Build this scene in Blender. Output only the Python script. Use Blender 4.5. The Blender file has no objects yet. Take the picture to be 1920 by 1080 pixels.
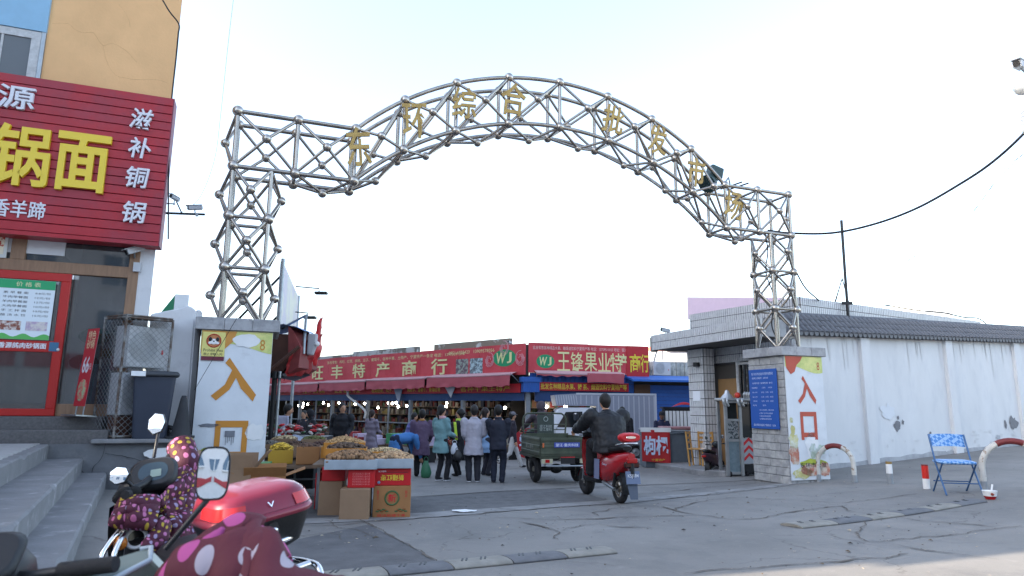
import bpy, math, random
from mathutils import Vector, Matrix, noise
random.seed(11)
R = math.radians
scene = bpy.context.scene
COL = scene.collection
# ------------------------------------------------------------------ camera, world, sun, exposure
cd = bpy.data.cameras.new('camera'); cam = bpy.data.objects.new('camera', cd); COL.objects.link(cam); scene.camera = cam
cd.sensor_width = 36.0; cd.lens = 36.0 * 1240 / 1920; cd.clip_start = .05; cd.clip_end = 3000
PITCH = math.atan2(222, 1240)
cam.matrix_world = Matrix.Translation((0, 0, 1.15)) @ Matrix.Rotation(math.pi / 2 + PITCH, 4, 'X') @ Matrix.Rotation(R(.5), 4, 'Z')
cd.dof.use_dof = True; cd.dof.focus_distance = 12.0; cd.dof.aperture_fstop = 5.0
SUN_EL, SUN_ROT = R(21), R(249)
world = bpy.data.worlds.new('World'); scene.world = world; world.use_nodes = True
_nt = world.node_tree
_sky = _nt.nodes.new('ShaderNodeTexSky'); _sky.sky_type = 'NISHITA'; _sky.sun_disc = False
_sky.sun_elevation = SUN_EL; _sky.sun_rotation = SUN_ROT; _sky.air_density = 1.0; _sky.dust_density = 2.2; _sky.ozone_density = 1.4
_bg = _nt.nodes['Background']; _bg.inputs[1].default_value = .13
_hs = _nt.nodes.new('ShaderNodeHueSaturation'); _hs.inputs['Saturation'].default_value = .80
_nt.links.new(_sky.outputs[0], _hs.inputs['Color']); _nt.links.new(_hs.outputs[0], _bg.inputs[0])
sl = bpy.data.lights.new('sun', 'SUN'); sl.energy = 3.2; sl.angle = R(.55); sl.color = (1, .86, .68)
sun = bpy.data.objects.new('sun', sl); COL.objects.link(sun)
_sd = Vector((math.sin(SUN_ROT) * math.cos(SUN_EL), math.cos(SUN_ROT) * math.cos(SUN_EL), math.sin(SUN_EL)))
sun.rotation_euler = _sd.to_track_quat('Z', 'Y').to_euler()
vs = scene.view_settings
vs.view_transform = 'Standard'; vs.look = 'None'; vs.gamma = 1; vs.use_curve_mapping = False
vs.exposure = 2.45
# ------------------------------------------------------------------ site frame
AX, AY = -4.62, 10.4
_a = R(20.8); UX, UY = math.cos(_a), math.sin(_a)
U = Vector((UX, UY, 0)); V = Vector((-UY, UX, 0)); Z = Vector((0, 0, 1)); X = Vector((1, 0, 0)); Y = Vector((0, 1, 0))
def W(s, t, z=0.): return Vector((AX + s * UX - t * UY, AY + s * UY + t * UX, z))
def smooth(a, b, v):
    k = min(max((v - a) / (b - a), 0), 1); return k * k * (3 - 2 * k)
def gz(x, y):
    t = min(x, 30) - 5
    d = (x + 5.44) * .882 + (y - 9.18) * .47
    return -.031 * min(max(y, -6), 70) + .0313 * (t + math.sqrt(t * t + 1)) + .28 * (1 - smooth(.2, 1.6, d)) * smooth(3.0, 6.0, y)
def G(x, y, dz=0.): return Vector((x, y, gz(x, y) + dz))
def GW(s, t, dz=0.):
    p = W(s, t); return G(p.x, p.y, dz)
def frame(o, x, y=None):
    x = Vector(x).normalized(); y = Vector((0, 0, 1)) if y is None else Vector(y).normalized(); z = x.cross(y).normalized(); y = z.cross(x)
    m = Matrix.Identity(4)
    for i in range(3): m[i][0] = x[i]; m[i][1] = y[i]; m[i][2] = z[i]; m[i][3] = o[i]
    return m
def lerp(a, b, k): return a + (b - a) * k
# ------------------------------------------------------------------ mesh builder
class MB:
    def __init__(s): s.v = []; s.f = []; s.sm = []; s.m = []; s.cm = 0; s.M = None
    def add(s, vs_, fs, smooth_=False):
        o = len(s.v)
        if s.M is not None: vs_ = [s.M @ Vector(p) for p in vs_]
        s.v.extend([tuple(p) for p in vs_])
        for f in fs: s.f.append([i + o for i in f]); s.sm.append(smooth_); s.m.append(s.cm)
        return s
    def quad(s, a, b, c, d): return s.add([a, b, c, d], [(0, 1, 2, 3)])
    def poly(s, pts): return s.add(pts, [tuple(range(len(pts)))])
    def box(s, x0, x1, y0, y1, z0, z1):
        return s.add([(x0, y0, z0), (x1, y0, z0), (x1, y1, z0), (x0, y1, z0), (x0, y0, z1), (x1, y0, z1), (x1, y1, z1), (x0, y1, z1)],
                     [(0, 3, 2, 1), (4, 5, 6, 7), (0, 1, 5, 4), (1, 2, 6, 5), (2, 3, 7, 6), (3, 0, 4, 7)])
    def cbox(s, c, sx, sy, sz): return s.box(c[0] - sx / 2, c[0] + sx / 2, c[1] - sy / 2, c[1] + sy / 2, c[2] - sz / 2, c[2] + sz / 2)
    def fbox(s, o, x, y, z):          # box from origin along three vectors
        o = Vector(o); x = Vector(x); y = Vector(y); z = Vector(z)
        if x.cross(y).dot(z) < 0: o = o + x; x = -x
        return s.add([o, o + x, o + x + y, o + y, o + z, o + x + z, o + x + y + z, o + y + z],
                     [(0, 3, 2, 1), (4, 5, 6, 7), (0, 1, 5, 4), (1, 2, 6, 5), (2, 3, 7, 6), (3, 0, 4, 7)])
    def prism(s, pts, d):             # planar polygon extruded by vector d
        n = len(pts); d = Vector(d); p = [Vector(q) for q in pts]
        nn = sum(((p[i] - p[0]).cross(p[(i + 1) % n] - p[0]) for i in range(1, n - 1)), Vector((0, 0, 0)))
        if nn.dot(d) > 0: p.reverse()
        q = [a + d for a in p]
        return s.add(p + q, [tuple(range(n)), tuple(range(2 * n - 1, n - 1, -1))] + [(i + n, (i + 1) % n + n, (i + 1) % n, i) for i in range(n)])
    def loft(s, rings, cap=True, closed=True, sm=True):
        n = len(rings[0]); vs_ = [p for r in rings for p in r]; fs = []
        for k in range(len(rings) - 1):
            for i in range(n if closed else n - 1):
                j = (i + 1) % n; fs.append((k * n + i, k * n + j, (k + 1) * n + j, (k + 1) * n + i))
        s.add(vs_, fs, sm)
        if cap: s.add(list(rings[0]), [tuple(range(n - 1, -1, -1))]); s.add(list(rings[-1]), [tuple(range(n))])
        return s
    def tube(s, pts, r, n=8, cap=True):
        pts = [Vector(p) for p in pts]; m = len(pts); rs = r if isinstance(r, (list, tuple)) else [r] * m
        rings = []; ref = None
        for i, p in enumerate(pts):
            d = (pts[min(i + 1, m - 1)] - pts[max(i - 1, 0)]).normalized()
            if ref is None: ref = d.orthogonal().normalized()
            ref = (ref - d * ref.dot(d)); ref = ref.normalized() if ref.length > 1e-6 else d.orthogonal().normalized()
            b = d.cross(ref)
            rings.append([p + (ref * math.cos(2 * math.pi * k / n) + b * math.sin(2 * math.pi * k / n)) * rs[i] for k in range(n)])
        return s.loft(rings, cap)
    def cyl(s, a, b, r, r2=None, n=12, cap=True): return s.tube([a, b], [r, r if r2 is None else r2], n, cap)
    def sph(s, c, r, n=10, m=6, sc=(1, 1, 1), rot=None):
        c = Vector(c); vs_ = []; fs = []
        def q(v):
            v = Vector((v[0] * sc[0], v[1] * sc[1], v[2] * sc[2])) * r
            if rot is not None: v = rot @ v
            return c + v
        vs_.append(q((0, 0, -1)))
        for j in range(1, m):
            a = -math.pi / 2 + math.pi * j / m
            for i in range(n): b = 2 * math.pi * i / n; vs_.append(q((math.cos(a) * math.cos(b), math.cos(a) * math.sin(b), math.sin(a))))
        vs_.append(q((0, 0, 1))); t = len(vs_) - 1
        for i in range(n):
            j = (i + 1) % n; fs.append((0, 1 + j, 1 + i)); fs.append((t, 1 + (m - 2) * n + i, 1 + (m - 2) * n + j))
            for k in range(m - 2): fs.append((1 + k * n + i, 1 + k * n + j, 1 + (k + 1) * n + j, 1 + (k + 1) * n + i))
        return s.add(vs_, fs, True)
    def lathe(s, prof, c=(0, 0, 0), ax=(0, 0, 1), n=20, sm=True, cap=True):
        c = Vector(c); ax = Vector(ax).normalized(); e = ax.orthogonal().normalized(); b = ax.cross(e)
        rings = [[c + ax * h + (e * math.cos(2 * math.pi * k / n) + b * math.sin(2 * math.pi * k / n)) * r for k in range(n)] for r, h in prof]
        return s.loft(rings, cap, sm=sm)
    def torus(s, c, ax, R_, r, n=28, m=10, sy=1.):
        c = Vector(c); ax = Vector(ax).normalized(); e = ax.orthogonal().normalized(); b = ax.cross(e); vs_ = []; fs = []
        for i in range(n):
            d = e * math.cos(2 * math.pi * i / n) + b * math.sin(2 * math.pi * i / n)
            for k in range(m): vs_.append(c + d * (R_ + r * math.cos(2 * math.pi * k / m)) + ax * r * sy * math.sin(2 * math.pi * k / m))
        for i in range(n):
            for k in range(m): fs.append((i * m + k, i * m + (k + 1) % m, ((i + 1) % n) * m + (k + 1) % m, ((i + 1) % n) * m + k))
        return s.add(vs_, [f[::-1] for f in fs], True)
    def grid(s, fn, nu, nv, sm=True):
        vs_ = [fn(i / nu, j / nv) for j in range(nv + 1) for i in range(nu + 1)]
        return s.add(vs_, [(j * (nu + 1) + i, j * (nu + 1) + i + 1, (j + 1) * (nu + 1) + i + 1, (j + 1) * (nu + 1) + i) for j in range(nv) for i in range(nu)], sm)
    def mesh(s, name, mt):
        me = bpy.data.meshes.new(name); me.from_pydata(s.v, [], s.f)
        me.polygons.foreach_set('use_smooth', s.sm)
        mts = mt if isinstance(mt, (list, tuple)) else [mt]
        for q in mts: me.materials.append(q)
        if len(mts) > 1: me.polygons.foreach_set('material_index', s.m)
        me.update(); return me
    def build(s, name, mt, parent=None, M=None, bevel=0, seg=1, **kw):
        return obj(name, s.mesh(name, mt), parent, M, bevel, seg, **kw)
def obj(name, me, parent=None, M=None, bevel=0, seg=1, label=None, cat=None, group=None, kind=None):
    o = bpy.data.objects.new(name, me); COL.objects.link(o)
    if parent is not None: o.parent = parent
    if M is not None: o.matrix_local = M if isinstance(M, Matrix) else Matrix.Translation(M)
    if bevel:
        b = o.modifiers.new('bevel', 'BEVEL'); b.width = bevel; b.segments = seg; b.limit_method = 'ANGLE'; b.angle_limit = R(38)
    tag(o, label, cat, group, kind); return o
def tag(o, label=None, cat=None, group=None, kind=None):
    if label: o['label'] = label
    if cat: o['category'] = cat
    if group: o['group'] = group
    if kind: o['kind'] = kind
    return o
def thing(name, label, cat, loc=(0, 0, 0), rot=0., group=None, M=None):
    o = bpy.data.objects.new(name, None); COL.objects.link(o); o.empty_display_size = .1
    o.matrix_world = M if M is not None else Matrix.Translation(loc) @ Matrix.Rotation(rot, 4, 'Z')
    return tag(o, label, cat, group)
def copy_tree(o, parent=None):
    c = o.copy(); COL.objects.link(c); c.parent = parent
    for ch in list(o.children): copy_tree(ch, c)
    return c
def bez(a, b, c, n=10): return [Vector(a) * (1 - k / n) ** 2 + Vector(b) * 2 * (k / n) * (1 - k / n) + Vector(c) * (k / n) ** 2 for k in range(n + 1)]
def crom(pts, n=6):
    p = [Vector(q) for q in pts]; p = [p[0] * 2 - p[1]] + p + [p[-1] * 2 - p[-2]]; out = []
    for i in range(1, len(p) - 2):
        for k in range(n):
            t = k / n; a, b, c, d = p[i - 1:i + 3]
            out.append(.5 * ((2 * b) + (c - a) * t + (2 * a - 5 * b + 4 * c - d) * t * t + (3 * b - a - 3 * c + d) * t ** 3))
    out.append(p[-2]); return out
# ------------------------------------------------------------------ text (converted to meshes at the end in one go)
_TX = []
def text(parent, name, body, o, x, w, h, mt, y=None, ext=.006, off=0., label=None, shear=0):
    _TX.append((parent, name, body, frame(o, x, y), w, h, mt, ext, off, label, shear))
def flush_text():
    tmp = []
    for t in _TX:
        c = bpy.data.curves.new('text', 'FONT'); c.body = t[2]; c.size = 1; c.resolution_u = 2; c.offset = t[8]; c.shear = t[10]; c.space_line = .95
        q = bpy.data.objects.new('text', c); COL.objects.link(q); tmp.append(q)
    dg = bpy.context.evaluated_depsgraph_get(); dg.update()
    for q, t in zip(tmp, _TX):
        parent, name, body, M, w, h, mt, ext, off, label, _ = t
        me = bpy.data.meshes.new_from_object(q.evaluated_get(dg)); me.name = name
        n = len(me.vertices)
        if n:
            co = [v.co.copy() for v in me.vertices]
            x0 = min(c.x for c in co); x1 = max(c.x for c in co); y0 = min(c.y for c in co); y1 = max(c.y for c in co)
            kx = w / (x1 - x0); ky = (h / (y1 - y0)) if h else kx
            vs_ = [Vector(((c.x - (x0 + x1) / 2) * kx, (c.y - (y0 + y1) / 2) * ky, 0)) for c in co]
            fs = [list(p.vertices) for p in me.polygons]
            m2 = MB(); m2.add([v + Vector((0, 0, ext)) for v in vs_], fs)
            if ext > .012:           # raised letters get sides
                cnt = {}
                for f in fs:
                    for i in range(len(f)): cnt[(f[i], f[(i + 1) % len(f)])] = 1
                edge = [(a, b) for (a, b) in cnt if (b, a) not in cnt]
                for a, b in edge: m2.add([vs_[a], vs_[b], vs_[b] + Vector((0, 0, ext)), vs_[a] + Vector((0, 0, ext))], [(0, 1, 2, 3)])
            obj(name, m2.mesh(name, mt), parent, M, label=label, kind='stuff' if name.endswith(('letters', '_line')) else None)
        bpy.data.meshes.remove(me)
    for q in tmp:
        c = q.data; bpy.data.objects.remove(q); bpy.data.curves.remove(c)
# ------------------------------------------------------------------ materials
def hexc(h):
    h = h.lstrip('#'); c = [int(h[i:i + 2], 16) / 255 for i in (0, 2, 4)]
    return tuple(x / 12.92 if x <= .04045 else ((x + .055) / 1.055) ** 2.4 for x in c) + (1,)
_MC = {}
_TC = {}
def mat(name, col, rough=.6, metal=0., var=0., vs_=6., bump=0., bs=30., col2=None, mixs=3., mixlo=.45, mixhi=.6, emit=0., alpha=1., trans=0., ior=1.45, coat=0., stretch=None, spec=.5, bd=.01, wave=0, wbump=0):
    if name in _MC: return _MC[name]
    m = bpy.data.materials.new(name); m.use_nodes = True; nt = m.node_tree; b = nt.nodes['Principled BSDF']; L = nt.links.new
    c = hexc(col) if isinstance(col, str) else tuple(col) + (1,) * (4 - len(col))
    _TC[name] = c
    b.inputs['Roughness'].default_value = rough; b.inputs['Metallic'].default_value = metal; b.inputs['IOR'].default_value = ior
    b.inputs['Specular IOR Level'].default_value = spec
    if coat: b.inputs['Coat Weight'].default_value = coat; b.inputs['Coat Roughness'].default_value = .08
    if trans: b.inputs['Transmission Weight'].default_value = trans
    if alpha < 1: b.inputs['Alpha'].default_value = alpha
    tc = nt.nodes.new('ShaderNodeTexCoord'); vec = tc.outputs['Object']
    if stretch:
        mp = nt.nodes.new('ShaderNodeMapping'); mp.inputs['Scale'].default_value = stretch; L(vec, mp.inputs[0]); vec = mp.outputs[0]
    out = None
    def nz(sc, det=4, ro=.6):
        n = nt.nodes.new('ShaderNodeTexNoise'); n.inputs['Scale'].default_value = sc; n.inputs['Detail'].default_value = det; n.inputs['Roughness'].default_value = ro; L(vec, n.inputs['Vector']); return n.outputs['Fac']
    def rgb(cc):
        n = nt.nodes.new('ShaderNodeRGB'); n.outputs[0].default_value = cc; return n.outputs[0]
    if col2 is not None:
        r = nt.nodes.new('ShaderNodeMapRange'); r.inputs['From Min'].default_value = mixlo; r.inputs['From Max'].default_value = mixhi; L(nz(mixs, 6, .65), r.inputs['Value'])
        mx = nt.nodes.new('ShaderNodeMix'); mx.data_type = 'RGBA'; mx.inputs['A'].default_value = c
        mx.inputs['B'].default_value = hexc(col2) if isinstance(col2, str) else tuple(col2) + (1,) * (4 - len(col2)); L(r.outputs[0], mx.inputs['Factor']); out = mx.outputs['Result']
    if var:
        r = nt.nodes.new('ShaderNodeMapRange'); r.inputs['From Min'].default_value = .25; r.inputs['From Max'].default_value = .75
        r.inputs['To Min'].default_value = 1 - var; r.inputs['To Max'].default_value = 1 + var; L(nz(vs_, 5, .6), r.inputs['Value'])
        mx = nt.nodes.new('ShaderNodeMix'); mx.data_type = 'RGBA'; mx.blend_type = 'MULTIPLY'; mx.inputs['Factor'].default_value = 1
        L(out if out else rgb(c), mx.inputs['A']); L(r.outputs[0], mx.inputs['B']); out = mx.outputs['Result']
    if out: L(out, b.inputs['Base Color'])
    else: b.inputs['Base Color'].default_value = c
    if emit: b.inputs['Emission Color'].default_value = c; b.inputs['Emission Strength'].default_value = emit
    if bump or wbump:
        bp = nt.nodes.new('ShaderNodeBump'); bp.inputs['Strength'].default_value = max(bump, wbump); bp.inputs['Distance'].default_value = bd
        if wbump:
            wv = nt.nodes.new('ShaderNodeTexWave'); wv.wave_type = 'BANDS'; wv.bands_direction = 'Z'; wv.wave_profile = 'SIN'; wv.inputs['Scale'].default_value = wave; wv.inputs['Distortion'].default_value = 1.2; wv.inputs['Detail Scale'].default_value = 1.5
            L(vec, wv.inputs[0]); L(wv.outputs['Fac'], bp.inputs['Height'])
        else: L(nz(bs, 4), bp.inputs['Height'])
        L(bp.outputs[0], b.inputs['Normal'])
    _MC[name] = m; return m
STEEL = mat('stainless steel', (.38, .345, .305), .27, 1., var=.3, vs_=2.2, col2=(.17, .115, .075), mixs=3.5, mixlo=.6, mixhi=.78)
STEELB = mat('stainless ball', (.43, .39, .345), .24, 1., var=.2, vs_=5)
CHROME = mat('chrome', (.75, .75, .76), .08, 1.)
GALV = mat('galvanised steel', '#9aa0a4', .42, .85, var=.15, vs_=9)
BLACKM = mat('black painted metal', '#1c1d20', .45, 0, var=.1)
DARKP = mat('dark plastic', '#191a1d', .5)
RUBBER = mat('tyre rubber', '#232325', .85, var=.2, vs_=12, bump=.3, bs=60)
WHITE = mat('white paint', '#dfe0e0', .5, var=.05)
GLASS = mat('glass', (.9, .95, .95), .02, trans=1.)
DGLASS = mat('dark glass', (.015, .018, .02), .05)
WIRE = mat('wire', '#1a1b20', .6)
SKIN = mat('skin', '#b98a6e', .5, var=.06)
HAIR = mat('hair', '#14110f', .55)
GOLD = mat('gold lettering', '#b39455', .45, .35, col2='#7d6133', mixs=4, mixlo=.45, mixhi=.75)
RED = mat('red paint', '#b01d22', .4)
BLUEP = mat('blue painted steel', '#2a5fae', .45, var=.12)
CARD = mat('cardboard', '#8a7058', .8, var=.08, bump=.15, bs=40)
CARDD = mat('brown cardboard', '#976b42', .8, var=.08)
CREAM = mat('cream print', '#e4dcae', .6)
YEL = mat('yellow sign letters', '#e3c21c', .35, coat=.3)
PAPER = mat('white print', '#e8eaee', .6)
INK = mat('black print', '#26272a', .7)
REDP = mat('red print', '#c4242a', .6)
# ================================================================== GROUND
def ground_material():
    m = bpy.data.materials.new('worn concrete paving'); m.use_nodes = True; nt = m.node_tree; L = nt.links.new; b = nt.nodes['Principled BSDF']
    tc = nt.nodes.new('ShaderNodeTexCoord')
    def nz(sc, det=5, ro=.6, w=None):
        n = nt.nodes.new('ShaderNodeTexNoise'); n.inputs['Scale'].default_value = sc; n.inputs['Detail'].default_value = det; n.inputs['Roughness'].default_value = ro; L(tc.outputs['Object'], n.inputs['Vector']); return n
    def mr(v, a, c, d, e):
        r = nt.nodes.new('ShaderNodeMapRange'); r.inputs[1].default_value = a; r.inputs[2].default_value = c; r.inputs[3].default_value = d; r.inputs[4].default_value = e; L(v, r.inputs[0]); return r.outputs[0]
    def mix(f, A, B, bt='MIX'):
        x = nt.nodes.new('ShaderNodeMix'); x.data_type = 'RGBA'; x.blend_type = bt
        for k, q in (('Factor', f), ('A', A), ('B', B)):
            if isinstance(q, (int, float)): x.inputs[k].default_value = q
            elif isinstance(q, tuple): x.inputs[k].default_value = q
            else: L(q, x.inputs[k])
        return x.outputs['Result']
    base = mix(mr(nz(.35, 6).outputs[0], .35, .65, 0, 1), (.158, .150, .141, 1), (.222, .211, .197, 1))
    base = mix(mr(nz(1.7, 6, .7).outputs[0], .5, .72, 0, .55), base, (.105, .104, .106, 1))
    base = mix(mr(nz(5, 6, .7).outputs[0], .58, .75, 0, .4), base, (.29, .28, .265, 1)); base = mix(mr(nz(.9, 3, .5).outputs[0], .62, .72, 0, .5), base, (.095, .092, .09, 1)); base = mix(mr(nz(22, 4, .7).outputs[0], .6, .72, 0, .35), base, (.1, .098, .095, 1))
    sp_ = nz(90, 2); base = mix(mr(sp_.outputs[0], .62, .75, 0, .35), base, (.33, .32, .31, 1)); base = mix(mr(nz(140, 2).outputs[0], .62, .72, 0, .4), base, (.05, .05, .05, 1))
    # hairline cracks
    wn = nz(1.3, 4); v = nt.nodes.new('ShaderNodeVectorMath'); v.operation = 'MULTIPLY_ADD'; v.inputs[1].default_value = (.9, .9, 0); L(wn.outputs['Color'], v.inputs[0]); L(tc.outputs['Object'], v.inputs[2])
    vo = nt.nodes.new('ShaderNodeTexVoronoi'); vo.feature = 'DISTANCE_TO_EDGE'; vo.inputs['Scale'].default_value = .42; L(v.outputs[0], vo.inputs['Vector'])
    ck = mr(vo.outputs[0], 0, .006, 1, 0); msk = mr(nz(.5).outputs[0], .46, .6, 0, .75)
    mm = nt.nodes.new('ShaderNodeMath'); mm.operation = 'MULTIPLY'; L(ck, mm.inputs[0]); L(msk, mm.inputs[1])
    base = mix(mm.outputs[0], base, (.06, .05, .042, 1))
    L(base, b.inputs['Base Color']); b.inputs['Roughness'].default_value = .82
    bp = nt.nodes.new('ShaderNodeBump'); bp.inputs['Strength'].default_value = .35; bp.inputs['Distance'].default_value = .01; L(nz(45, 5, .7).outputs[0], bp.inputs['Height']); L(bp.outputs[0], b.inputs['Normal'])
    return m
GROUNDM = ground_material()
def axis(a0, a1, b0, b1, step, grow=1.6):
    v = [b0 + i * step for i in range(int(round((b1 - b0) / step)) + 1)]
    d = step; x = b1
    while x < a1: d *= grow; x += d; v.append(min(x, a1))
    d = step; x = b0
    while x > a0: d *= grow; x -= d; v.insert(0, max(x, a0))
    return v
xs = axis(-400, 400, -9, 14, .2); ys = axis(-300, 700, 0, 24, .2)
mb = MB(); nx = len(xs)
mb.add([(x, y, gz(x, y) + .012 * noise.noise((x * .6, y * .6, 0)) * (1 if abs(x) < 20 and 0 < y < 30 else 0)) for y in ys for x in xs],
       [(j * nx + i, j * nx + i + 1, (j + 1) * nx + i + 1, (j + 1) * nx + i) for j in range(len(ys) - 1) for i in range(nx - 1)], True)
GROUND = mb.build('ground', GROUNDM, kind='structure')
def gzn(x, y): return gz(x, y) + .012 * noise.noise((x * .6, y * .6, 0))
def strip_mesh(lo, hi, n, dz):
    def at(l, k):
        k *= len(l) - 1; i = min(int(k), len(l) - 2); f = k - i
        return lerp(l[i][0], l[i + 1][0], f), lerp(l[i][1], l[i + 1][1], f)
    m = MB()
    def fn(a, b):
        p = at(lo, a); q = at(hi, a); x = lerp(p[0], q[0], b); y = lerp(p[1], q[1], b); return (x, y, gzn(x, y) + dz)
    return m.grid(fn, n, max(2, n // 12))
strip_mesh([(-2.61, 8.15), (-1.34, 8.75), (-.49, 9.25), (.77, 10.25), (1.98, 10.95), (5.85, 14.05)],
           [(-2.69, 8.62), (-1.49, 9.25), (-.45, 9.85), (.85, 10.8), (2.17, 11.6), (6.05, 14.6)], 90, .006).build('concrete_strip',
    mat('weathered pale concrete', (.23, .225, .22), .85, var=.25, vs_=3, col2=(.10, .10, .10), mixs=2.2, mixlo=.52, mixhi=.7, bump=.4, bs=40), kind='structure')
strip_mesh([(-2.69, 8.64), (-1.49, 9.27), (-.45, 9.87), (.85, 10.82), (1.6, 11.3)], [(-3.2, 10.12), (-1.76, 11.32), (-.6, 12.1), (.44, 12.9), (1.0, 13.3)], 60, .005).build('asphalt_strip',
    mat('rough grey asphalt', (.115, .113, .113), .95, var=.3, vs_=5, bump=.9, bs=70), kind='structure')
strip_mesh([(-2.27, 6.95), (-1.9, 6.1), (-1.57, 5.25)], [(-1.69, 8.25), (-1.1, 7.1), (-.6, 6.0)], 60, .005).build('asphalt_patch', mat('asphalt patch', (.105, .104, .107), .9, var=.25, vs_=4, bump=.7, bs=60), kind='structure')
CR= [[(-0.34, 9.05), (0.13, 8.85), (0.8, 8.75), (1.41, 9.05), (2.03, 9.2), (2.48, 9.35)], [(0.1, 8.6), (0.31, 8.3), (0.47, 7.95), (0.53, 7.8), (0.48, 7.3)], [(0.57, 7.9), (0.81, 8.3), (1.03, 8.35), (1.27, 8.2), (1.7, 8.1)], [(1.13, 9.15), (1.14, 9.5), (1.44, 10.0), (1.97, 10.45), (2.29, 10.35), (2.42, 9.6), (2.87, 8.9), (3.12, 8.95), (4.14, 9.85)], [(2.38, 9.8), (2.65, 10.5), (3.24, 11.35), (3.91, 11.7), (4.69, 11.3)], [(1.41, 5.65), (1.62, 5.75), (1.92, 5.85), (2.26, 6.0), (2.53, 6.1), (2.74, 6.2), (3.12, 6.3), (3.78, 6.55)], [(4.61, 11.35), (5.15, 10.85), (5.92, 11.05), (6.78, 11.5)], [(3.92, 9.7), (4.48, 10.1), (5.18, 10.55)], [(5.02, 10.5), (4.86, 9.9), (4.87, 9.6)], [(4.66, 9.0), (4.22, 8.35), (3.84, 7.7), (3.74, 7.3), (4.02, 7.35)], [(3.99, 7.3), (4.41, 7.5), (4.98, 7.75), (5.41, 7.95), (6.02, 8.1)], [(5.06, 9.2), (5.19, 8.7), (5.57, 8.3), (5.66, 8.05)], [(3.93, 7.05), (4.0, 6.8), (4.22, 6.55), (4.4, 6.3)], [(-2.24, 8.5), (-1.96, 7.95), (-1.75, 7.85), (-1.48, 7.45), (-1.42, 7.3)], [(-2.29, 7.35), (-2.13, 7.45), (-2.03, 7.6), (-1.85, 7.45), (-1.75, 7.15)], [(-1.89, 8.7), (-1.17, 7.25), (-0.6, 6.0)], [(-2.56, 8.0), (-1.99, 8.2), (-1.34, 8.75), (-0.49, 9.25), (0.77, 10.25), (1.98, 10.95), (3.83, 12.55), (5.85, 14.05)], [(0.04, 14.65), (0.66, 15.9), (1.34, 16.65)], [(-1.29, 15.55), (-0.62, 15.3)], [(2.07, 11.95), (3.58, 13.4), (5.27, 14.6)]]
mb = MB()
for c in CR:
    pts = []
    for (x0, y0), (x1, y1) in zip(c, c[1:]):
        n = max(2, int(math.hypot(x1 - x0, y1 - y0) / .05))
        pts += [(lerp(x0, x1, k / n), lerp(y0, y1, k / n)) for k in range(n)]
    pts.append(c[-1]); row = []
    for i, (x, y) in enumerate(pts):
        e = min(i, len(pts) - 1 - i) / 6
        x += .07 * noise.noise((x * 3, y * 3, 1)) + .02 * noise.noise((x * 14, y * 14, 1)); y += .09 * noise.noise((x * 3, y * 3, 5)) + .03 * noise.noise((x * 14, y * 14, 8))
        w = (.004 + .022 * max(0, noise.noise((x * 2, y * 2, 9))) + .014 * abs(noise.noise((x * 9, y * 9, 3)))) * min(1, .2 + e)
        row.append((Vector((x, y, 0)), w))
    vs2 = []
    for i, (p, w) in enumerate(row):
        d = (row[min(i + 1, len(row) - 1)][0] - row[max(i - 1, 0)][0]).normalized(); nn = Vector((-d.y, d.x, 0))
        for k in (-1, 1):
            q = p + nn * w * k; vs2.append((q.x, q.y, gzn(q.x, q.y) + .009))
    mb.add(vs2, [(2 * i, 2 * i + 1, 2 * i + 3, 2 * i + 2) for i in range(len(row) - 1)])
CRK = mb.build('paving_cracks', mat('dirt in cracks', (.105, .09, .076), .95, var=.5, vs_=14), kind='structure')
# gate track let into the ground
rl = [(-3.23, 10.15), (-1.76, 11.35), (.44, 12.95), (2.47, 14.0), (6.67, 15.9)]
mb = MB(); pts = crom([(x, y, 0) for x, y in rl], 14)
for off, w, dz in ((0, .03, .008),):
    vs2 = []
    for i, p in enumerate(pts):
        d = (pts[min(i + 1, len(pts) - 1)] - pts[max(i - 1, 0)]).normalized(); nn = Vector((-d.y, d.x, 0))
        for k in (-1, 1): q = p + nn * w * k; vs2.append((q.x, q.y, gzn(q.x, q.y) + dz))
    mb.add(vs2, [(2 * i, 2 * i + 1, 2 * i + 3, 2 * i + 2) for i in range(len(pts) - 1)])
mb.build('gate_track', mat('rusty track', (.06, .05, .045), .7, .3, var=.3, vs_=8), kind='structure')
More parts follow.
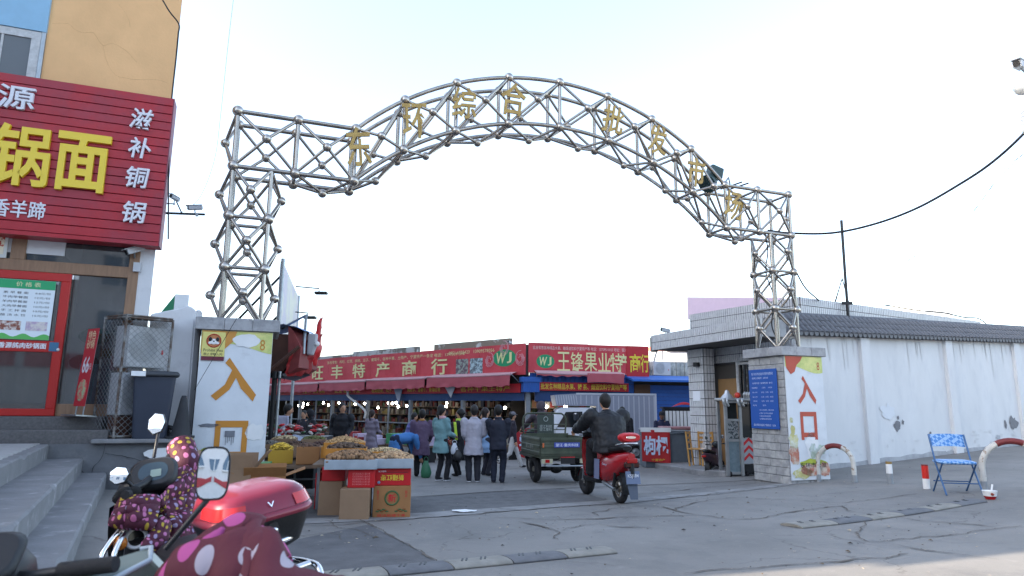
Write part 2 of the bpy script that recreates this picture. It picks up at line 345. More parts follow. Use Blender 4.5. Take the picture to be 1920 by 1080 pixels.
# ================================================================== STEPS AND TERRACE (left)
CONC = mat('old concrete', (.20, .20, .205), .88, var=.2, vs_=3, col2=(.31, .30, .29), mixs=2.0, mixlo=.5, mixhi=.72, bump=.5, bs=25)
CONCD = mat('dark cement render', (.145, .15, .16), .85, var=.22, vs_=2.2, col2=(.25, .245, .24), mixs=1.4, mixlo=.55, mixhi=.75, bump=.5, bs=20)
STEPM = mat('worn step concrete', (.19, .19, .195), .85, var=.2, vs_=2.5, col2=(.33, .33, .335), mixs=5, mixlo=.58, mixhi=.74, bump=.5, bs=30)
def ragged(pts_a, pts_b): return pts_a, pts_b
def step_edge(k, t): return (-1.91, -1.5, -1.2)[k] + .142 * (-.7 - t)
for k in range(3):
    z1 = .6 - .19 * k; z0 = -.35
    t0, t1 = -.72, -9.5
    m = MB(); n = 60
    def prof(j):
        t = lerp(t0, t1, j / n); s1 = step_edge(k, t); s0 = (-12 if k == 0 else step_edge(k - 1, t) - .02)
        ch = .012 + .018 * abs(noise.noise((t * 5, k * 3.3, 0))) + (.03 if noise.noise((t * 1.6, k * 7, 2)) > .35 else 0)
        wz = .006 * noise.noise((t * 3, k, 4))
        return [W(s0, t, z1), W(s1 - ch, t, z1 + wz), W(s1, t, z1 - ch), W(s1 + .006 * noise.noise((t * 4, k, 1)), t, z0)]
    m.loft([prof(j) for j in range(n + 1)], cap=False, closed=False, sm=False)
    if k: m.build('step', STEPM, kind='structure')
    else: m.build('terrace', STEPM, kind='structure'); TERR = bpy.data.objects['terrace']
# terrace paving tiles, a grid of light pavers with open joints
tile = MB(); tile.box(-.145, .145, -.145, .145, 0, .014); tme = tile.mesh('paving_tile', mat('pale terrace tile', (.34, .335, .33), .75, var=.16, vs_=7, bump=.2))
cnt = 0
for i in range(9):
    for j in range(27):
        t = -.9 - .3 * j; s = step_edge(0, t) - .27 - .3 * i
        if t > -8.6: obj('paving_tile', tme, TERR, Matrix.Translation(W(s, t, .601)) @ Matrix.Rotation(_a, 4, 'Z')); cnt += 1
# retaining wall below the shop ledge, broken plaster, and the terrace under the shop
m = MB(); rng = random.Random(3)
m.grid(lambda a, b: W(lerp(-1.95, -.24, a), -.7 + .02 * noise.noise((a * 6, b * 3, 0)), lerp(-.4, .60, b)), 40, 16, False)
m.fbox(W(-1.95, -.66, -.4), U * 1.71, V * 1.6, Z * .995)
tag(m.build('retaining_wall', CONCD), 'low cracked cement retaining wall under the bin and cone', 'wall')
RW = bpy.data.objects['retaining_wall']
mc = MB()
for path in ([(-1.9, .33), (-1.72, .36), (-1.58, .34), (-1.5, .25), (-1.38, .14), (-1.3, .05), (-1.22, -.1)], [(-1.25, .47), (-1.05, .44), (-.85, .38), (-.62, .26), (-.45, .2)], [(-1.38, .14), (-1.36, .3), (-1.28, .42), (-1.25, .6)]):
    pp = crom([W(s, -.722, z) for s, z in path], 5)
    mc.tube([p + U * .01 * noise.noise(p * 9) + Z * .014 * noise.noise(p * 11) for p in pp], [.002 + .006 * abs(noise.noise(p * 7)) for p in pp], 5)
mc.build('crack', mat('dark crack line', (.03, .028, .026), .95), RW)  # thin dark tubes trace the cracks
m = MB(); m.box(-.22, .22, -.006, .006, -.09, .09); mm = MB()
mm.add([(.22 * math.cos(a) * (1 + .15 * noise.noise((math.cos(a) * 2, math.sin(a) * 2, 0))), 0, .075 * math.sin(a) * (1 + .3 * noise.noise((math.cos(a) * 3, math.sin(a) * 3, 4)))) for a in [i * math.pi / 14 for i in range(28)]], [tuple(range(28))])
mm.build('paint_patch', WHITE, RW, frame(W(-.56, -.735, .46), U) @ Matrix.Rotation(-math.pi / 2, 4, 'X'))
m = MB(); m.fbox(W(-1.42, -.8, .605), U * 1.2, V * .35, Z * .055); m.build('ledge_slab', CONC, RW, bevel=.01)
# two steps at the shop front and the floor behind them
m = MB()
m.fbox(W(-14, -.62, .58), U * 12.75, V * .32, Z * .2); m.build('step', mat('granite step', (.105, .10, .10), .5, var=.3, vs_=30), kind='structure', bevel=.012)
m = MB(); m.fbox(W(-14, -.3, .58), U * 12.6, V * 2, Z * .375); m.build('step', mat('granite step', (.1, .1, .1)), kind='structure', bevel=.012)
m = MB(); m.fbox(W(-1.95, .9, .3), U * 1.6, V * 4, Z * .28); m.fbox(W(-14, -.72, -.4), U * 12, V * 6, Z * .95); m.build('terrace', CONC, kind='structure')
# ================================================================== SPACE-TRUSS ARCH
ARCH = thing('truss_arch', 'curved stainless space-truss arch with ball joints and gold characters over the entrance', 'arch', M=frame(W(0, 0, 0), U, V))
def cylmesh(name, r, n=12, mt=STEEL):
    m = MB(); m.tube([(0, 0, 0), (0, 0, 1)], r, n); return m.mesh(name, mt)
CH, PO, BR, ST = cylmesh('chord', .039), cylmesh('post', .035), cylmesh('brace', .0265), cylmesh('strut', .03)
_b = MB(); _b.sph((0, 0, 0), .092, 16, 10); BALL = _b.mesh('ball_joint', STEELB); _b = MB(); _b.sph((0, 0, 0), .078, 14, 8); BALS = _b.mesh('ball_joint', STEELB)
def bar(name, me, a, b):
    a = Vector(a); b = Vector(b); d = b - a; q = d.to_track_quat('Z', 'Y').to_matrix().to_4x4()
    obj(name, me, ARCH, Matrix.Translation(a) @ q @ Matrix.Diagonal((1, 1, d.length, 1)))
def ball(p, big=True): obj('ball_joint', BALL if big else BALS, ARCH, Vector(p))
ZB, HT, DP = 5.02, .965, .6
Rr = 5.625
def arc(s):
    if s <= 1.95 or s >= 9.93: return ZB
    d = s - 5.94; return ZB + math.sqrt(Rr * Rr - d * d) - math.sqrt(Rr * Rr - 3.99 ** 2)
SS = [0, .97] + [5.94 + Rr * math.sin(R(-45.2 + 11.3 * k)) for k in range(9)] + [10.82, 11.71]
N = len(SS)
for i, s in enumerate(SS):
    zb = arc(s)
    for d in (0, DP):
        bar('post', PO, (s, d, zb), (s, d, zb + HT))
        ball((s, d, zb)); ball((s, d, zb + HT))
        if i < N - 1:
            s2 = SS[i + 1]
            for h in (0, HT):
                if 2 <= i < 10:
                    m = MB(); m.tube([(lerp(s, s2, k / 5), d, arc(lerp(s, s2, k / 5)) + h) for k in range(6)], .039, 12); m.build('chord', STEEL, ARCH)
                else: bar('chord', CH, (s, d, zb + h), (s2, d, arc(s2) + h))
    bar('strut', ST, (s, 0, zb), (s, DP, zb)); bar('strut', ST, (s, 0, zb + HT), (s, DP, zb + HT))
    if i < N - 1:
        s2 = SS[i + 1]; zc = (zb + arc(s2)) / 2; sc_ = (s + s2) / 2
        for d, o in ((0, -.17), (DP, .17)):
            p = (sc_, d + o, zc + HT / 2); ball(p, False)
            for q in ((s, d, zb), (s, d, zb + HT), (s2, d, arc(s2)), (s2, d, arc(s2) + HT)): bar('brace', BR, p, q)
        if 0 < i < N - 2:
            p = (sc_, DP / 2, zc - .2); ball(p, False)
            for q in ((s, 0, zb), (s, DP, zb), (s2, 0, arc(s2)), (s2, DP, arc(s2))): bar('brace', BR, p, q)
for so, e in ((0, -1), (11.71, 1)):
    p = (so + e * .17, DP / 2, ZB + HT / 2); ball(p, False)
    for q in ((so, 0, ZB), (so, DP, ZB), (so, 0, ZB + HT), (so, DP, ZB + HT)): bar('brace', BR, p, q)
for s0, s1 in ((0, .6), (11.11, 11.71)):
    lv = [ZB, 4.17, 3.32, 2.46]
    for i in range(3):
        za, zb = lv[i], lv[i + 1]
        for s in (s0, s1):
            for d in (0, DP): bar('post', PO, (s, d, zb), (s, d, za))
        if i < 2:
            for s in (s0, s1):
                for d in (0, DP): ball((s, d, zb))
                bar('strut', ST, (s, 0, zb), (s, DP, zb))
            for d in (0, DP): bar('strut', ST, (s0, d, zb), (s1, d, zb))
        mz = (za + zb) / 2
        for p, qs in (((s0 + .3, -.17, mz), [(s, 0, z) for s in (s0, s1) for z in (za, zb)]), ((s0 + .3, DP + .17, mz), [(s, DP, z) for s in (s0, s1) for z in (za, zb)]),
                      ((s0 - .19, DP / 2, mz), [(s0, d, z) for d in (0, DP) for z in (za, zb)]), ((s1 + .19, DP / 2, mz), [(s1, d, z) for d in (0, DP) for z in (za, zb)])):
            ball(p, False)
            for q in qs: bar('brace', BR, p, q)
for ch, s, z, w, h, rz in (('东', 1.99, 5.62, .46, .72, .18), ('环', 2.98, 6.27, .5, .66, .16), ('综', 3.9, 6.78, .5, .62, .08), ('合', 4.9, 7.04, .52, .68, 0), ('批', 7.1, 7.0, .5, .62, -.1),
                          ('发', 8.15, 6.72, .46, .66, -.05), ('市', 9.12, 6.13, .44, .66, -.02), ('场', 10.05, 5.5, .5, .66, -.05)):
    x = Vector((math.cos(rz), 0, math.sin(rz))); text(ARCH, 'gold_character', ch, (s, -.1, z), x, w, h, GOLD, y=(-math.sin(rz) + .15, 0, math.cos(rz)), ext=.03, off=.012, shear=.12)
# ================================================================== GATE PILLARS
CAPM = mat('grey granite tile', (.36, .36, .37), .5, var=.18, vs_=9, col2=(.27, .27, .28), mixs=5)
STONE = mat('rough grey stone', (.31, .31, .31), .8, var=.2, vs_=9, col2=(.40, .395, .385), mixs=4, bump=.6, bs=24)
MORT = mat('mortar', (.22, .215, .21), .9, bump=.4)
POSTER = mat('faded banner print', (.64, .67, .70), .6, var=.07, vs_=3, col2=(.52, .54, .56), mixs=3.5, mixlo=.58, mixhi=.75, bump=.3, bs=5)
def pillar(s0, label, zc, stones):
    t = thing('gate_pillar', label, 'pillar', M=frame(W(s0, -.25, 0), U, V))
    p = W(s0 + .5, 0); zg = gz(p.x, p.y) - .12
    m = MB(); m.box(.015, 1.045, .015, 1.045, zg, zc - .18); m.build('core', MORT, t)
    if stones:
        rg = random.Random(5); z = zg + .1; k = 0
        while z < zc - .2:
            h = min(.165, zc - .185 - z)
            cuts = [0, .36, .7, 1.06] if k % 2 else [0, .2, .54, .88, 1.06]
            for a, b in zip(cuts, cuts[1:]):
                for side in (0, 1):
                    pr = rg.uniform(.004, .016); m = MB()
                    if side == 0: m.box(-pr, .03, a + .004, b - .004, z + .004, z + h - .004)
                    else: m.box(a + .004, b - .004, -pr * .3, .03, z + .004, z + h - .004)
                    m.build('stone', STONE, t, bevel=.008)
            z += h; k += 1
    m = MB(); m.box(-.05, 1.11, -.05, 1.11, zc - .185, zc - .02); m.build('cap_core', MORT, t)
    for k in range(3):
        for side in range(4):
            a = -.075 + .404 * k; m = MB()
            if side == 0: m.box(a + .002, a + .402, -.08, -.045, zc - .19, zc)
            elif side == 1: m.box(-.08, -.045, a + .002, a + .402, zc - .191, zc - .001)
            elif side == 2: m.box(1.105, 1.14, a + .002, a + .402, zc - .191, zc - .001)
            else: m.box(a + .002, a + .402, -.044, 1.1, zc - .019, zc - .002)
            m.build('cap_stone', CAPM, t, bevel=.006)
    return t
PL = pillar(-.24, 'gate pillar with white banner, orange lettering and granite cap beside the restaurant', 2.46, False)
PR = pillar(11.0, 'gate pillar of rough grey stone blocks with red lettered banner beside the guardhouse', 2.46, True)
GRN = mat('faded green print', '#b9c476', .6, col2='#d8d68a', mixs=3); ORP = mat('faded orange print', '#c98f45', .6, var=.08); OR2 = mat('orange letter print', '#bf8130', .55, var=.06)
RO2 = mat('red orange letter print', '#b5503c', .55, var=.08); SMU = mat('grey smudge', '#70737a', .8, var=.3, vs_=8); LGR = mat('leaf green print', '#a3ad3f', .65, var=.2)
def panel(t, zg, w=1.03, c1=OR2, left=True):
    m = MB(); m.box(.015, .015 + w, -.035, -.018, zg, 2.262); m.build('banner', POSTER, t)
    y = -.036
    def flat(name, pts, mt, k=1): m = MB(); m.poly([(x, y - .003 * k, z) for x, z in pts]); m.build(name, mt, t)
    def blob(name, cx_, cz, rx, rz, mt, k=1, amp=.25, seed=0): flat(name, [(cx_ + rx * math.cos(a) * (1 + amp * noise.noise((math.cos(a) * 2, math.sin(a) * 2, seed))), cz + rz * math.sin(a) * (1 + amp * noise.noise((math.cos(a) * 2 + 5, math.sin(a) * 2, seed)))) for a in [i * math.pi / 16 for i in range(32)]], mt, k)
    n = 24; bl = [(.02 + (w - .01) * i / n, 1.95 + .09 * math.sin(i / n * 4.2 + (0 if left else 1)) + .05 * i / n) for i in range(n + 1)]
    flat('print_band', bl + [(.01 + w, 2.258), (.02, 2.258)], GRN, 1)
    if left:
        flat('print_flag', [(.03, 2.256), (.52, 2.256), (.47, 2.1), (.36, 1.98), (.25, 1.92), (.03, 1.9)], ORP, 2)
        blob('torn_patch', .66, 2.12, .2, .1, WHITE, 3, .3, 4); blob('smudge', .23, .83, .14, .028, SMU, 2, .5, 2); blob('torn_patch', .88, .72, .14, .12, WHITE, 2, .5, 8)
        text(t, 'letter', '入', (.54, y - .004, 1.52), X, .64, .66, c1, ext=.002, off=.035); text(t, 'letter', '口', (.55, y - .004, .59), X, .46, .62, c1, ext=.002, off=.03)
        m = MB(); m.box(.46, .6, y - .009, y - .005, .66, .75)
        for q in range(5): m.box(.475 + .027 * q, .482 + .027 * q, y - .009, y - .005, .54 + .03 * (q % 3), .665)
        m.build('stencil_mark', SMU, t)
        for q in range(26): a = random.Random(q); blob('printed_leaf', .1 + a.uniform(-.09, .12), .12 + a.uniform(-.35, .48) * .8, .05, .035, LGR, 1, .6, q)
    else:
        flat('print_flag', [(.03, 2.256), (.5, 2.256), (.44, 2.16), (.33, 2.07), (.27, 1.93), (.16, 1.87), (.05, 2.0)], RO2, 2)
        text(t, 'letter', '入', (.56, y - .004, 1.55), X, .5, .6, c1, ext=.002, off=.03); text(t, 'letter', '口', (.56, y - .004, .80), X, .44, .58, c1, ext=.002, off=.03)
        rd = mat('poster red print', '#b0705c', .6, var=.3, vs_=5, col2='#c2b4a4', mixs=7); ye = mat('poster yellow print', '#bfb878', .6, var=.3, vs_=5, col2='#c9ccc0', mixs=6); gr = mat('poster green print', '#9fae9c', .6, var=.3, vs_=5, col2='#c4cccc', mixs=6)
        for cx_, cz, rx, rz, mt, k in ((.12, .72, .06, .1, ye, 2), (.13, .5, .13, .16, ye, 2), (.13, .22, .14, .2, rd, 2), (.6, .4, .17, .26, WHITE, 2), (.62, .28, .1, .16, gr, 3), (.85, .3, .12, .1, gr, 2), (.6, 0.02, .35, .1, LGR, 2), (.55, -.1, .3, .12, rd, 3), (.3, -.16, .22, .12, ye, 3), (.9, -.1, .15, .14, rd, 3), (.1, .92, .045, .06, ye, 2)):
            blob('print_shape', cx_, cz, rx, rz, mt, k, .4, cx_ * 9 + cz)
        text(t, 'small_letters', '东环市场宣', (.6, y - .014, .0), X, .7, .1, INK, ext=.001)
    text(t, 'emblem', '8', (.9 if left else .92, y - .005, 2.06), X, .075, .17, OR2 if left else RO2, ext=.002)
panel(PL, -.3); panel(PR, -.3, c1=RO2, left=False)
m = MB(); m.cyl((.0, -.12, 1.35), (.5, -.12, 2.46), .004, n=5); m.build('loose_wire', WIRE, PL)
# pets sign
t = thing('warning_sign', 'yellow no-pets notice with a dog in a red ring on the white banner', 'sign', M=frame(W(-.24, -.25, 0), U, V))
m = MB(); m.box(.04, .36, -.055, -.042, 1.86, 2.235); m.build('board', mat('pale yellow notice', '#d9cf7d', .55), t, bevel=.003)
m = MB(); m.box(.04, .36, -.0555, -.0415, 1.80, 1.858); m.build('footer', mat('maroon print', '#6b2b3b', .6), t)
m = MB(); m.torus((.2, -.058, 2.1), (0, 1, 0), .098, .008, 28, 5); m.torus
m.build('ring', RED, t)
m = MB(); m.add([(.2 + .09 * math.cos(a), -.0565, 2.1 + .09 * math.sin(a)) for a in [i * math.pi / 12 for i in range(24)]], [tuple(range(23, -1, -1))]); m.build('disc', mat('disc print', '#b9784a', .6), t)
m = MB(); m.sph((.2, -.06, 2.085), .055, 12, 8, (1, .12, .8)); m.sph((.15, -.06, 2.065), .03, 8, 6, (1, .15, .7)); m.sph((.25, -.06, 2.065), .03, 8, 6, (1, .15, .7)); m.build('dog_face', WHITE, t)
m = MB(); m.sph((.15, -.064, 2.12), .03, 8, 6, (.8, .15, 1.1)); m.sph((.25, -.064, 2.12), .03, 8, 6, (.8, .15, 1.1)); m.sph((.2, -.068, 2.09), .012, 8, 6, (1, .3, .8)); m.sph((.18, -.067, 2.11), .006, 6, 4); m.sph((.22, -.067, 2.11), .006, 6, 4); m.build('dog_ears', INK, t)
text(t, 'small_letters', 'Prohibit Pets', (.2, -.056, 1.955), X, .27, .045, INK, ext=.001); text(t, 'small_letters', '禁止宠物入内', (.2, -.056, 1.895), X, .26, .042, INK, ext=.001)
# ================================================================== RESTAURANT (left)
F0 = frame(W(0, 0, 0), U, V)
BLD = thing('restaurant_building', 'orange plastered restaurant building with wood framed glass shopfront', 'building', M=F0)
ORW = mat('orange plaster', (.78, .46, .22), .85, var=.05, vs_=1.5, col2=(.73, .43, .205), mixs=1.2, bump=.25, bs=25)
WWH = mat('white plaster', (.66, .66, .67), .8, var=.08, vs_=2, col2=(.52, .52, .53), mixs=2.5, mixlo=.55, mixhi=.75, bump=.3)
WOOD = mat('brown wood frame', (.27, .16, .095), .55, var=.2, vs_=3, stretch=(8, 8, 1))
m = MB(); m.prism([(-14, 0, 5.6), (-1.0, 0, 5.6), (-2.6, 1.6, 5.6), (-14, 1.6, 5.6)], (0, 0, 8.4)); m.build('wall', ORW, BLD)
m = MB(); m.prism([(-1.2, .0, .6), (-1.0, .0, .6), (-2.0, 1.0, .6), (-2.2, 1.0, .6)], (0, 0, 5)); m.build('end_wall', WWH, BLD)
m = MB(); m.box(-14, -2.2, .02, 1.5, 3.3, 5.6); m.build('lintel', WWH, BLD)
mc = MB()   # plaster cracks on the orange wall
for path in ([(-2.75, 6.95), (-2.55, 7.0), (-2.4, 6.9), (-2.2, 6.92), (-2.05, 6.75), (-1.9, 6.8), (-1.7, 6.7), (-1.55, 6.55)], [(-2.05, 6.75), (-1.95, 6.45), (-1.82, 6.28), (-1.6, 6.25), (-1.3, 6.3), (-1.1, 6.28)], [(-1.9, 7.5), (-1.75, 7.3), (-1.7, 7.15)]):
    pp = crom([(s, -.001, z) for s, z in path], 6); mc.tube([p + Vector((.015 * noise.noise(p * 9), 0, .02 * noise.noise(p * 8))) for p in pp], [.0012 + .002 * abs(noise.noise(p * 5)) for p in pp], 4)
mc.build('crack', mat('plaster crack', (.56, .33, .16), .9), BLD)
m = MB(); m.box(-5, -2.80, -.05, .01, 6.77, 14); m.build('blue_panel', mat('pale blue panel', (.25, .44, .60), .5, var=.06), BLD)
ALU = mat('old white window frame', (.5, .5, .5), .6, var=.25, vs_=14)
w = thing('tmp', 'x', 'x'); bpy.data.objects.remove(w)
m = MB()
for a, b, c, d in ((-4.2, -2.86, 6.64, 6.76), (-4.2, -2.86, 5.85, 5.93), (-2.98, -2.86, 5.9, 6.70), (-4.2, -4.08, 5.9, 6.7)): m.box(a, b, -.035 - .002 * (c > 6.5), .03, c, d)
WIN = m.build('window', ALU, BLD)
m = MB(); m.box(-4.1, -2.97, -.018, -.006, 5.92, 6.66); m.build('pane', mat('grey window glass', (.11, .12, .13), .12), WIN)
m = MB(); m.box(-3.36, -3.33, -.03, -.019, 5.92, 6.66); m.build('glazing_bar', ALU, WIN)
m = MB(); m.box(-2.855, -2.80, -.04, .02, 5.85, 6.77); m.build('window_trim', GALV, BLD)
# shop front
for a, b, c, d in ((-14, -1.2, 3.03, 3.2), (-2.86, -2.68, 3.2, 3.6), (-14, -1.2, .955, 1.13)):
    m = MB(); m.box(a, b, -.01, .1, c, d); m.build('wood_rail', WOOD, BLD, bevel=.006)
for a, b in ((-1.34, -1.2),): m = MB(); m.box(a, b, -.015, .1, .955, 3.62); m.build('wood_post', WOOD, BLD, bevel=.006)
SHGL = mat('shop glass', (.05, .055, .058), .03, spec=1., alpha=.5, ior=1.7)
for a, b, c, d in ((-2.68, -1.34, 3.2, 3.62), (-2.05, -1.34, 1.13, 3.03), (-14, -2.86, 3.2, 3.62), (-14, -3.4, 1.13, 3.03)):
    m = MB(); m.box(a, b, .04, .05, c, d); m.build('pane', SHGL, BLD)
m = MB(); m.box(-2.6, -1.25, 1.55, 1.58, 1, 3.2); m.box(-14, -2.6, 2.9, 2.92, 1, 3.3); m.build('back_wall', mat('interior wall', (.3, .27, .24), .8, var=.4, vs_=1.5, stretch=(3, 3, .4)), BLD)
for x_, z_, r_, col in ((-1.85, 1.75, .2, '#7a1f22'), (-1.75, 2.15, .22, '#1f6b3c'), (-1.5, 1.9, .14, '#9a8a50')):
    m = MB(); m.sph((x_, .35, z_), r_, 10, 7, (1, .5, .6)); m.build('interior_decor', mat('decor' + col, col, .6), BLD)
m = MB(); m.box(-1.85, -1.42, .12, .45, 1.0, 1.72); m.build('interior_cabinet', mat('pale blue cabinet', '#9fb6cc', .5), BLD)
m = MB(); m.box(-3.25, -2.9, -.03, -.005, 3.2, 3.62); m.build('picture_frame', mat('silver frame', '#c9c9c4', .4), BLD)
m = MB(); m.box(-3.2, -2.94, -.036, -.031, 3.25, 3.6); m.build('picture', mat('red paper cut', '#b8483a', .7, col2='#e2d6bd', mixs=14, mixlo=.45, mixhi=.5), BLD)
DOOR = MB()
for a, b, c, d in ((-3.4, -2.05, 2.90, 3.02), (-3.4, -2.05, .96, 1.06), (-2.17, -2.05, 1.06, 2.90), (-3.4, -3.28, 1.06, 2.9), (-3.28, -2.17, 1.86, 2.02)): DOOR.box(a, b, -.075, -.02, c, d)
DOOR = DOOR.build('door', mat('red door paint', '#b3241f', .35, var=.06), BLD, bevel=.006)
m = MB(); m.box(-3.28, -2.17, -.05, -.042, 1.06, 2.9); m.build('pane', SHGL, DOOR)
m = MB(); m.sph((-2.1, -.085, 1.9), .022, 8, 6); m.build('knob', WHITE, DOOR)
# menu board
MENU = thing('menu_poster', 'white menu poster with green header on the red restaurant door', 'poster', M=F0)
m = MB(); m.box(-2.95, -2.23, -.085, -.077, 2.03, 2.89); m.build('sheet', mat('poster sheet', '#dfe6ea', .45), MENU)
m = MB(); m.box(-2.95, -2.23, -.0885, -.0855, 2.76, 2.888); m.build('header', mat('green print', '#2f9f67', .5), MENU)
text(MENU, 'header_letters', '价 格 表', (-2.56, -.089, 2.825), X, .3, .07, CREAM, ext=.001)
for k, (a, b) in enumerate((('素 早 餐 面', '8.8元/份'), ('牛肉早餐面', '12元/份'), ('羊肉早餐面', '12元/份'), ('大肉早餐面', '10元/份'), ('手 工 拌 面', '10元/份'), ('酸 汤 水 饺', '15元/份'))):
    z = 2.70 - .065 * k; text(MENU, 'menu_letters', a, (-2.70, -.0855, z), X, .3, .035, INK, ext=.001); text(MENU, 'menu_letters', b, (-2.37, -.0855, z), X, .19, .032, INK, ext=.001)
for x_, c in ((-2.72, '#8a5040'), (-2.4, '#b9a3b8')):
    m = MB(); m.box(x_ - .13, x_ + .13, -.0885, -.0855, 2.16, 2.29); m.build('food_photo', mat('food photo' + c, c, .5, col2='#d8cfc8', mixs=18, mixlo=.45, mixhi=.6), MENU)
m = MB(); n = 20; m.poly([(-2.95, -.0885, 2.032), (-2.23, -.0885, 2.032)] + [(-2.23 - .72 * i / n, -.0885, 2.09 + .025 * math.sin(i * .9)) for i in range(n + 1)]); m.build('green_wave', mat('grass print', '#5fb35c', .5), MENU)
text(DOOR, 'door_letters', '砂香源鸽肉砂锅面', (-2.58, -.078, 1.945), X, .66, .085, PAPER, ext=.002, off=.02)
m = MB(); m.box(-2.215, -2.1, -.081, -.077, 1.875, 2.005); m.build('sticker', mat('blue sticker', '#3f6f8f', .5), DOOR)
# sign
SIGN = thing('restaurant_sign', 'large red slatted sign with yellow and white characters above the restaurant', 'sign', M=F0)
SLR = mat('red sign slats', '#a8202c', .42, var=.10, vs_=2.5, col2='#9a2a38', mixs=1.5)
m = MB(); m.box(-14, -.95, -.28, -.02, 3.56, 5.90); m.build('sign_box', mat('dark red seam', '#54121a', .6), SIGN)
nsl = 17; hs = 2.34 / nsl
for k in range(nsl): m = MB(); m.box(-14, -.93, -.315, -.281, 3.565 + hs * k, 3.565 + hs * (k + 1) - .011); m.build('slat', SLR, SIGN, bevel=.004)
m = MB(); m.box(-14, -.93, -.31, .0, 3.5, 3.558); m.build('sign_underside', SLR, SIGN); m = MB(); m.box(-.932, -.915, -.31, -.0, 3.5, 5.9); m.build('sign_end', mat('sign end plate', '#7d2a3e', .5), SIGN)
WL = mat('white sign letters', '#d9d8de', .4)
yy = -.316
text(SIGN, 'yellow_character', '锅', (-2.8, yy, 4.66), X, .72, .92, YEL, ext=.06, off=.02); text(SIGN, 'yellow_character', '面', (-2.03, yy, 4.66), X, .68, .9, YEL, ext=.06, off=.022); text(SIGN, 'yellow_character', '砂', (-3.6, yy, 4.66), X, .74, .9, YEL, ext=.06, off=.012)
text(SIGN, 'white_character', '源', (-2.95, yy, 5.53), X, .46, .36, WL, ext=.05, off=.01)
for ch, s, z in (('滋', -1.33, 5.47), ('补', -1.31, 5.0), ('铜', -1.3, 4.53), ('锅', -1.29, 3.98)): text(SIGN, 'white_character', ch, (s, yy, z), X, .31, .33, WL, ext=.05, off=.012, shear=.12)
text(SIGN, 'small_character', '羊杂香羊蹄', (-2.95, yy, 3.87), X, 1.06, .26, WL, ext=.02, off=.01)
# cctv cameras
CAMW = mat('camera housing', '#b9bcc0', .45)
def cctv(label, loc, aim, arm, s=1.):
    d = Vector(aim).normalized(); t = thing('security_camera', label, 'camera', M=Matrix.Translation(loc), group='security cameras')
    q = d.to_track_quat('Y', 'Z').to_matrix().to_4x4()
    m = MB(); m.M = q @ Matrix.Scale(s, 4); m.box(-.045, .045, -.14, .12, -.04, .045); m.build('housing', CAMW, t, bevel=.012, seg=2)
    m = MB(); m.M = q @ Matrix.Scale(s, 4); m.box(-.052, .052, -.13, .16, .047, .056); m.build('sun_shield', CAMW, t)
    m = MB(); m.M = q @ Matrix.Scale(s, 4); m.cyl((0, .121, 0), (0, .135, 0), .036, n=14); m.build('lens', DARKP, t)
    a = Vector(arm); m = MB(); m.tube([(0, 0, -.03), a * .4 + Vector((0, 0, -.06)), a], .013 * s, 8); m.build('bracket', GALV, t)
    m = MB(); m.sph(a, .03 * s, 8, 6); m.build('mount', CAMW, t)
    return t
p = W(-1.27, -.1, 3.45); cctv('white bullet camera under the corner of the red restaurant sign', p, (-.55, -.7, -.45), V * .12 - Z * .1)
m = MB(); m.box(-.05, .05, -.03, .03, -.07, .07); m.build('junction_box', CAMW, None, Matrix.Translation(W(-1.22, -.04, 3.2)) @ Matrix.Rotation(_a, 4, 'Z'), label='small white junction box below the sign corner camera', cat='box')
ARM = thing('camera_pole', 'black horizontal camera arm fixed to the restaurant corner', 'bracket', M=Matrix.Translation((-5.69, 10.3, 4.15)))
m = MB(); m.cyl((-.1, -.1, 0), (.43, .6, .18), .02, n=8); m.build('arm', BLACKM, ARM); m = MB(); m.cyl((.22, .28, .08), (.14, .2, .28), .012, n=6); m.build('stay', BLACKM, ARM)
m = MB(); m.cyl((-.3, .3, .29), (.06, .3, .27), .012, n=6); m.build('upper_arm', GALV, ARM)
cctv('grey camera hanging on the black arm next to the arch tower', Vector((-5.36, 10.75, 4.40)), (-.8, -.5, -.2), Vector((.03, .03, -.12)), .85)
cctv('small dark camera standing on the upper arm at the sign edge', Vector((-5.64, 10.6, 4.52)), (-.2, -.8, .1), Vector((0, 0, -.1)), .7)
def cable(name, label, pts, r, mt=WIRE, n=8):
    m = MB(); m.tube(crom(pts, n), r, 6); return tag(m.build(name, mt), label, 'cable')
cable('cable', 'dark cable strapped to the corner of the orange wall', [(-5.62, 9.6, 7.49), (-5.49, 9.6, 7.29), (-5.38, 9.7, 7.14), (-5.37, 9.7, 6.95), (-5.42, 9.8, 6.59), (-5.44, 9.84, 5.82), (-5.4, 9.86, 4.92), (-5.3, 9.9, 3.64)], .012)
cable('cable', 'thin pale wire hanging loose between restaurant and arch tower', [(-5.61, 12.0, 9.33), (-5.64, 12.0, 8.17), (-5.66, 12.0, 6.6), (-5.7, 12.0, 5.73), (-5.71, 11.6, 4.86), (-5.71, 11.0, 4.39)], .0045, mat('pale wire', '#8fa4b8', .5))
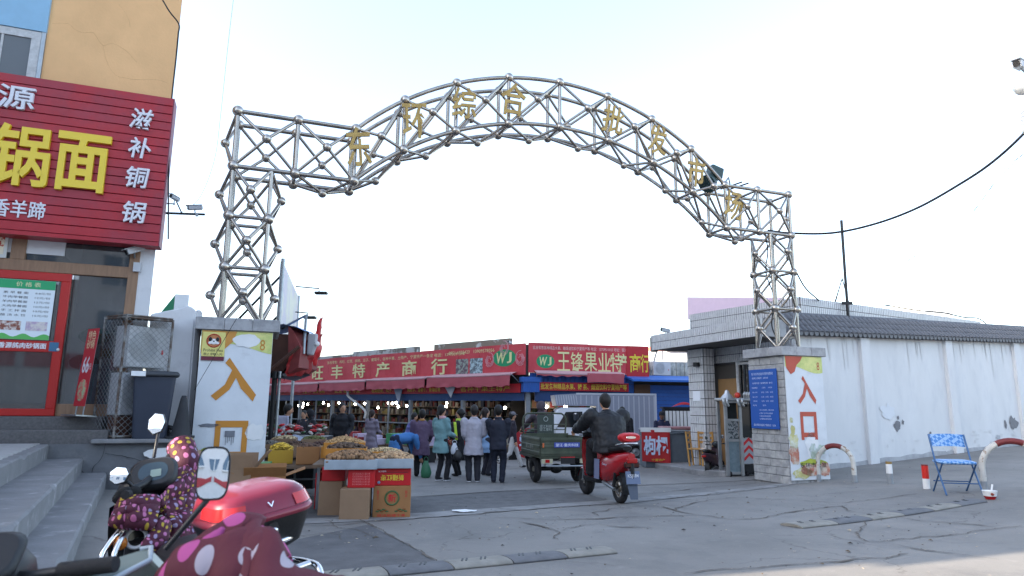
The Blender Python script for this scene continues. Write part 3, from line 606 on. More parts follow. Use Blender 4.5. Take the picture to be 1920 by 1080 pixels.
# plaster slab, cage, air conditioners, bin, cone, banner
m = MB(); m.prism([(-.95, .0, .6), (-.33, .0, .6), (-.36, .0, 2.6), (-.45, .0, 2.66), (-.62, .0, 2.6), (-.98, .0, 2.5)], (0, .16, 0)); m.prism([(-.33, .0, .6), (-.26, .12, .6), (-.29, .12, 2.62), (-.36, .0, 2.6)], (.0, .3, 0))
tag(m.build('plaster_slab', WWH, M=F0, bevel=.02), 'cracked white plaster slab between restaurant and gate pillar', 'wall')
m = MB(); m.prism([(-.92, .3, 2.5), (-.7, .3, 2.5), (-.7, .3, 2.86)], (0, .05, 0)); g1 = tag(m.build('sign_corner', mat('green board', '#2c7a55', .6), M=F0), 'green and white board corner above the plaster slab', 'sign')
m = MB(); m.box(-.70, -.50, .29, .34, 2.5, 2.87); m.build('white_board', WHITE, g1)
CAGE = thing('wire_cage', 'rusty chain link cage around the air conditioner units', 'cage', M=F0)
MESHM = mat('galvanised mesh wire', '#8d8f90', .5, .6); RUST = mat('rusty steel frame', '#5a4a40', .75, .2, var=.3, vs_=10, col2='#8a8a88', mixs=6)
CC = [Vector((-1.52, -.25, 0)), Vector((-1.18, -.66, 0)), Vector((-.62, -.34, 0))]
for a, b in ((CC[0], CC[1]), (CC[1], CC[2])):
    d = (b - a); L_ = d.length; d.normalize(); m = MB(); z0, z1 = .68, 2.36; st = .085; hgt = z1 - z0
    for sg in (1, -1):
        k = -int(hgt / st) - 1
        while k * st < L_ + hgt:
            x0 = k * st; pts = []
            for zz in (0, hgt):
                pts.append((x0 + sg * 0 + (zz if sg == 1 else -zz) + (0 if sg == 1 else 0), zz))
            (xa, za), (xb, zb) = pts
            # clip to [0,L]
            def cut(xa, za, xb, zb):
                t0, t1 = 0., 1.; dx = xb - xa
                for lo, hi in ((0, L_),):
                    ta, tb = (lo - xa) / dx, (hi - xa) / dx
                    if ta > tb: ta, tb = tb, ta
                    t0, t1 = max(t0, ta), min(t1, tb)
                return (t0, t1)
            t0, t1 = cut(xa, za, xb, zb)
            if t1 - t0 > .01:
                p = a + d * lerp(xa, xb, t0) + Z * (z0 + lerp(za, zb, t0)); q = a + d * lerp(xa, xb, t1) + Z * (z0 + lerp(za, zb, t1)); m.cyl(p, q, .0035, n=4, cap=False)
            k += 1
    m.build('wire_mesh', MESHM, CAGE)
    for p, q in ((a + Z * 2.36, b + Z * 2.36), (a + Z * .69, b + Z * .69)): m = MB(); m.cyl(p, q, .016, n=6); m.build('frame_bar', RUST, CAGE)
for p in CC: m = MB(); m.cyl(p + Z * .66, p + Z * 2.38, .018, n=6); m.build('frame_post', RUST, CAGE)
m = MB(); m.prism([(c.x, c.y, 2.385) for c in CC] + [(-.7, -.02, 2.385), (-1.5, -.02, 2.385)], (0, 0, .02)); m.build('roof_sheet', RUST, CAGE)
ACW = mat('aged white enamel', '#b5b6b8', .5, var=.1, vs_=5)
def aircon(label, s, t, z, rz, w=.62, h=.6, d=.3):
    o = thing('air_conditioner', label, 'air conditioner', M=F0 @ Matrix.Translation((s, t, z)) @ Matrix.Rotation(rz, 4, 'Z'))
    m = MB(); m.box(-w / 2, w / 2, -d / 2, d / 2, 0, h); m.build('casing', ACW, o, bevel=.015, seg=2)
    m = MB()
    for k in range(8): m.torus((-w * .12, -d / 2 - .006, h / 2), (0, 1, 0), .04 + .025 * k, .003, 24, 4)
    m.build('fan_grille', GALV, o)
    m = MB(); m.box(w / 2 + .002, w / 2 + .03, -.09, .1, h * .5, h * .85); m.build('service_cover', mat('service cover', '#9fa1ab', .5), o, bevel=.005)
    m = MB(); m.tube(crom([(w / 2 + .02, 0, h * .52), (w / 2 + .05, .01, h * .3), (w / 2 + .03, .06, .02)], 5), .014, 6); m.build('hose', DARKP, o)
    m = MB(); m.sph((w * .38, -d / 2 - .003, h * .4), .03, 8, 6, (.6, .1, 1.2)); m.build('red_mark', REDP, o)
    return o
aircon('upper air conditioner unit inside the wire cage', -1.02, -.22, 1.66, .75); aircon('lower air conditioner unit on bricks inside the wire cage', -1.03, -.22, .98, .72)
m = MB(); m.box(-.3, .3, -.12, .12, 0, .31); tag(m.build('brick_base', mat('dark brown brick', '#54382c', .85, var=.2, vs_=9, bump=.4), M=F0 @ Matrix.Translation((-1.03, -.2, .665)) @ Matrix.Rotation(.72, 4, 'Z')), 'dark brown brick base under the air conditioners', 'bricks')
BINM = mat('dark blue grey plastic', '#343a48', .5, var=.08, vs_=4)
BIN = thing('wheelie_bin', 'dark blue-grey wheeled rubbish bin on the ledge by the cage', 'bin', M=F0 @ Matrix.Translation((-.76, -.5, .662)) @ Matrix.Rotation(.12, 4, 'Z'))
def rr(w, d, z, r=.05, n=4):
    pts = []
    for cx_, cy_, a0 in ((w / 2 - r, d / 2 - r, 0), (-w / 2 + r, d / 2 - r, 90), (-w / 2 + r, -d / 2 + r, 180), (w / 2 - r, -d / 2 + r, 270)):
        for k in range(n + 1): a = R(a0 + 90 * k / n); pts.append((cx_ + r * math.cos(a), cy_ + r * math.sin(a), z))
    return pts
m = MB(); m.loft([rr(.42, .40, .0), rr(.43, .41, .03), rr(.53, .5, .8), rr(.54, .51, .86)]); m.build('bin_body', BINM, BIN)
m = MB(); m.loft([rr(.58, .56, .865), rr(.62, .6, .875), rr(.62, .6, .9), rr(.56, .54, .935), rr(.3, .3, .945)]); m.build('lid', mat('bin lid plastic', '#3a3d42', .55), BIN)
m = MB(); m.box(-.3, .3, -.012, .0, -.03, .03); m.box(.05, .11, .27, .33, .82, .86); m.M = None; m = MB(); m.cyl((-.22, .3, .86), (.22, .3, .86), .018, n=8); m.build('handle', BINM, BIN)
m = MB(); m.box(-.3, -.12, -.305, -.301, .86, .93); m.build('sticker', WHITE, BIN)
for x_ in (-.24, .24): m = MB(); m.torus((x_, .2, .09), (1, 0, 0), .06, .03, 16, 8); m.cyl((x_ - .015, .2, .09), (x_ + .015, .2, .09), .055, n=12); m.build('wheel', DARKP, BIN)
CONE = thing('traffic_cone', 'dirty dark traffic cone beside the wheeled bin', 'cone', M=F0 @ Matrix.Translation((-.35, -.62, .662)))
CNM = mat('blackened rubber', '#2b2c30', .7, var=.2, vs_=7)
m = MB(); m.loft([rr(.36, .36, 0, .06), rr(.36, .36, .03, .06)]); m.build('base', CNM, CONE); m = MB(); m.lathe([(.14, .03), (.13, .06), (.085, .3), (.045, .55), (.03, .6), (.028, .6)], n=18); m.build('body', CNM, CONE)
m = MB(); m.torus((-.55, .02, .09), (.3, 1, 0), .06, .03, 18, 8); tag(m.build('loose_wheel', DARKP, M=F0 @ Matrix.Translation((.05, -.6, .662))), 'small black loose wheel between bin and cone', 'wheel')
BAN = thing('banner_stand', 'narrow red roll-up banner with white numerals at the restaurant step', 'banner', M=F0 @ Matrix.Translation((-1.69, -.42, .962)) @ Matrix.Rotation(R(-52), 4, 'Z') @ Matrix.Rotation(R(-4), 4, 'X'))
m = MB(); m.box(-.15, .15, -.006, .0, .14, 1.24); m.build('fabric', mat('red banner cloth', '#b52a33', .6), BAN)
m = MB(); m.cyl((-.1, .02, 0), (-.1, .02, 1.2), .01, n=6); m.cyl((.1, .02, 0), (.1, .02, 1.2), .01, n=6); m.build('pole', GALV, BAN); m = MB(); m.box(-.2, .2, -.12, .16, 0, .02); m.build('foot', GALV, BAN)
text(BAN, 'banner_letters', '66', (-.02, -.007, .72), X, .17, .24, WL, ext=.001, off=.02); text(BAN, 'banner_letters', '元', (.1, -.007, .69), X, .07, .08, WL, ext=.001)
text(BAN, 'banner_letters', '特色\n砂锅', (0, -.007, 1.08), X, .2, .26, CREAM, ext=.001)
m = MB(); m.sph((0, -.008, .36), .13, 12, 8, (.9, .05, 1.2)); m.build('food_photo', mat('dish photo', '#9fb38a', .6, col2='#c9605a', mixs=12, mixlo=.45, mixhi=.55), BAN)
# ================================================================== BUILDINGS OUTSIDE THE FRAME (cast the shade and show in mirrors and glass)
def block(name, label, pts, z0, z1, mt, face=None):
    t = thing(name, label, 'building'); m = MB(); m.prism([(p.x, p.y, z0) for p in pts], (0, 0, z1 - z0)); m.build('wall', mt, t); return t
NB = block('apartment_block', 'tall pale apartment block standing beyond the restaurant, out of the picture', [W(-32, -6.75), W(-9, -6.75), W(-9, 46), W(-32, 46)], -2, 19, WWH)
NB2 = block('shade_block', 'low unseen block in front of the apartment block, added to shade the scooters', [W(-30, -6.8), W(-9, -6.8), W(-9, -9.2), W(-30, -9.2)], -2, 4.42, WWH)  # unseen block added as sun blocker; low so the top box stays lit
NB3 = block('shade_block', 'taller unseen block next to the low one, added to shade the nearest scooter', [W(-30, -9.25), W(-9, -9.25), W(-9, -18), W(-30, -18)], -2, 5.0, WWH)  # second unseen blocker, taller, added to keep the nearest quilt shaded
SB = block('street_building', 'white building with blue windows across the street behind the camera', [Vector((-60, -22, 0)), Vector((60, -22, 0)), Vector((60, -34, 0)), Vector((-60, -34, 0))], -1, 11, WWH)
m = MB(); m.box(-4, 4, .0, .12, 0, .8); rb = m.mesh('shop_band', mat('red shop band', '#a5323a', .5))
wm = MB(); wm.box(-.95, .95, 0, .05, 0, 1.7); wme = wm.mesh('window', mat('blue window glass', (.08, .14, .22), .08))
fm = MB()
for a, b, c, d in ((-1.05, 1.05, -.1, 0), (-1.05, 1.05, 1.7, 1.8), (-.05, .05, 0, 1.7)): fm.box(a, b, -.02, .1, c, d)
fme = fm.mesh('frame', WHITE)
for i in range(-12, 13):
    if i % 2 == 0: obj('shop_band', rb, SB, Matrix.Translation((i * 4.2, -21.99, 3.0)))
    for z in (4.6, 7.8):
        q = obj('window', wme, SB, Matrix.Translation((i * 4.2, -21.97, z))); obj('frame', fme, q)
for t_ in range(-1, 12):
    for z in (4, 7.2, 10.4, 13.6): q = obj('window', wme, NB, frame(W(-8.97, t_ * 4.0 - 2, z), V, Z) @ Matrix.Rotation(math.pi / 2, 4, 'X') @ Matrix.Rotation(math.pi, 4, 'Z'))
# ================================================================== MARKET SHOPS
C0 = Vector((.65, 27, 0)); LD = Vector((-.7297, .6838, 0))
FL = frame(C0, -LD, Vector((.6838, .7297, 0))); RDa = R(13); FR = frame(C0, (math.cos(RDa), math.sin(RDa), 0), (-math.sin(RDa), math.cos(RDa), 0))
MRED = mat('market red vinyl', '#c0434b', .55, var=.06, vs_=1.2, col2='#b5363f', mixs=.8); MRED2 = mat('banner red vinyl', '#a91f28', .55, var=.05)
LET = mat('pale gold letters', '#d6d29a', .5); LETY = mat('yellow letters', '#d8c23a', .5); SMALLT = mat('pale small print', '#d8b4b0', .6)
WJG = mat('green oval', '#1f8a5a', .5); AWN = mat('faded pink awning cloth', '#a8505a', .7, var=.1, vs_=2, bump=.3, bs=6); AWR = mat('awning roll', '#b99398', .6, var=.1)
BLUEB = mat('blue corrugated steel', '#2456a0', .5, var=.12, vs_=2)
GP = mat('grey post paint', '#7d8288', .5, var=.15)
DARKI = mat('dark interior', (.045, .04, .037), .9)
GOODS = [mat('goods ' + c, c, .6) for c in ('#5e2420', '#6e6236', '#7d786e', '#33482f', '#4f3322', '#6b4528', '#3d2a3a', '#5d5850', '#7a2a26', '#2a3248')]
BULB = mat('lit bulb', (1, .93, .8), .4, emit=9)
SHL = thing('market_shop', 'long market shop with red fascia, open blue front and lit shelves facing the square', 'shop', M=FL)
LEN = 24.
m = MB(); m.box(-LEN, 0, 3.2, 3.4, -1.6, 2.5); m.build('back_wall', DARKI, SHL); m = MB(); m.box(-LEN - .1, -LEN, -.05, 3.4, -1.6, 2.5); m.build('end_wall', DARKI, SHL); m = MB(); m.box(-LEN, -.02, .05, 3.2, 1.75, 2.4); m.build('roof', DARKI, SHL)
m = MB(); m.box(-LEN, -.02, -.05, 3.4, -1.6, -.78); m.build('floor', CONC, SHL)
m = MB(); m.box(-LEN, -.1, -.08, .0, 1.38, 1.74); m.build('blue_fascia', mat('blue fascia', '#23406f', .5, var=.08), SHL)
for k in (3.74, 7.4, 10.9, 14.2, 17.6, 21):
    m = MB(); m.box(-k - .07, -k + .07, -.12, .04, -1.6, 1.40); m.build('post', GP, SHL)
for a, b in ((21, 17.6), (17.6, 14.2), (14.2, 10.9), (10.9, 7.4)):      # glazed counters / doors with frames
    for x_ in (lerp(a, b, .5),): m = MB(); m.box(-x_ - .03, -x_ + .03, -.06, 0, -1.2, 1.38); m.build('mullion', GP, SHL)
    m = MB(); m.box(-a + .07, -b - .07, -.05, .01, .3, .35); m.build('glazing_bar', GP, SHL)
rg = random.Random(21)
def shelves(t, x0, x1, y, z0, z1, seed):
    rg = random.Random(seed); m = MB(); b = MB(); z = z0
    while z < z1:
        b.box(x0, x1, y - .45, y, z, z + .03); x_ = x0 + .02
        while x_ < x1 - .1:
            w = rg.uniform(.07, .24); h = rg.uniform(.14, .34); m.cm = rg.randrange(len(GOODS))
            if rg.random() < .9: m.box(x_, x_ + w - .012, y - .42 + rg.uniform(0, .12), y - .08, z + .032, z + .032 + h)
            x_ += w
        z += .42
    b.build('shelf', mat('shelf board', '#6d5c4c', .6), t); q = m.build('shelf_goods', GOODS, t, kind='stuff')
for i, (a, b) in enumerate(((3.6, .3), (7.3, 3.9), (10.8, 7.5), (14.1, 11), (17.5, 14.3), (21, 17.7))):
    shelves(SHL, -a, -b, 2.9, -.6, 1.4, i); shelves(SHL, -a + .3, -b - .3, 1.0, -.75, -.2, i + 40)
    for j in range(rg.choice((3, 4))):
        x_ = rg.uniform(-a, -b); y_ = rg.uniform(.2, 2.2); z_ = rg.uniform(1.0, 1.3)
        m = MB(); m.sph((x_, y_, z_), .055, 8, 6, (1, 1, 1.2)); q = m.build('light_bulb', BULB, SHL); m = MB(); m.cyl((x_, y_, z_ + .08), (x_, y_, 1.76), .01, n=5); m.build('lamp_cord', WIRE, q)
# big sign along the left wing
SG = thing('shop_sign', 'long red fascia sign with pale gold characters and green WJ oval facing the square', 'sign', M=FL)
nP = 18
for i in range(nP):
    a = -LEN + LEN / nP * i; m = MB(); m.box(a + .006, a + LEN / nP - .006, -.14, -.08, 2.42, 3.67 + (.02 if i % 3 else 0)); m.build('panel', MRED, SG)
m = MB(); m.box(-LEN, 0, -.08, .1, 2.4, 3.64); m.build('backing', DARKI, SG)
for ch, k in zip('好旺丰特产商行', (17.88, 15.73, 13.77, 11.7, 9.61, 7.48, 5.29)): text(SG, 'sign_character', ch, (-k, -.142, 2.92), X, 1.12, .74, LET, ext=.03, off=.012)
text(SG, 'small_letters', '批发零售：枸杞、红枣、核桃、瓜子、葡萄干、各种干果、土特产、宁夏特产一条龙 电话：13995091398', (-9.2, -.142, 3.45), X, 11.2, .17, LET, ext=.004)
text(SG, 'small_letters', '0951-6025423   13909578056', (-3.2, -.142, 3.5), X, 2.9, .14, LET, ext=.004)
def oval(t, x_, z_, rx, rz, y):
    m = MB(); m.poly([(x_ + rx * math.cos(a), y, z_ + rz * math.sin(a)) for a in [i * math.pi / 16 for i in range(32)]]); m.build('green_oval', WJG, t)
    text(t, 'sign_character', 'W', (x_ - rx * .25, y - .002, z_), X, rx * .85, rz * 1.25, LET, ext=.012, off=.02, shear=.15); text(t, 'sign_character', 'J', (x_ + rx * .45, y - .002, z_), X, rx * .42, rz * 1.25, LET, ext=.012, off=.02)
oval(SG, -1.16, 3.14, .66, .36, -.146)
for x_, c, c2 in ((-3.75, '#8f9a90', '#5d4a55'), (-2.85, '#a9c0c6', '#59656b')):
    m = MB(); m.box(x_ - .4, x_ + .4, -.146, -.142, 2.5, 3.2); m.build('photo_print', mat('photo ' + c, c, .5, col2=c2, mixs=9, mixlo=.45, mixhi=.55), SG)
sw = MB()
for cx_, cz, sgn in ((-2.05, 3.1, 1), (-.25, 3.1, -1), (-1.2, 3.55, 1)):
    for j in range(5):
        r0 = .08 + .05 * j; sw.tube([(cx_ + sgn * (r0 * math.cos(a * .5 + j)), -.146, cz + r0 * 1.1 * math.sin(a * .5 + j)) for a in range(9)], .012, 4)
sw.build('scroll_print', mat('pale pink scroll', '#d6a4ac', .6), SG, kind='stuff')
m = MB(); m.box(-LEN, -.2, -.2, -.13, 1.70, 2.06); RB = tag(m.build('banner_sign', MRED2, M=FL), 'low red banner with small gold characters under the pink awnings', 'sign')
text(RB, 'banner_letters', '各种干果土特产', (-2.25, -.204, 1.87), X, 3.0, .2, LETY, ext=.004)
for k, s_ in ((6.3, '枸杞子、葡萄干、青海红枣'), (9.2, '各类糖果、瓜子、炒货'), (12.6, '批发 零售 干果'), (16, '宁夏特产 红枣 核桃')): text(RB, 'banner_letters', s_, (-k, -.204, 1.87), X, 2.4, .18, LETY, ext=.004)
def awning(parent_M, x0, x1, out, zt, zb, label, seed, drop=1.):
    t = thing('awning', label, 'awning', M=parent_M, group='pink awnings over the shop fronts')
    m = MB(); n = 40
    m.grid(lambda a, b: (lerp(x0, x1, a), lerp(-.15, -out, b), lerp(zt + .12, zt, b) - .025 * math.sin(a * math.pi) * b), n, 4); m.build('canopy', AWR, t)
    m = MB(); m.tube([(lerp(x0, x1, k / 8), -out, zt - .025 * math.sin(k / 8 * math.pi)) for k in range(9)], .05, 8); m.build('roller', AWR, t)
    m = MB(); m.grid(lambda a, b: (lerp(x0, x1, a), -out - .03 + .05 * noise.noise((a * 9 + seed, b * 2, 1)) * b, lerp(zt, zb + .04 * noise.noise((a * 7, seed, 3)) + .025 * math.sin(a * 50), b) - .025 * math.sin(a * math.pi)), n, 6); m.build('valance', AWN, t)
    for x_ in (x0 + .05, x1 - .05): m = MB(); m.cyl((x_, -.1, zt - .3), (x_, -out, zt), .018, n=6); m.build('arm', GP, t)
for k0, k1, wh in ((5.62, .42, 'next to the blue corner post'), (10.35, 5.78, 'below the shang character'), (14.8, 10.5, 'over the white downpipe'), (19.1, 14.95, 'second from the stall roof'), (23.5, 19.25, 'partly behind the stall roof')):
    awning(FL, -k1, -k0, .55, 2.47 - .008 * k0, 2.02 - .008 * k0, 'faded pink rolled awning ' + wh, k0)
m = MB(); m.tube(crom([(-12.36, -.35, 1.95), (-12.3, -.35, 1.75), (-12.2, -.33, 1.55), (-10.93, -.2, .9), (-10.9, -.2, .5)], 3), .06, 8); tag(m.build('downpipe', mat('white pipe', '#c9c9c9', .4), M=FL), 'white bent downpipe in front of the market shop', 'pipe')
for k, c in ((8.1, '#8f93a3'), (4.35, '#b8b8bf')):
    m = MB(); m.prism([(-k - .35, -.3, 2.0), (-k + .35, -.3, 1.98), (-k + .1, -.32, 1.2 if k > 5 else 1.5)], (0, .02, 0)); tag(m.build('cloth_corner', mat('tarp ' + c, c, .7), M=FL), 'loose grey cloth corner hanging under the awning' if k > 5 else 'loose white cloth corner hanging beside the gold lettered banner', 'cloth')
# wooden crates and goods boxes put out on low benches in front
# right wing
SHR = thing('fruit_shop', 'right wing of the market with blue fascia and red fruit shop signs', 'shop', M=FR)
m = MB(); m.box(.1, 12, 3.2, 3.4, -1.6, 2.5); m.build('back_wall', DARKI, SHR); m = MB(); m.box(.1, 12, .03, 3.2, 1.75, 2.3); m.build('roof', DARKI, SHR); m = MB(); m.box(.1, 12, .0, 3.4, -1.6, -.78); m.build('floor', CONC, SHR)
m = MB()
for k in range(22): m.box(.3 + .19 * k, .3 + .19 * k + .15, -.055 - .015 * (k % 2), -.03, 2.14, 2.44)
m.box(.1, 4.6, -.03, .03, 2.1, 2.5); m.build('blue_cladding', BLUEB, SHR)
m = MB(); m.box(.3, 4.3, -.08, .0, 1.36, 1.78); m.build('blue_fascia', mat('blue fascia', '#23406f', .5), SHR)
shelves(SHR, .5, 4.2, 2.4, -.6, 1.4, 77)
for x_, z_ in ((.9, 1.0), (1.9, 1.15), (3.1, 1.05)): m = MB(); m.sph((x_, .9, z_), .08, 8, 6, (1, 1, 1.3)); m.build('light_bulb', BULB, SHR)
m = MB(); m.box(-.08, .1, -.14, .05, -1.6, 1.9); m.build('corner_post', GP, SHR)
m = MB(); m.box(-.25, .42, -.35, .02, 1.72, 2.12)
for k in range(7): m.box(-.24 + .095 * k, -.2 + .095 * k, -.365, -.35, 1.72, 2.12)
m.box(-.32, .48, -.4, .02, 2.12, 2.32); m.build('corner_box', BLUEB, SHR)
for j in range(19):
    m = MB(); m.box(4.36, 9.5, -.03 - .012 * (j % 2), .02, -.95 + .16 * j, -.95 + .16 * j + .15); m.build('shutter_slat', BLUEB, SHR)
m = MB(); m.prism([(4.2, -.9, 2.28), (4.2, .2, 2.5), (4.2, .2, 2.42), (4.2, -.9, 2.2)], (6, 0, 0)); m.build('eave', BLUEP, SHR)
m = MB(); m.box(4.6, 5.3, -.12, -.04, 1.5, 2.1); m.build('shutter_motor', mat('brown rust panel', '#5c4433', .8), SHR)
GW_ = mat('grey weathered sheet', '#8c8f8e', .7, var=.2, vs_=2, col2='#b5b6b2', mixs=3)
m = MB()
for k in range(26): m.box(5.2 + .2 * k, 5.2 + .2 * k + .17, .8 - .02 * (k % 2), .86, 2.3, 3.15)
m.build('upper_wall', GW_, SHR)
SR = thing('fruit_sign', 'red fruit shop sign with WJ oval and gold characters, torn at one end', 'sign', M=FR)
for i in range(5): m = MB(); m.box(.02 + .86 * i, .87 + .86 * i, -.12, -.06, 2.5, 3.7 + .02 * (i < 3)); m.build('panel', MRED, SR)
m = MB(); m.box(4.26, 5.25, -.16, -.1, 2.42, 3.7); m.build('loose_panel', MRED2, SR)
for ch, k in zip('王锋果业特', (1.5, 2.08, 2.68, 3.27, 3.8)): text(SR, 'sign_character', ch, (k, -.122, 2.98), X, .54, .78, LET, ext=.02, off=.004)
text(SR, 'sign_character', '产', (4.12, -.122, 2.98), X, .4, .76, LET, ext=.02, off=.012); text(SR, 'sign_character', '商', (4.63, -.162, 2.98), X, .5, .76, LETY, ext=.01, off=.012); text(SR, 'sign_character', '行', (5.06, -.162, 2.98), X, .36, .76, LETY, ext=.01, off=.012)
oval(SR, .73, 2.97, .38, .28, -.124)
text(SR, 'small_letters', '批发零售各种精品水果、糖烟酒饮料宁夏特产等 电话：13709511033 地址：银川市', (2.3, -.122, 3.52), X, 4.2, .15, SMALLT, ext=.004)
awning(FR, .25, 4.0, .5, 2.48, 2.38, 'faded pink rolled awning below the WJ fruit sign', 31)
m = MB(); m.grid(lambda a, b: (lerp(2.37, 3.95, a), -.56 + .03 * noise.noise((a * 6, b, 3)), lerp(2.5, 2.12 + .03 * math.sin(a * 4), b)), 20, 5); tag(m.build('awning_flap', AWN, M=FR), 'dropped flap of pink cloth hanging from the fruit shop awning', 'cloth')
m = MB(); m.box(.42, 4.3, -.2, -.12, 1.79, 2.13); RB2 = tag(m.build('banner_sign', MRED2, M=FR), 'low red banner with yellow characters under the fruit shop awning', 'sign')
text(RB2, 'banner_letters', '批发各种精品水果、糖 茶、烟酒饮料宁夏特产等', (2.36, -.204, 1.96), X, 3.7, .24, LETY, ext=.004, off=.01)
o = aircon('white air conditioner on the grey upper wall beside the fruit sign', 0, 0, 0, 0, .8, .6, .3); o.matrix_world = FR @ Matrix.Translation((6.1, .5, 2.52))
m = MB(); m.cyl((5.6, .5, 2.5), (6.0, .4, 3.9), .03, n=6); m.cyl((6.2, .5, 3.2), (6.25, .5, 4.2), .02, n=6); tag(m.build('roof_struts', GP, M=FR), 'thin grey struts standing on the blue eave', 'strut')
# boards and peeling walls above the left wing
PEEL = mat('peeling white board', '#b9bab9', .8, col2='#77726b', mixs=1.1, mixlo=.50, mixhi=.56, var=.06)
PEEL2 = mat('brown board with peeling posters', '#85786b', .8, col2='#c2c2c0', mixs=1.3, mixlo=.55, mixhi=.6, var=.06)
m = MB(); m.box(-27, -14.4, 1.2, 1.4, 2.4, 4.0); m.box(-14.35, -8.6, 1.2, 1.4, 2.4, 4.12); tag(m.build('parapet_wall', PEEL, M=FL), 'peeling white parapet wall above the long red sign', 'wall')
m = MB(); m.box(-7.4, -2.2, 1.3, 1.45, 2.4, 4.15); tag(m.build('roof_board', PEEL2, M=FL), 'brown roof board with torn white posters behind the red sign', 'board')
cctv('small black camera on top of the red sign near the WJ oval', FL @ Vector((-.9, -.1, 3.78)), (-.5, -.8, .1), (0, 0, -.08), .9)
# far lattice mast and far buildings
m = MB()
for k in range(9): z = 9 + 1.4 * k; m.cyl((-.35, 0, z), (.35, 0, z + 1.4), .03, n=4); m.cyl((.35, 0, z), (-.35, 0, z + 1.4), .03, n=4); m.cyl((-.35, 0, z), (.35, 0, z), .03, n=4)
for x_ in (-.35, .35): m.cyl((x_, 0, -2), (x_, 0, 22), .04, n=4)
tag(m.build('lattice_mast', mat('pale mast', '#8f8682', .6), M=Matrix.Translation((-.2, 120, 0))), 'faint thin lattice mast rising beyond the market roofs', 'mast')
FB = thing('far_building', 'pale far building with an orange roof beyond the blue shutters', 'building', M=Matrix.Translation((15, 60, 0)))
m = MB(); m.box(-8, 8, 0, 8, -2, 6.2); m.build('wall', WWH, FB); m = MB(); m.box(-1, 8.2, -.2, 8.2, 6.2, 7.2); m.build('roof', mat('orange roof', '#c8664e', .7), FB)
for k in range(6): m = MB(); m.box(-6 + 2.4 * k, -4.8 + 2.4 * k, -.05, .02, 3.2, 4.8); m.build('window', DGLASS, FB)
FB2 = thing('far_building', 'white far tower block just above the guardhouse parapet', 'building', M=Matrix.Translation((45.5, 70, 0)))
m = MB(); m.box(-1.4, 1.6, 0, 6, -3, 13.2); m.prism([(-1.4, 0, 13.2), (1.6, 0, 13.2), (-1.4, 0, 13.7)], (0, 6, 0)); m.build('wall', mat('pale far wall', '#cfd4d8', .8), FB2)
for k in range(5): m = MB(); m.box(-1.3, 1.5, -.04, .0, 11.4 + .36 * k, 11.5 + .36 * k); m.build('floor_band', mat('band grey', '#b8bec6', .8), FB2)
# ================================================================== GUARDHOUSE AND WHITE WALL (right)
STRIP = mat('white glazed strip tile', (.60, .60, .61), .3, var=.10, vs_=11, col2=(.48, .48, .49), mixs=7, mixlo=.55, mixhi=.7); GROUT = mat('dark grout', (.07, .067, .065), .9)
def strips(mb_, o, x, n, L_, rows, w=.085, gap=.026, h=.21, rgap=.018, th=.02, seed=0):
    o = Vector(o); x = Vector(x).normalized(); n = Vector(n).normalized(); rg = random.Random(seed); k = 0
    while k * w < L_ - .02:
        ww = min(w - gap, L_ - k * w - gap)
        for r in range(rows):
            mb_.fbox(o + x * (k * w + gap / 2) + Z * (r * (h + rgap)) + n * .001, x * ww, n * (th + rg.uniform(0, .002)), Z * h)
        k += 1
GH = thing('guardhouse', 'guardhouse with white strip tiled canopy, tiled pillar and dark porch', 'guardhouse', M=F0)
m = MB(); m.box(11.64, 12.5, 1.2, 5.75, 2.84, 3.28); m.box(12.5, 13.9, 2.4, 5.7, 2.84, 3.2); m.build('canopy', mat('canopy concrete', (.13, .128, .125), .85, var=.15), GH)
m = MB(); strips(m, (11.64, 5.75, 2.845), (0, -1, 0), (-1, 0, 0), 4.55, 2, h=.212); strips(m, (11.64, 1.2, 2.845), (1, 0, 0), (0, -1, 0), .2, 2, seed=2); m.build('strip_tiles', STRIP, GH, kind='stuff')
m = MB(); m.box(11.85, 12.5, 1.17, 1.2, 2.85, 3.27); m.build('granite_fascia', CAPM, GH)
m = MB(); m.box(11.6, 11.85, 5.7, 5.8, 2.8, 3.25); m.build('broken_corner', mat('broken cement', (.2, .19, .18), .9, bump=.8, bs=12), GH, bevel=.03)
K = Vector((14.0, 2.2, 0)); a2_ = R(29.9 - 20.8); WDl = Vector((math.cos(a2_), math.sin(a2_), 0)); E2 = Vector((13.45, 6.3, 0))
pl_ = [K, K + WDl * 9.3, K + WDl * 9.3 + Vector((-math.sin(a2_), math.cos(a2_), 0)) * 3, E2 + Vector((6, .6, 0)), E2]
m = MB(); m.prism([(p.x, p.y, 3.2) for p in pl_], (0, 0, .9)); m.build('parapet', GROUT, GH)
m = MB(); m.prism([(p.x, p.y, -.7) for p in pl_], (0, 0, 3.88)); m.build('room_walls', WWH, GH)
m = MB(); d1 = (K - E2); strips(m, (E2.x, E2.y, 3.22), d1, (d1.y, -d1.x, 0) if d1.y * -1 < 0 else (d1.y, -d1.x, 0), d1.length, 4, h=.205); n2 = Vector((math.sin(a2_), -math.cos(a2_), 0)); strips(m, (K.x, K.y, 3.22), WDl, n2, 9.3, 4, h=.205, seed=3); m.build('strip_tiles', STRIP, GH, kind='stuff')
m = MB(); m.box(12.27, 12.62, 4.12, 4.82, -.7, 2.84); m.build('porch_pillar', GROUT, GH)
m = MB(); strips(m, (12.27, 4.82, -.68), (0, -1, 0), (-1, 0, 0), .7, 15, w=.1, h=.215); strips(m, (12.27, 4.12, -.68), (1, 0, 0), (0, -1, 0), .35, 15, w=.1, h=.215, seed=4); m.build('pillar_tiles', STRIP, GH, kind='stuff')
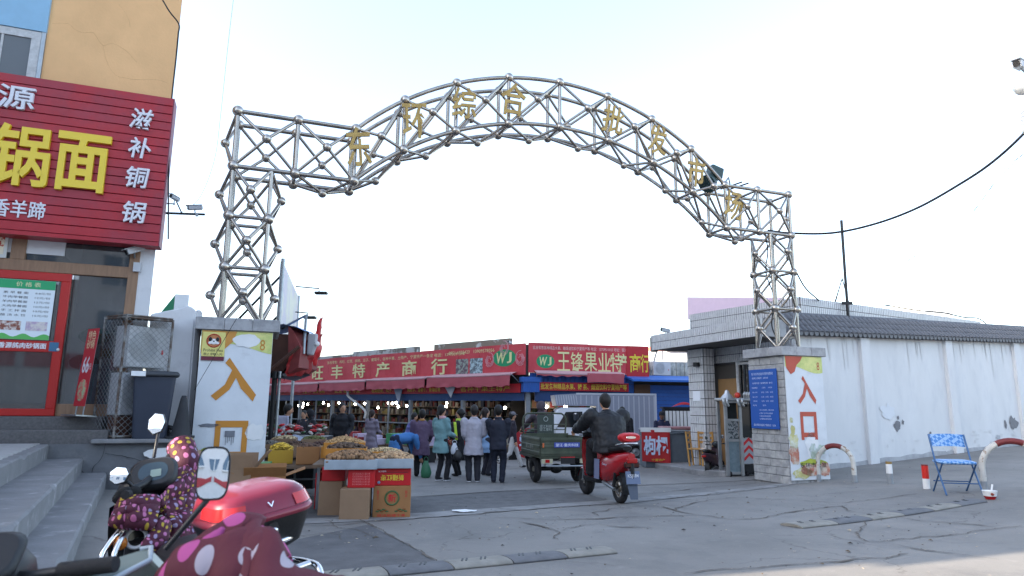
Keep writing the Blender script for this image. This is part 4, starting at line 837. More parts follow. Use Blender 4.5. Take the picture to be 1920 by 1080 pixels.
m = MB(); m.box(12.8, 12.9, 1.3, 5.6, 2.35, 2.85); m.build('beam', GROUT, GH); m = MB(); strips(m, (12.8, 5.6, 2.4), (0, -1, 0), (-1, 0, 0), 4.4, 2, h=.205); m.build('strip_tiles', STRIP, GH, kind='stuff')
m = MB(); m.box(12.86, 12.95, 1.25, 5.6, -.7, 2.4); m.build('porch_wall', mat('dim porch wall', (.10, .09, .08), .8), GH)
m = MB(); m.box(12.72, 12.80, 3.25, 4.1, -.55, 1.95); m.build('door_board', mat('ochre plywood', (.30, .17, .07), .7, var=.15, vs_=2.5), GH)
m = MB(); m.box(12.74, 12.78, 1.3, 3.2, .6, 2.35); q = m.build('window', DGLASS, GH)
for k in range(14): m = MB(); m.cyl((12.70, 1.35 + .14 * k, .6), (12.70, 1.35 + .14 * k, 2.35), .012, n=6); m.build('bar', RUST, q)
for z_ in (1.35, 2.3): m = MB(); m.box(12.68, 12.73, 1.3, 3.22, z_, z_ + .06); m.build('rail', ALU, q)
m = MB(); m.box(12.66, 12.74, 3.18, 3.26, -.5, 2.4); m.build('door_jamb', ALU, GH)
m = MB(); m.box(12.235, 12.25, 4.3, 4.62, 1.35, 1.62); m.build('notice', PAPER, GH)
m = MB(); m.cyl((12.2, 4.35, 2.42), (12.2, 4.35, 2.3), .1, n=12); m.build('porch_lamp', DARKP, GH)
cctv('white bullet camera standing on the tiled canopy corner', W(11.9, 5.4, 3.42), (-.9, -.35, .15), (0, 0, -.14), 1.1)
# pale billboard behind the guardhouse
m = MB(); m.prism([(6.98, 26, 4.6), (8.9, 21.5, 4.0), (8.9, 21.5, 4.75), (6.98, 26, 5.5)], (.1, .05, 0)); tag(m.build('billboard', mat('pale lilac board', '#c9b4c6', .6, var=.05)), 'pale lilac billboard on the guardhouse roof', 'billboard')
# blue fee board on the stone pillar
FEE = thing('fee_board', 'blue parking fee board with white print on the stone pillar', 'sign', M=frame(W(10.955, 0, 0), -V, U))
BLB = mat('blue board', '#1c4fa0', .45); WP = mat('white board print', '#c6d3ea', .6)
m = MB(); m.box(-.75, .1, -.012, .01, .72, 2.0); m.build('board', BLB, FEE, bevel=.004)
rows = [('银川市东环综合批发市场停车收费标准', 1.9, .66, .06, -.33), ('收费公示编号：640105', 1.81, .5, .045, -.4), ('收费项目  收费标准  备注', 1.7, .62, .036, -.33), ('车辆类型', 1.6, .18, .032, -.58), ('小型车', 1.6, .12, .03, -.3), ('大型车', 1.6, .12, .03, -.1),
        ('首小时', 1.5, .16, .03, -.58), ('2元  3元  5元', 1.5, .36, .032, -.2), ('每小时', 1.4, .16, .03, -.58), ('1元  2元  4元', 1.4, .36, .032, -.2), ('夜间', 1.31, .12, .03, -.58), ('3元  5元  8元', 1.31, .36, .032, -.2), ('包月', 1.22, .12, .03, -.6), ('面议', 1.22, .1, .03, -.3),
        ('1.执行公务的警车、消防车免费', 1.12, .44, .03, -.25), ('2.停放十五分钟以内免费', 1.05, .4, .03, -.27), ('3.请自觉按标准缴费', .99, .34, .03, -.3), ('4.贵重物品请随身携带', .93, .36, .03, -.29), ('银川市物价局监制  举报电话：12358', .8, .66, .05, -.33)]
for s_, z_, w_, h_, x_ in rows: text(FEE, 'board_letters', s_, (x_, -.013, z_), X, w_, h_, WP, ext=.001)
# white wall with pilasters and grey tiled coping
WD = Vector((7.83, 4.5, 0)).normalized(); WN = Vector((-WD.y, WD.x, 0)); P0 = Vector((9.06, 17.8, 0)); FW = frame(P0, WD, WN)
WALLM = mat('whitewashed wall', (.69, .685, .68), .85, var=.06, vs_=1.2, col2=(.60, .60, .61), mixs=1.6, mixlo=.5, mixhi=.75, bump=.35, bs=9, stretch=(1, 1, .45))
def ztop(w): return 3.03 + .0385 * (w + 2.06)
def zgw(w): p = FW @ Vector((w, -.2, 0)); return gz(p.x, p.y)
WALL = thing('boundary_wall', 'long whitewashed boundary wall with pilasters and grey tiled coping', 'wall', M=FW)
m = MB(); n = 60; w0, w1 = -2.6, 15
m.grid(lambda a, b: (lerp(w0, w1, a), .008 * noise.noise((a * 30, b * 6, 0)), lerp(zgw(lerp(w0, w1, a)) - .3, ztop(lerp(w0, w1, a)) + .12, b)), n, 20); m.build('wall_face', WALLM, WALL)
m = MB(); m.prism([(w0, .02, -1), (w1, .02, -1), (w1, .02, ztop(w1) + .1), (w0, .02, ztop(w0) + .1)], (0, .28, 0)); m.build('wall_core', WALLM, WALL)
for w_ in (.45, 4.7, 8.95, 13.1):
    m = MB(); m.box(w_, w_ + .4, -.10, .03, zgw(w_) - .2, ztop(w_) + .05); m.build('pilaster', WALLM, WALL, bevel=.01)
m = MB(); n = 50; m.loft([[(lerp(w0, w1, k / n), -.02 - .02 * abs(noise.noise((k * .7, 0, 0))), zgw(lerp(w0, w1, k / n)) - .1), (lerp(w0, w1, k / n), -.015, zgw(lerp(w0, w1, k / n)) + .06 + .09 * abs(noise.noise((k * .31, 3, 0)))), (lerp(w0, w1, k / n), .012, zgw(lerp(w0, w1, k / n)) + .1 + .1 * abs(noise.noise((k * .31, 3, 0))))] for k in range(n + 1)], cap=False, closed=False); m.build('wall_foot', mat('grimy wall foot', (.34, .34, .345), .9, var=.25, vs_=3, bump=.5, bs=12), WALL)
DP_ = mat('bare cement patch', (.2, .2, .21), .9, var=.2)
def patch(w_, z_, rx, rz, seed, mt=DP_): m = MB(); m.poly([(w_ + rx * math.cos(a) * (1 + .7 * noise.noise((math.cos(a) * 1.6, math.sin(a) * 1.6, seed))), -.015, z_ + rz * math.sin(a) * (1 + .7 * noise.noise((math.cos(a) * 1.6 + 7, math.sin(a) * 1.6, seed)))) for a in [i * math.pi / 20 for i in range(40)]]); m.build('bare_patch', mt, WALL)
patch(1.95, .72, .16, .12, 1); patch(2.22, .8, .05, .06, 2); patch(2.0, .93, .04, .06, 9); patch(3.55, .5, .05, .04, 3); patch(8.45, .76, .26, .2, 4); patch(7.95, .7, .08, .13, 5); patch(7.4, .3, .16, .09, 6, mat('faint patch', (.45, .46, .48), .9)); patch(1.55, 1.1, .3, .2, 7, mat('fresh whitewash', (.70, .71, .73), .85))
rg = random.Random(31); m = MB()
for k in range(46):
    w_ = rg.uniform(-2.3, 13); L_ = rg.uniform(.25, 1.5) * rg.uniform(.4, 1); h0 = ztop(w_) + .02; ww = rg.uniform(.02, .07)
    m.poly([(w_ - ww, -.0125, h0), (w_ - ww * .6, -.0125, h0 - L_ * .5), (w_ - .006, -.0125, h0 - L_), (w_ + .008, -.0125, h0 - L_ * .95), (w_ + ww * .4, -.0125, h0 - L_ * .4), (w_ + ww * .9, -.0125, h0)])
for k in range(70):
    w_ = rg.uniform(-2.3, 13); z_ = zgw(w_) + rg.uniform(.1, .7) ** 1.4; rx, rz_ = rg.uniform(.02, .12), rg.uniform(.01, .05)
    m.poly([(w_ + rx * math.cos(a) * (1 + .5 * noise.noise((math.cos(a) * 2, math.sin(a) * 2, k))), -.0128, z_ + rz_ * math.sin(a) * (1 + .5 * noise.noise((math.cos(a) * 2, math.sin(a) * 2, k + 9)))) for a in [i * math.pi / 8 for i in range(16)]])
m.build('rain_stains', mat('rain stain', (.65, .645, .64), .9, var=.06, vs_=4), WALL, kind='stuff')
TILE = mat('dark grey clay tile', (.115, .12, .134), .75, var=.3, vs_=5, bump=.4, bs=30); TILE2 = mat('grey clay tile end', (.16, .162, .17), .8, var=.25, vs_=9)
m = MB(); m.loft([[(.085 * (1 - .12 * j) * math.cos(R(a)), lerp(0, .215, j), .085 * (1 - .12 * j) * math.sin(R(a))) for a in range(180, -1, -30)] for j in (0, 1)], cap=False, closed=False); m.poly([(.083 * math.cos(R(a)), .0, .083 * math.sin(R(a))) for a in range(0, 181, 30)]); tme = m.mesh('roof_tile', TILE)
m = MB(); m.lathe([(.08, 0), (.08, .02)], ax=(0, 1, 0), n=14); eme = m.mesh('end_tile', TILE2)
sl_ = math.atan2(.5, .42); w_ = w0; i = 0
while w_ < 13.2:
    for r in range(3):
        k = r * .2; p = Vector((w_, -.19 + k * math.cos(sl_), ztop(w_) + .02 + k * math.sin(sl_) + .006 * r + random.uniform(-.004, .004)))
        obj('roof_tile', tme, WALL, Matrix.Translation(p) @ Matrix.Rotation(sl_, 4, 'X') @ Matrix.Rotation(random.uniform(-.04, .04), 4, 'Z'))
    obj('end_tile', eme, WALL, Matrix.Translation((w_, -.215, ztop(w_) + .02)))
    w_ += .205; i += 1
m = MB(); m.prism([(w0, -.2, ztop(w0) - .03), (w0, .24, ztop(w0) + .46), (w0, .24, ztop(w0) + .05), (w0, -.1, ztop(w0) - .06)], (15.8, 0, 15.8 * .0385)); m.build('pan_tiles', mat('dark pan tile', (.04, .041, .045), .8), WALL)
m = MB(); m.tube([(w0, .24, ztop(w0) + .52), (w0 + 15.8, .24, ztop(w0 + 15.8) + .52)], .075, 8); m.build('ridge', TILE, WALL)
# poles and cables at right
cable('cable', 'thick black cable swinging from the arch to the street pole', [(5.78, 14.5, 5.12), (6.34, 14.6, 5.09), (6.98, 14.0, 4.94), (7.59, 13.4, 4.98), (8.14, 12.8, 5.15), (8.63, 12.2, 5.45), (8.92, 11.7, 5.7), (9.18, 11.2, 6.06), (9.43, 10.6, 6.58)], .024)
cable('cable', 'short black cable dropping from the arch tower to the parapet', [(6.42, 14.7, 4.27), (6.99, 15.5, 3.99), (8.37, 17.8, 4.07)], .018)
cable('cable', 'tangled cable running down the stone pillar tower', [(5.75, 14.6, 5.1), (5.85, 14.75, 4.7), (5.8, 14.8, 4.2), (5.95, 14.8, 3.6), (5.9, 14.9, 3.0), (6.1, 14.9, 2.5)], .014)
PWIRE = mat('pale wire', '#8fa4b8', .5)
cable('wire', 'upper thin pale wire above the whitewashed wall', [(11.13, 20.0, 4.3), (10.54, 18.0, 4.8), (9.77, 16.0, 4.77), (9.95, 15.0, 5.0), (9.83, 13.5, 5.38), (9.72, 12.5, 5.84), (9.84, 12.0, 6.03)], .006, PWIRE)
cable('wire', 'lower thin pale wire above the whitewashed wall', [(11.13, 20.0, 4.3), (9.84, 16.0, 4.8), (9.67, 15.0, 4.7), (9.79, 14.0, 5.05), (9.85, 13.0, 5.68), (9.85, 12.0, 6.09)], .006, PWIRE)
cable('wire', 'dark wire draped along the top of the tiled parapet', [FW @ Vector(q) for q in ((2.5, .35, 4.2), (4, .3, 4.16), (5.5, .3, 4.2), (6.9, .35, 4.16), (7.9, .4, 4.2), (8.2, .25, 3.95), (8.4, .2, 3.7))], .02)
for k, pts in enumerate(([(1.9, .42, 4.1), (2.6, .4, 3.9), (3.4, .35, 3.6)], [(5.0, .42, 4.1), (5.8, .4, 3.85), (6.4, .35, 3.62)])): cable('wire', ('thin wire sagging across the strip tiles near the roof pole', 'thin wire sagging across the strip tiles near the parapet end')[k], [FW @ Vector(q) for q in pts], .008)
POLE = thing('roof_pole', 'slim dark pole fixed to the tiled parapet', 'pole', M=Matrix.Translation((9.34, 18.2, 3.4)))
m = MB(); m.tube([(0, 0, 0), (.01, 0, 1.5), (.03, 0, 3.05)], .04, 8); m.build('shaft', BLACKM, POLE); m = MB(); m.box(-.14, .14, -.03, .03, .62, .7); m.build('clamp', BLACKM, POLE)
m = MB(); m.tube([(9.5, 19.4, 4.0), (9.87, 19.4, 5.0), (10.05, 19.4, 4.0)], .03, 6); tag(m.build('wire_bracket', BLACKM), 'bent black wire bracket on the guardhouse roof', 'bracket')
PC = thing('camera_pole', 'street pole carrying a camera and white boxes at the road', 'pole', M=Matrix.Translation((9.5, 11.0, gz(9.5, 11))))
m = MB(); m.cyl((0, 0, -.1), (0, 0, 9), .09, .07, 14); m.build('shaft', WHITE, PC)
cctv('grey bullet camera on the street pole', (9.02, 10.9, 7.22), (-.75, -.6, -.2), (.25, .08, -.12), 1.5)
m = MB(); m.sph((9.06, 10.95, 6.82), .14, 14, 10); tag(m.build('dome_camera', mat('white dome', '#d6d6d2', .4)), 'white dome camera below the pole camera', 'camera')
m = MB(); m.box(9.04, 9.4, 10.9, 11.1, 6.0, 6.42); tag(m.build('pole_box', mat('white dome', '#d6d6d2', .4), bevel=.03), 'white equipment box on the street pole', 'box')
# floodlight on the arch
FLD = thing('floodlight', 'dark green floodlight clamped on top of the arch', 'floodlight', M=F0 @ Matrix.Translation((9.85, .2, 6.0)))
GM = mat('dark green housing', '#2f4546', .45, var=.1)
m = MB(); m.lathe([(.09, 0), (.17, .06), (.2, .2), (.2, .24)], c=(-.12, 0, .14), ax=(-.7, -.3, -.55), n=18); m.build('reflector', GM, FLD); m = MB(); m.M = Matrix.Translation((.0, .02, .33)) @ Matrix.Rotation(.25, 4, 'Y'); m.box(-.16, .16, -.12, .12, -.13, .13); m.build('ballast', GM, FLD, bevel=.03, seg=2)
m = MB(); m.tube([(.1, -.1, .0), (.28, -.1, .22), (.35, -.05, .1)], .02, 6); m.build('bracket', GALV, FLD)
for k in (0, .18): m = MB(); m.cyl((.2 + k, .1, .0), (.52 + k, -.25, .1), .018, n=6); m.build('clamp_bar', BLACKM, FLD)
# ================================================================== STREET FURNITURE
HP = mat('chipped white paint on steel', (.55, .54, .50), .6, col2=(.25, .17, .11), mixs=7, mixlo=.56, mixhi=.64, var=.1); HR = mat('maroon paint', '#6e2a2a', .5, var=.1); HG = mat('grey steel', '#8a8f93', .55, var=.15)
def hoop(label, a, b, h):
    a = G(*a, -.05); b = G(*b, -.05); c = (a + b) / 2; r = (b - a).length / 2; x = (b - a).normalized()
    t = thing('hoop_barrier', label, 'barrier', M=Matrix.Translation(c), group='steel hoop barriers')
    def at(an): return x * (-r * math.cos(an)) + Z * (h - r + r * math.sin(an))
    m = MB(); m.tube([x * -r, x * -r + Z * .2], .052, 10); m.build('leg_sleeve', HG, t); m = MB(); m.tube([x * r, x * r + Z * .2], .052, 10); m.build('leg_sleeve', HG, t)
    m = MB(); m.tube([x * -r + Z * .2] + [at(k * R(65) / 6) for k in range(7)], .05, 10); m.build('hoop', HP, t); m = MB(); m.tube([at(R(115) + k * R(65) / 6) for k in range(7)] + [x * r + Z * .2], .05, 10); m.build('hoop', HP, t)
    m = MB(); m.tube([at(R(64) + k * R(52) / 6) for k in range(7)], .052, 10); m.build('red_sleeve', HR, t)
hoop('rusty white hoop barrier with maroon top beside the stone pillar', (6.44, 14.3), (6.92, 13.75), .78); hoop('rusty white hoop barrier with maroon top behind the blue chair', (7.95, 11.5), (8.72, 11.15), .84)
def bollard(label, p, cols, h=.44):
    t = thing('bollard', label, 'bollard', M=Matrix.Translation(G(*p, -.02)), group='short pipe bollards'); z = 0
    for c, k, nm in cols:
        m = MB(); m.cyl((0, 0, z), (0, 0, z + h * k), .055, n=16); m.build(nm, c, t); z += h * k
bollard('short bollard with grey foot, white band and rusty top', (7.3, 13.15), ((HG, .5, 'foot'), (WHITE, .4, 'band'), (mat('brass rust', '#8f7442', .6), .1, 'cap'))); bollard('short bollard with white foot and red upper half', (7.35, 12.1), ((WHITE, .45, 'foot'), (mat('bright red paint', '#c8281f', .4), .5, 'sleeve'), (HR, .05, 'cap')))
def speed_bump(label, a, b, nseg, first, wd=.32, h=.035):
    a = Vector((*a, 0)); b = Vector((*b, 0)); x = (b - a).normalized(); y = Vector((-x.y, x.x, 0)); L_ = (b - a).length / nseg
    t = thing('speed_bump', label, 'speed bump', M=Matrix.Translation((a.x, a.y, 0)), group='rubber speed bumps')
    LB = mat('dirty cream rubber', (.225, .215, .19), .8, var=.25, vs_=6, bump=.4); DB = mat('dark rubber', (.12, .122, .13), .8, var=.25, vs_=6, bump=.4)
    for k in range(nseg):
        m = MB(); rings = []
        for e in (.006, L_ - .006):
            ring = []
            for q in range(9):
                an = math.pi * q / 8; p = a + x * (k * L_ + e) - y * (wd / 2 * math.cos(an)); ring.append(p - a + Z * (gzn(p.x, p.y) + .004 + h * math.sin(an) ** .8))
            rings.append(ring)
        m.loft(rings, cap=True); seg = m.build('segment', LB if (k + first) % 2 == 0 else DB, t)
        mm = MB()
        for q in (.3, .62):
            for r in (-.02, .02):
                p = a + x * (L_ * (k + q) + r) + y * .02; mm.M = Matrix.Translation(p - a + Z * (gzn(p.x, p.y) + h + .004)); mm.cbox((0, 0, 0), .016, .1, .006)
        mm.build('groove', DARKP, seg)
speed_bump('cream and black rubber speed bump near the scooters', (-1.5, 5.36), (.94, 6.65), 5, 0); speed_bump('cream and dark rubber speed bump leading to the blue chair', (3.38, 8.34), (6.98, 10.3), 6, 0)
# folding chair
CH_ = thing('folding_chair', 'blue folding chair with checked padded seat and back on the pavement', 'chair', M=Matrix.Translation(G(7.35, 11.3)) @ Matrix.Rotation(R(-12), 4, 'Z') @ Matrix.Scale(1.12, 4))
BT = mat('blue grey steel tube', '#3f5f86', .4, .3); CHK = bpy.data.materials.new('blue check vinyl'); CHK.use_nodes = True
_n = CHK.node_tree; _c = _n.nodes.new('ShaderNodeTexChecker'); _c.inputs['Color1'].default_value = hexc('#3f7cc0'); _c.inputs['Color2'].default_value = hexc('#8fb2da'); _c.inputs['Scale'].default_value = 22; _t = _n.nodes.new('ShaderNodeTexCoord'); _mp = _n.nodes.new('ShaderNodeMapping'); _mp.inputs['Rotation'].default_value = (0, .6, .78); _n.links.new(_t.outputs['Object'], _mp.inputs[0]); _n.links.new(_mp.outputs[0], _c.inputs[0]); _n.links.new(_c.outputs[0], _n.nodes['Principled BSDF'].inputs['Base Color']); _n.nodes['Principled BSDF'].inputs['Roughness'].default_value = .4
for sx in (-1, 1):
    x_ = .24 * sx
    m = MB(); m.tube([(x_, -.28, 0), (x_, .0, .42), (x_, .17, .84)], .013, 8); m.build('back_upright', BT, CH_)
    m = MB(); m.tube([(x_ * .92, .24, 0), (x_ * .92, -.18, .43)], .012, 8); m.build('leg', BT, CH_)
for y_, z_ in ((-.17, .16), (.15, .16)): m = MB(); m.cyl((-.24, y_, z_), (.24, y_, z_), .009, n=6); m.build('rung', BT, CH_)
m = MB(); m.loft([rr(.42, .38, .425, .05), rr(.46, .42, .44, .06), rr(.46, .42, .465, .06), rr(.38, .34, .48, .06)]); m.build('seat', CHK, CH_, Matrix.Translation((0, -.02, 0)))
m = MB(); m.loft([[(x_ * .24, .12 + .015 * (1 - x_ * x_) * -1 + e, z_) for x_ in [k / 6 - 1 for k in range(13)] for z_ in (0,)] for e, z_ in ((0, 0),)] * 1, cap=False) if False else None
m = MB(); m.grid(lambda a, b: ((a - .5) * .47, .135 - .03 * math.sin(a * math.pi) + .04 * b, lerp(.66, .84, b) + .012 * math.sin(a * math.pi)), 10, 4); m.build('backrest', CHK, CH_); mo = CH_.children[-1].modifiers.new('s', 'SOLIDIFY'); mo.thickness = .03
# noodle cup with a stick
CUP = thing('paper_cup', 'instant noodle cup with a stick left on the ground', 'cup', M=Matrix.Translation(G(7.3, 10.45)))
m = MB(); m.lathe([(.06, 0), (.085, .045), (.086, .045)], n=18); m.build('red_base', REDP, CUP); m = MB(); m.lathe([(.085, .046), (.1, .12), (.103, .125), (.092, .12), (.07, .06)], n=18); m.build('cup_wall', WHITE, CUP)
m = MB(); m.M = Matrix.Translation((.03, 0, .12)) @ Matrix.Rotation(.25, 4, 'Y'); m.box(-.012, .012, -.004, .004, -.04, .1); m.build('stick', WHITE, CUP); m = MB(); m.sph((-.02, -.088, .08), .03, 8, 6, (1, .2, .8)); m.build('cup_print', mat('brown print', '#8a3f2c', .6), CUP)
m = MB(); m.add([(.17 * math.cos(a) * (1 + .1 * math.sin(3 * a)), .1 * math.sin(a), .006 + .004 * math.sin(5 * a)) for a in [i * math.pi / 12 for i in range(24)]], [tuple(range(24))]); tag(m.build('litter_paper', WHITE, M=Matrix.Translation(G(-.63, 9.5, .02))), 'flattened white paper lying on the paving strip', 'litter')
rg = random.Random(9)
# kerbed island by the guardhouse
ip = [(4.22, 23.3), (4.35, 19.8), (4.75, 17.2), (5.2, 16.5), (6.8, 17.1), (6.6, 23.5)]
m = MB(); zt = [gz(x_, y_) + .13 for x_, y_ in ip]; nI = len(ip)
m.add([(x_, y_, z_) for (x_, y_), z_ in zip(ip, zt)] + [(x_, y_, gz(x_, y_) - .1) for x_, y_ in ip], [tuple(range(nI))[::-1]] + [(i, (i + 1) % nI, (i + 1) % nI + nI, i + nI) for i in range(nI)]); m.build('kerb_island', CONC, kind='structure', bevel=.02)
# electric gate head unit
GB = thing('gate_cabinet', 'stainless sliding gate cabinet with red chevrons and crown at the stone pillar', 'cabinet', M=Matrix.Translation(G(5.55, 16.62)) @ Matrix.Rotation(R(8), 4, 'Z'))
SS_ = mat('brushed gate steel', (.44, .45, .46), .4, .8, var=.2, vs_=6)
for x_, y_ in ((-.36, -.2), (.0, -.22), (.02, .2), (-.36, .2), (.4, -.1), (.4, .25)): m = MB(); m.box(x_ - .035, x_ + .035, y_ - .03, y_ + .03, .02, 1.78); m.build('frame_post', SS_, GB)
for z_ in (.05, .82, 1.3, 1.74): m = MB(); m.box(-.325, -.035, -.225, -.175, z_, z_ + .06); m.build('frame_rail', SS_, GB)
m = MB(); m.box(-.33, -.04, -.19, -.18, .11, .82); m.build('lower_panel', mat('mottled steel', '#8fa3ad', .3, .6, var=.2, vs_=14), GB); m = MB(); m.box(-.33, -.04, -.19, -.18, .88, 1.3); m.build('etched_panel', mat('etched steel', '#a8adb0', .3, .5, col2='#4f565a', mixs=16, mixlo=.48, mixhi=.53), GB); m = MB(); m.box(-.33, -.04, -.15, -.14, 1.36, 1.74); m.build('screen', DGLASS, GB)
m = MB(); m.M = Matrix.Translation((.2, -.17, 0)) @ Matrix.Rotation(R(17), 4, 'Z'); m.box(-.17, .17, -.01, .02, .92, 1.72); m.build('dark_panel', DGLASS, GB)
m = MB(); m.M = Matrix.Translation((.2, -.175, 0)) @ Matrix.Rotation(R(17), 4, 'Z'); m.box(-.17, .17, -.015, .02, .3, .9); CV = m.build('chevron_board', mat('grey reflective', '#9a9fa6', .4), GB)
for k in range(3):
    z_ = .36 + .18 * k; m = MB(); m.M = Matrix.Translation((.2, -.178, 0)) @ Matrix.Rotation(R(17), 4, 'Z')
    m.poly([(-.16, -.016, z_), (-.16, -.016, z_ + .08), (0, -.016, z_ + .2), (.16, -.016, z_ + .08), (.16, -.016, z_), (0, -.016, z_ + .12)][::-1]); m.build('chevron', REDP, CV)
m = MB(); m.box(-.42, .46, -.27, .28, 1.79, 1.86); m.build('top_plate', SS_, GB, bevel=.02)
for x_ in (-.42, -.33, -.05, .06, .4): m = MB(); m.tube(crom([(x_, -.27, 1.84), (x_ - .03, -.3, 1.78), (x_ - .01, -.3, 1.7), (x_ + .03, -.29, 1.66)], 4), [.03] * 12 + [.012], 7); m.build('scroll', SS_, GB)
m = MB(); m.lathe([(.16, 1.86), (.11, 1.93), (.06, 1.98), (.05, 2.03), (.02, 2.06)], c=(-.2, 0, 0), n=14); m.build('crown', SS_, GB)
for k in range(6): m = MB(); m.tube(crom([(.14 + .06 * k, -.2, 1.86), (.13 + .06 * k, -.22, 1.95), (.17 + .06 * k, -.2, 2.0)], 4), .025, 6); m.build('crest', SS_, GB)
m = MB(); m.sph((.05, -.05, 1.93), .075, 12, 8); m.build('beacon', mat('red beacon', '#c53a2a', .3), GB)
m = MB(); m.box(-.05, .42, -.16, .3, .06, .26); m.build('drive_base', DARKP, GB, bevel=.02)
for x_ in (-.3, .12, .36): m = MB(); m.torus((x_, -.2, .06), (1, 0, 0), .04, .025, 14, 8); m.build('wheel', RUBBER, GB)
# fold-up lattice of the gate behind the cabinet
LT = thing('folding_gate', 'folded stainless lattice of the sliding gate beside the pillar', 'gate', M=Matrix.Translation(G(6.0, 16.9)) @ Matrix.Rotation(R(14), 4, 'Z'))
for k in range(7): m = MB(); m.box(.02 + .055 * k, .045 + .055 * k, -.25, -.22, .06, 1.72 - .02 * (k % 2)); m.build('upright', SS_, LT)
for z_ in (.5, 1.1, 1.6): m = MB(); m.box(0, .42, -.215, -.2, z_, z_ + .03); m.build('cross_bar', SS_, LT)
# wooden chairs
def wood_chair(label, x_, y_, rz, dz=.13):
    t = thing('wooden_chair', label, 'chair', M=Matrix.Translation(G(x_, y_, dz)) @ Matrix.Rotation(rz, 4, 'Z'), group='yellow wooden chairs by the guardhouse'); wm_ = mat('yellow pine', '#b98a4a', .5, var=.12, vs_=5)
    for sx in (-1, 1): m = MB(); m.box(sx * .19 - .022, sx * .19 + .022, -.2, -.16, 0, .44); m.build('leg', wm_, t); m = MB(); m.fbox((sx * .19 - .022, .16, 0), (.044, 0, 0), (0, .04, 0), (0, .08, .92)); m.build('back_post', wm_, t)
    m = MB(); m.box(-.23, .23, -.23, .22, .44, .475); m.build('seat', wm_, t, bevel=.01)
    for z_ in (.6, .72, .85): m = MB(); m.box(-.17, .17, .195 + (z_ - .44) * .085, .215 + (z_ - .44) * .085, z_, z_ + .06); m.build('slat', wm_, t)
wood_chair('yellow wooden chair turned sideways beside the tiled pillar', 5.15, 18.7, R(60)); wood_chair('yellow wooden chair with slatted back behind the gate cabinet', 5.5, 18.9, R(150))
# goji stall
GS = thing('goji_stall', 'grey skirted stall table beside the guardhouse pillar', 'table', M=Matrix.Translation(G(4.9, 20.75)) @ Matrix.Rotation(R(2), 4, 'Z'))
m = MB(); m.box(-.85, 1.1, -.3, .5, .0, 1.08); m.build('skirt', mat('grey tarp', '#5c646c', .7, var=.1), GS); m = MB(); m.grid(lambda a, b: (lerp(-.9, 1.15, a), lerp(-.36, .55, b), 1.12 + .05 * noise.noise((a * 6, b * 3, 0)) - (.12 if b < .12 else 0)), 30, 10); m.build('cover', mat('clear plastic cover', '#a9b0b6', .3, var=.15, vs_=4), GS)
m = MB(); m.box(-.3, 1.0, -.2, .4, 1.1, 1.2); m.build('bagged_goods', mat('pink bags', '#9a6f72', .5, var=.3, vs_=6), GS, bevel=.03)
GBN = thing('goji_banner', 'red cloth banner with white goji characters hung on the grey stall', 'banner', M=Matrix.Translation((4.35, 20.32, .0)))
m = MB(); m.grid(lambda a, b: (lerp(-.42, .42, a) + .03 * (1 - b) * noise.noise((a * 3, b, 2)), .02 * noise.noise((a * 4, b * 3, 5)) - .02, lerp(-.42, .52, b) - .06 * a * (1 - b)), 20, 16); m.build('cloth', mat('red banner vinyl', '#b3262a', .55), GBN)
m = MB(); m.grid(lambda a, b: (lerp(-.46, .46, a), -.03 + .02 * noise.noise((a * 4, b * 3, 5)), lerp(.43, .56, b)), 12, 3); m.build('white_hem', WHITE, GBN)
text(GBN, 'banner_letters', '枸杞', (-.01, -.06, .04), X, .74, .56, WP, ext=.002, off=.03); text(GBN, 'small_letters', '宁夏特产', (.05, -.06, -.38), X, .4, .07, LETY, ext=.002)
RK = thing('wire_rack', 'white slatted crate rack behind the goji stall', 'rack', M=Matrix.Translation((5.45, 22.0, .5)))
m = MB(); m.box(-.4, .6, .1, .5, -.1, .62); m.build('body', DARKP, RK)
for k in range(8): m = MB(); m.box(-.38 + .12 * k, -.29 + .12 * k, .06, .09, 0, .55); m.build('slat', WHITE, RK)
m = MB(); m.box(-.45, .65, .05, .55, .62, .68); m.build('frame', BLACKM, RK)
m = MB(); m.grid(lambda a, b: (lerp(-.1, .7, a), .3 + .1 * b, .68 + .16 * math.sin(a * 3) * (1 - abs(b - .5))), 10, 6); m.build('red_cloth', MRED2, RK)
# red round notice in the square
m = MB(); m.add([(.5 * math.cos(a), 0, .45 * math.sin(a)) for a in [i * math.pi / 16 for i in range(32)]], [tuple(range(32))]); RS = tag(m.build('retail_sign', MRED2, M=Matrix.Translation((.55, 20.6, .05))), 'red retail sign cloth behind the green tricycle', 'sign')
text(RS, 'sign_letters', '零', (-.1, -.01, .0), X, .4, .5, WP, ext=.003, off=.02)
# ================================================================== SCOOTERS
def wheel(t, y, R_=.215, r=.052, x=0., w=1., hub=STEELB, axis=(1, 0, 0), name='wheel'):
    m = MB(); m.torus((x, y, R_), axis, R_ - r, r, 30, 10, w); ty = m.build(name, RUBBER, t)
    m = MB(); m.torus((x, y, R_), axis, R_ - r * 1.75, .014, 28, 6, 2.0)
    m.build('rim', hub, ty)
    m = MB(); a = Vector(axis)
    for k in range(5):
        an = 2 * math.pi * k / 5; d = Vector((0, math.cos(an), math.sin(an))); m.cyl(Vector((x, y, R_)) + d * .02, Vector((x, y, R_)) + d * (R_ - r * 1.7), .016, .012, 6)
    m.cyl(Vector((x, y, R_)) - a * .05, Vector((x, y, R_)) + a * .05, .055, n=14); m.build('hub', hub, ty)
    return ty
def ell(cx_, cz, rx, rz, y, n=16, p=2.4):
    out = []
    for k in range(n):
        a = 2 * math.pi * k / n; c, s_ = math.cos(a), math.sin(a)
        out.append((cx_ + rx * math.copysign(abs(c) ** (2 / p), c), y, cz + rz * math.copysign(abs(s_) ** (2 / p), s_)))
    return out
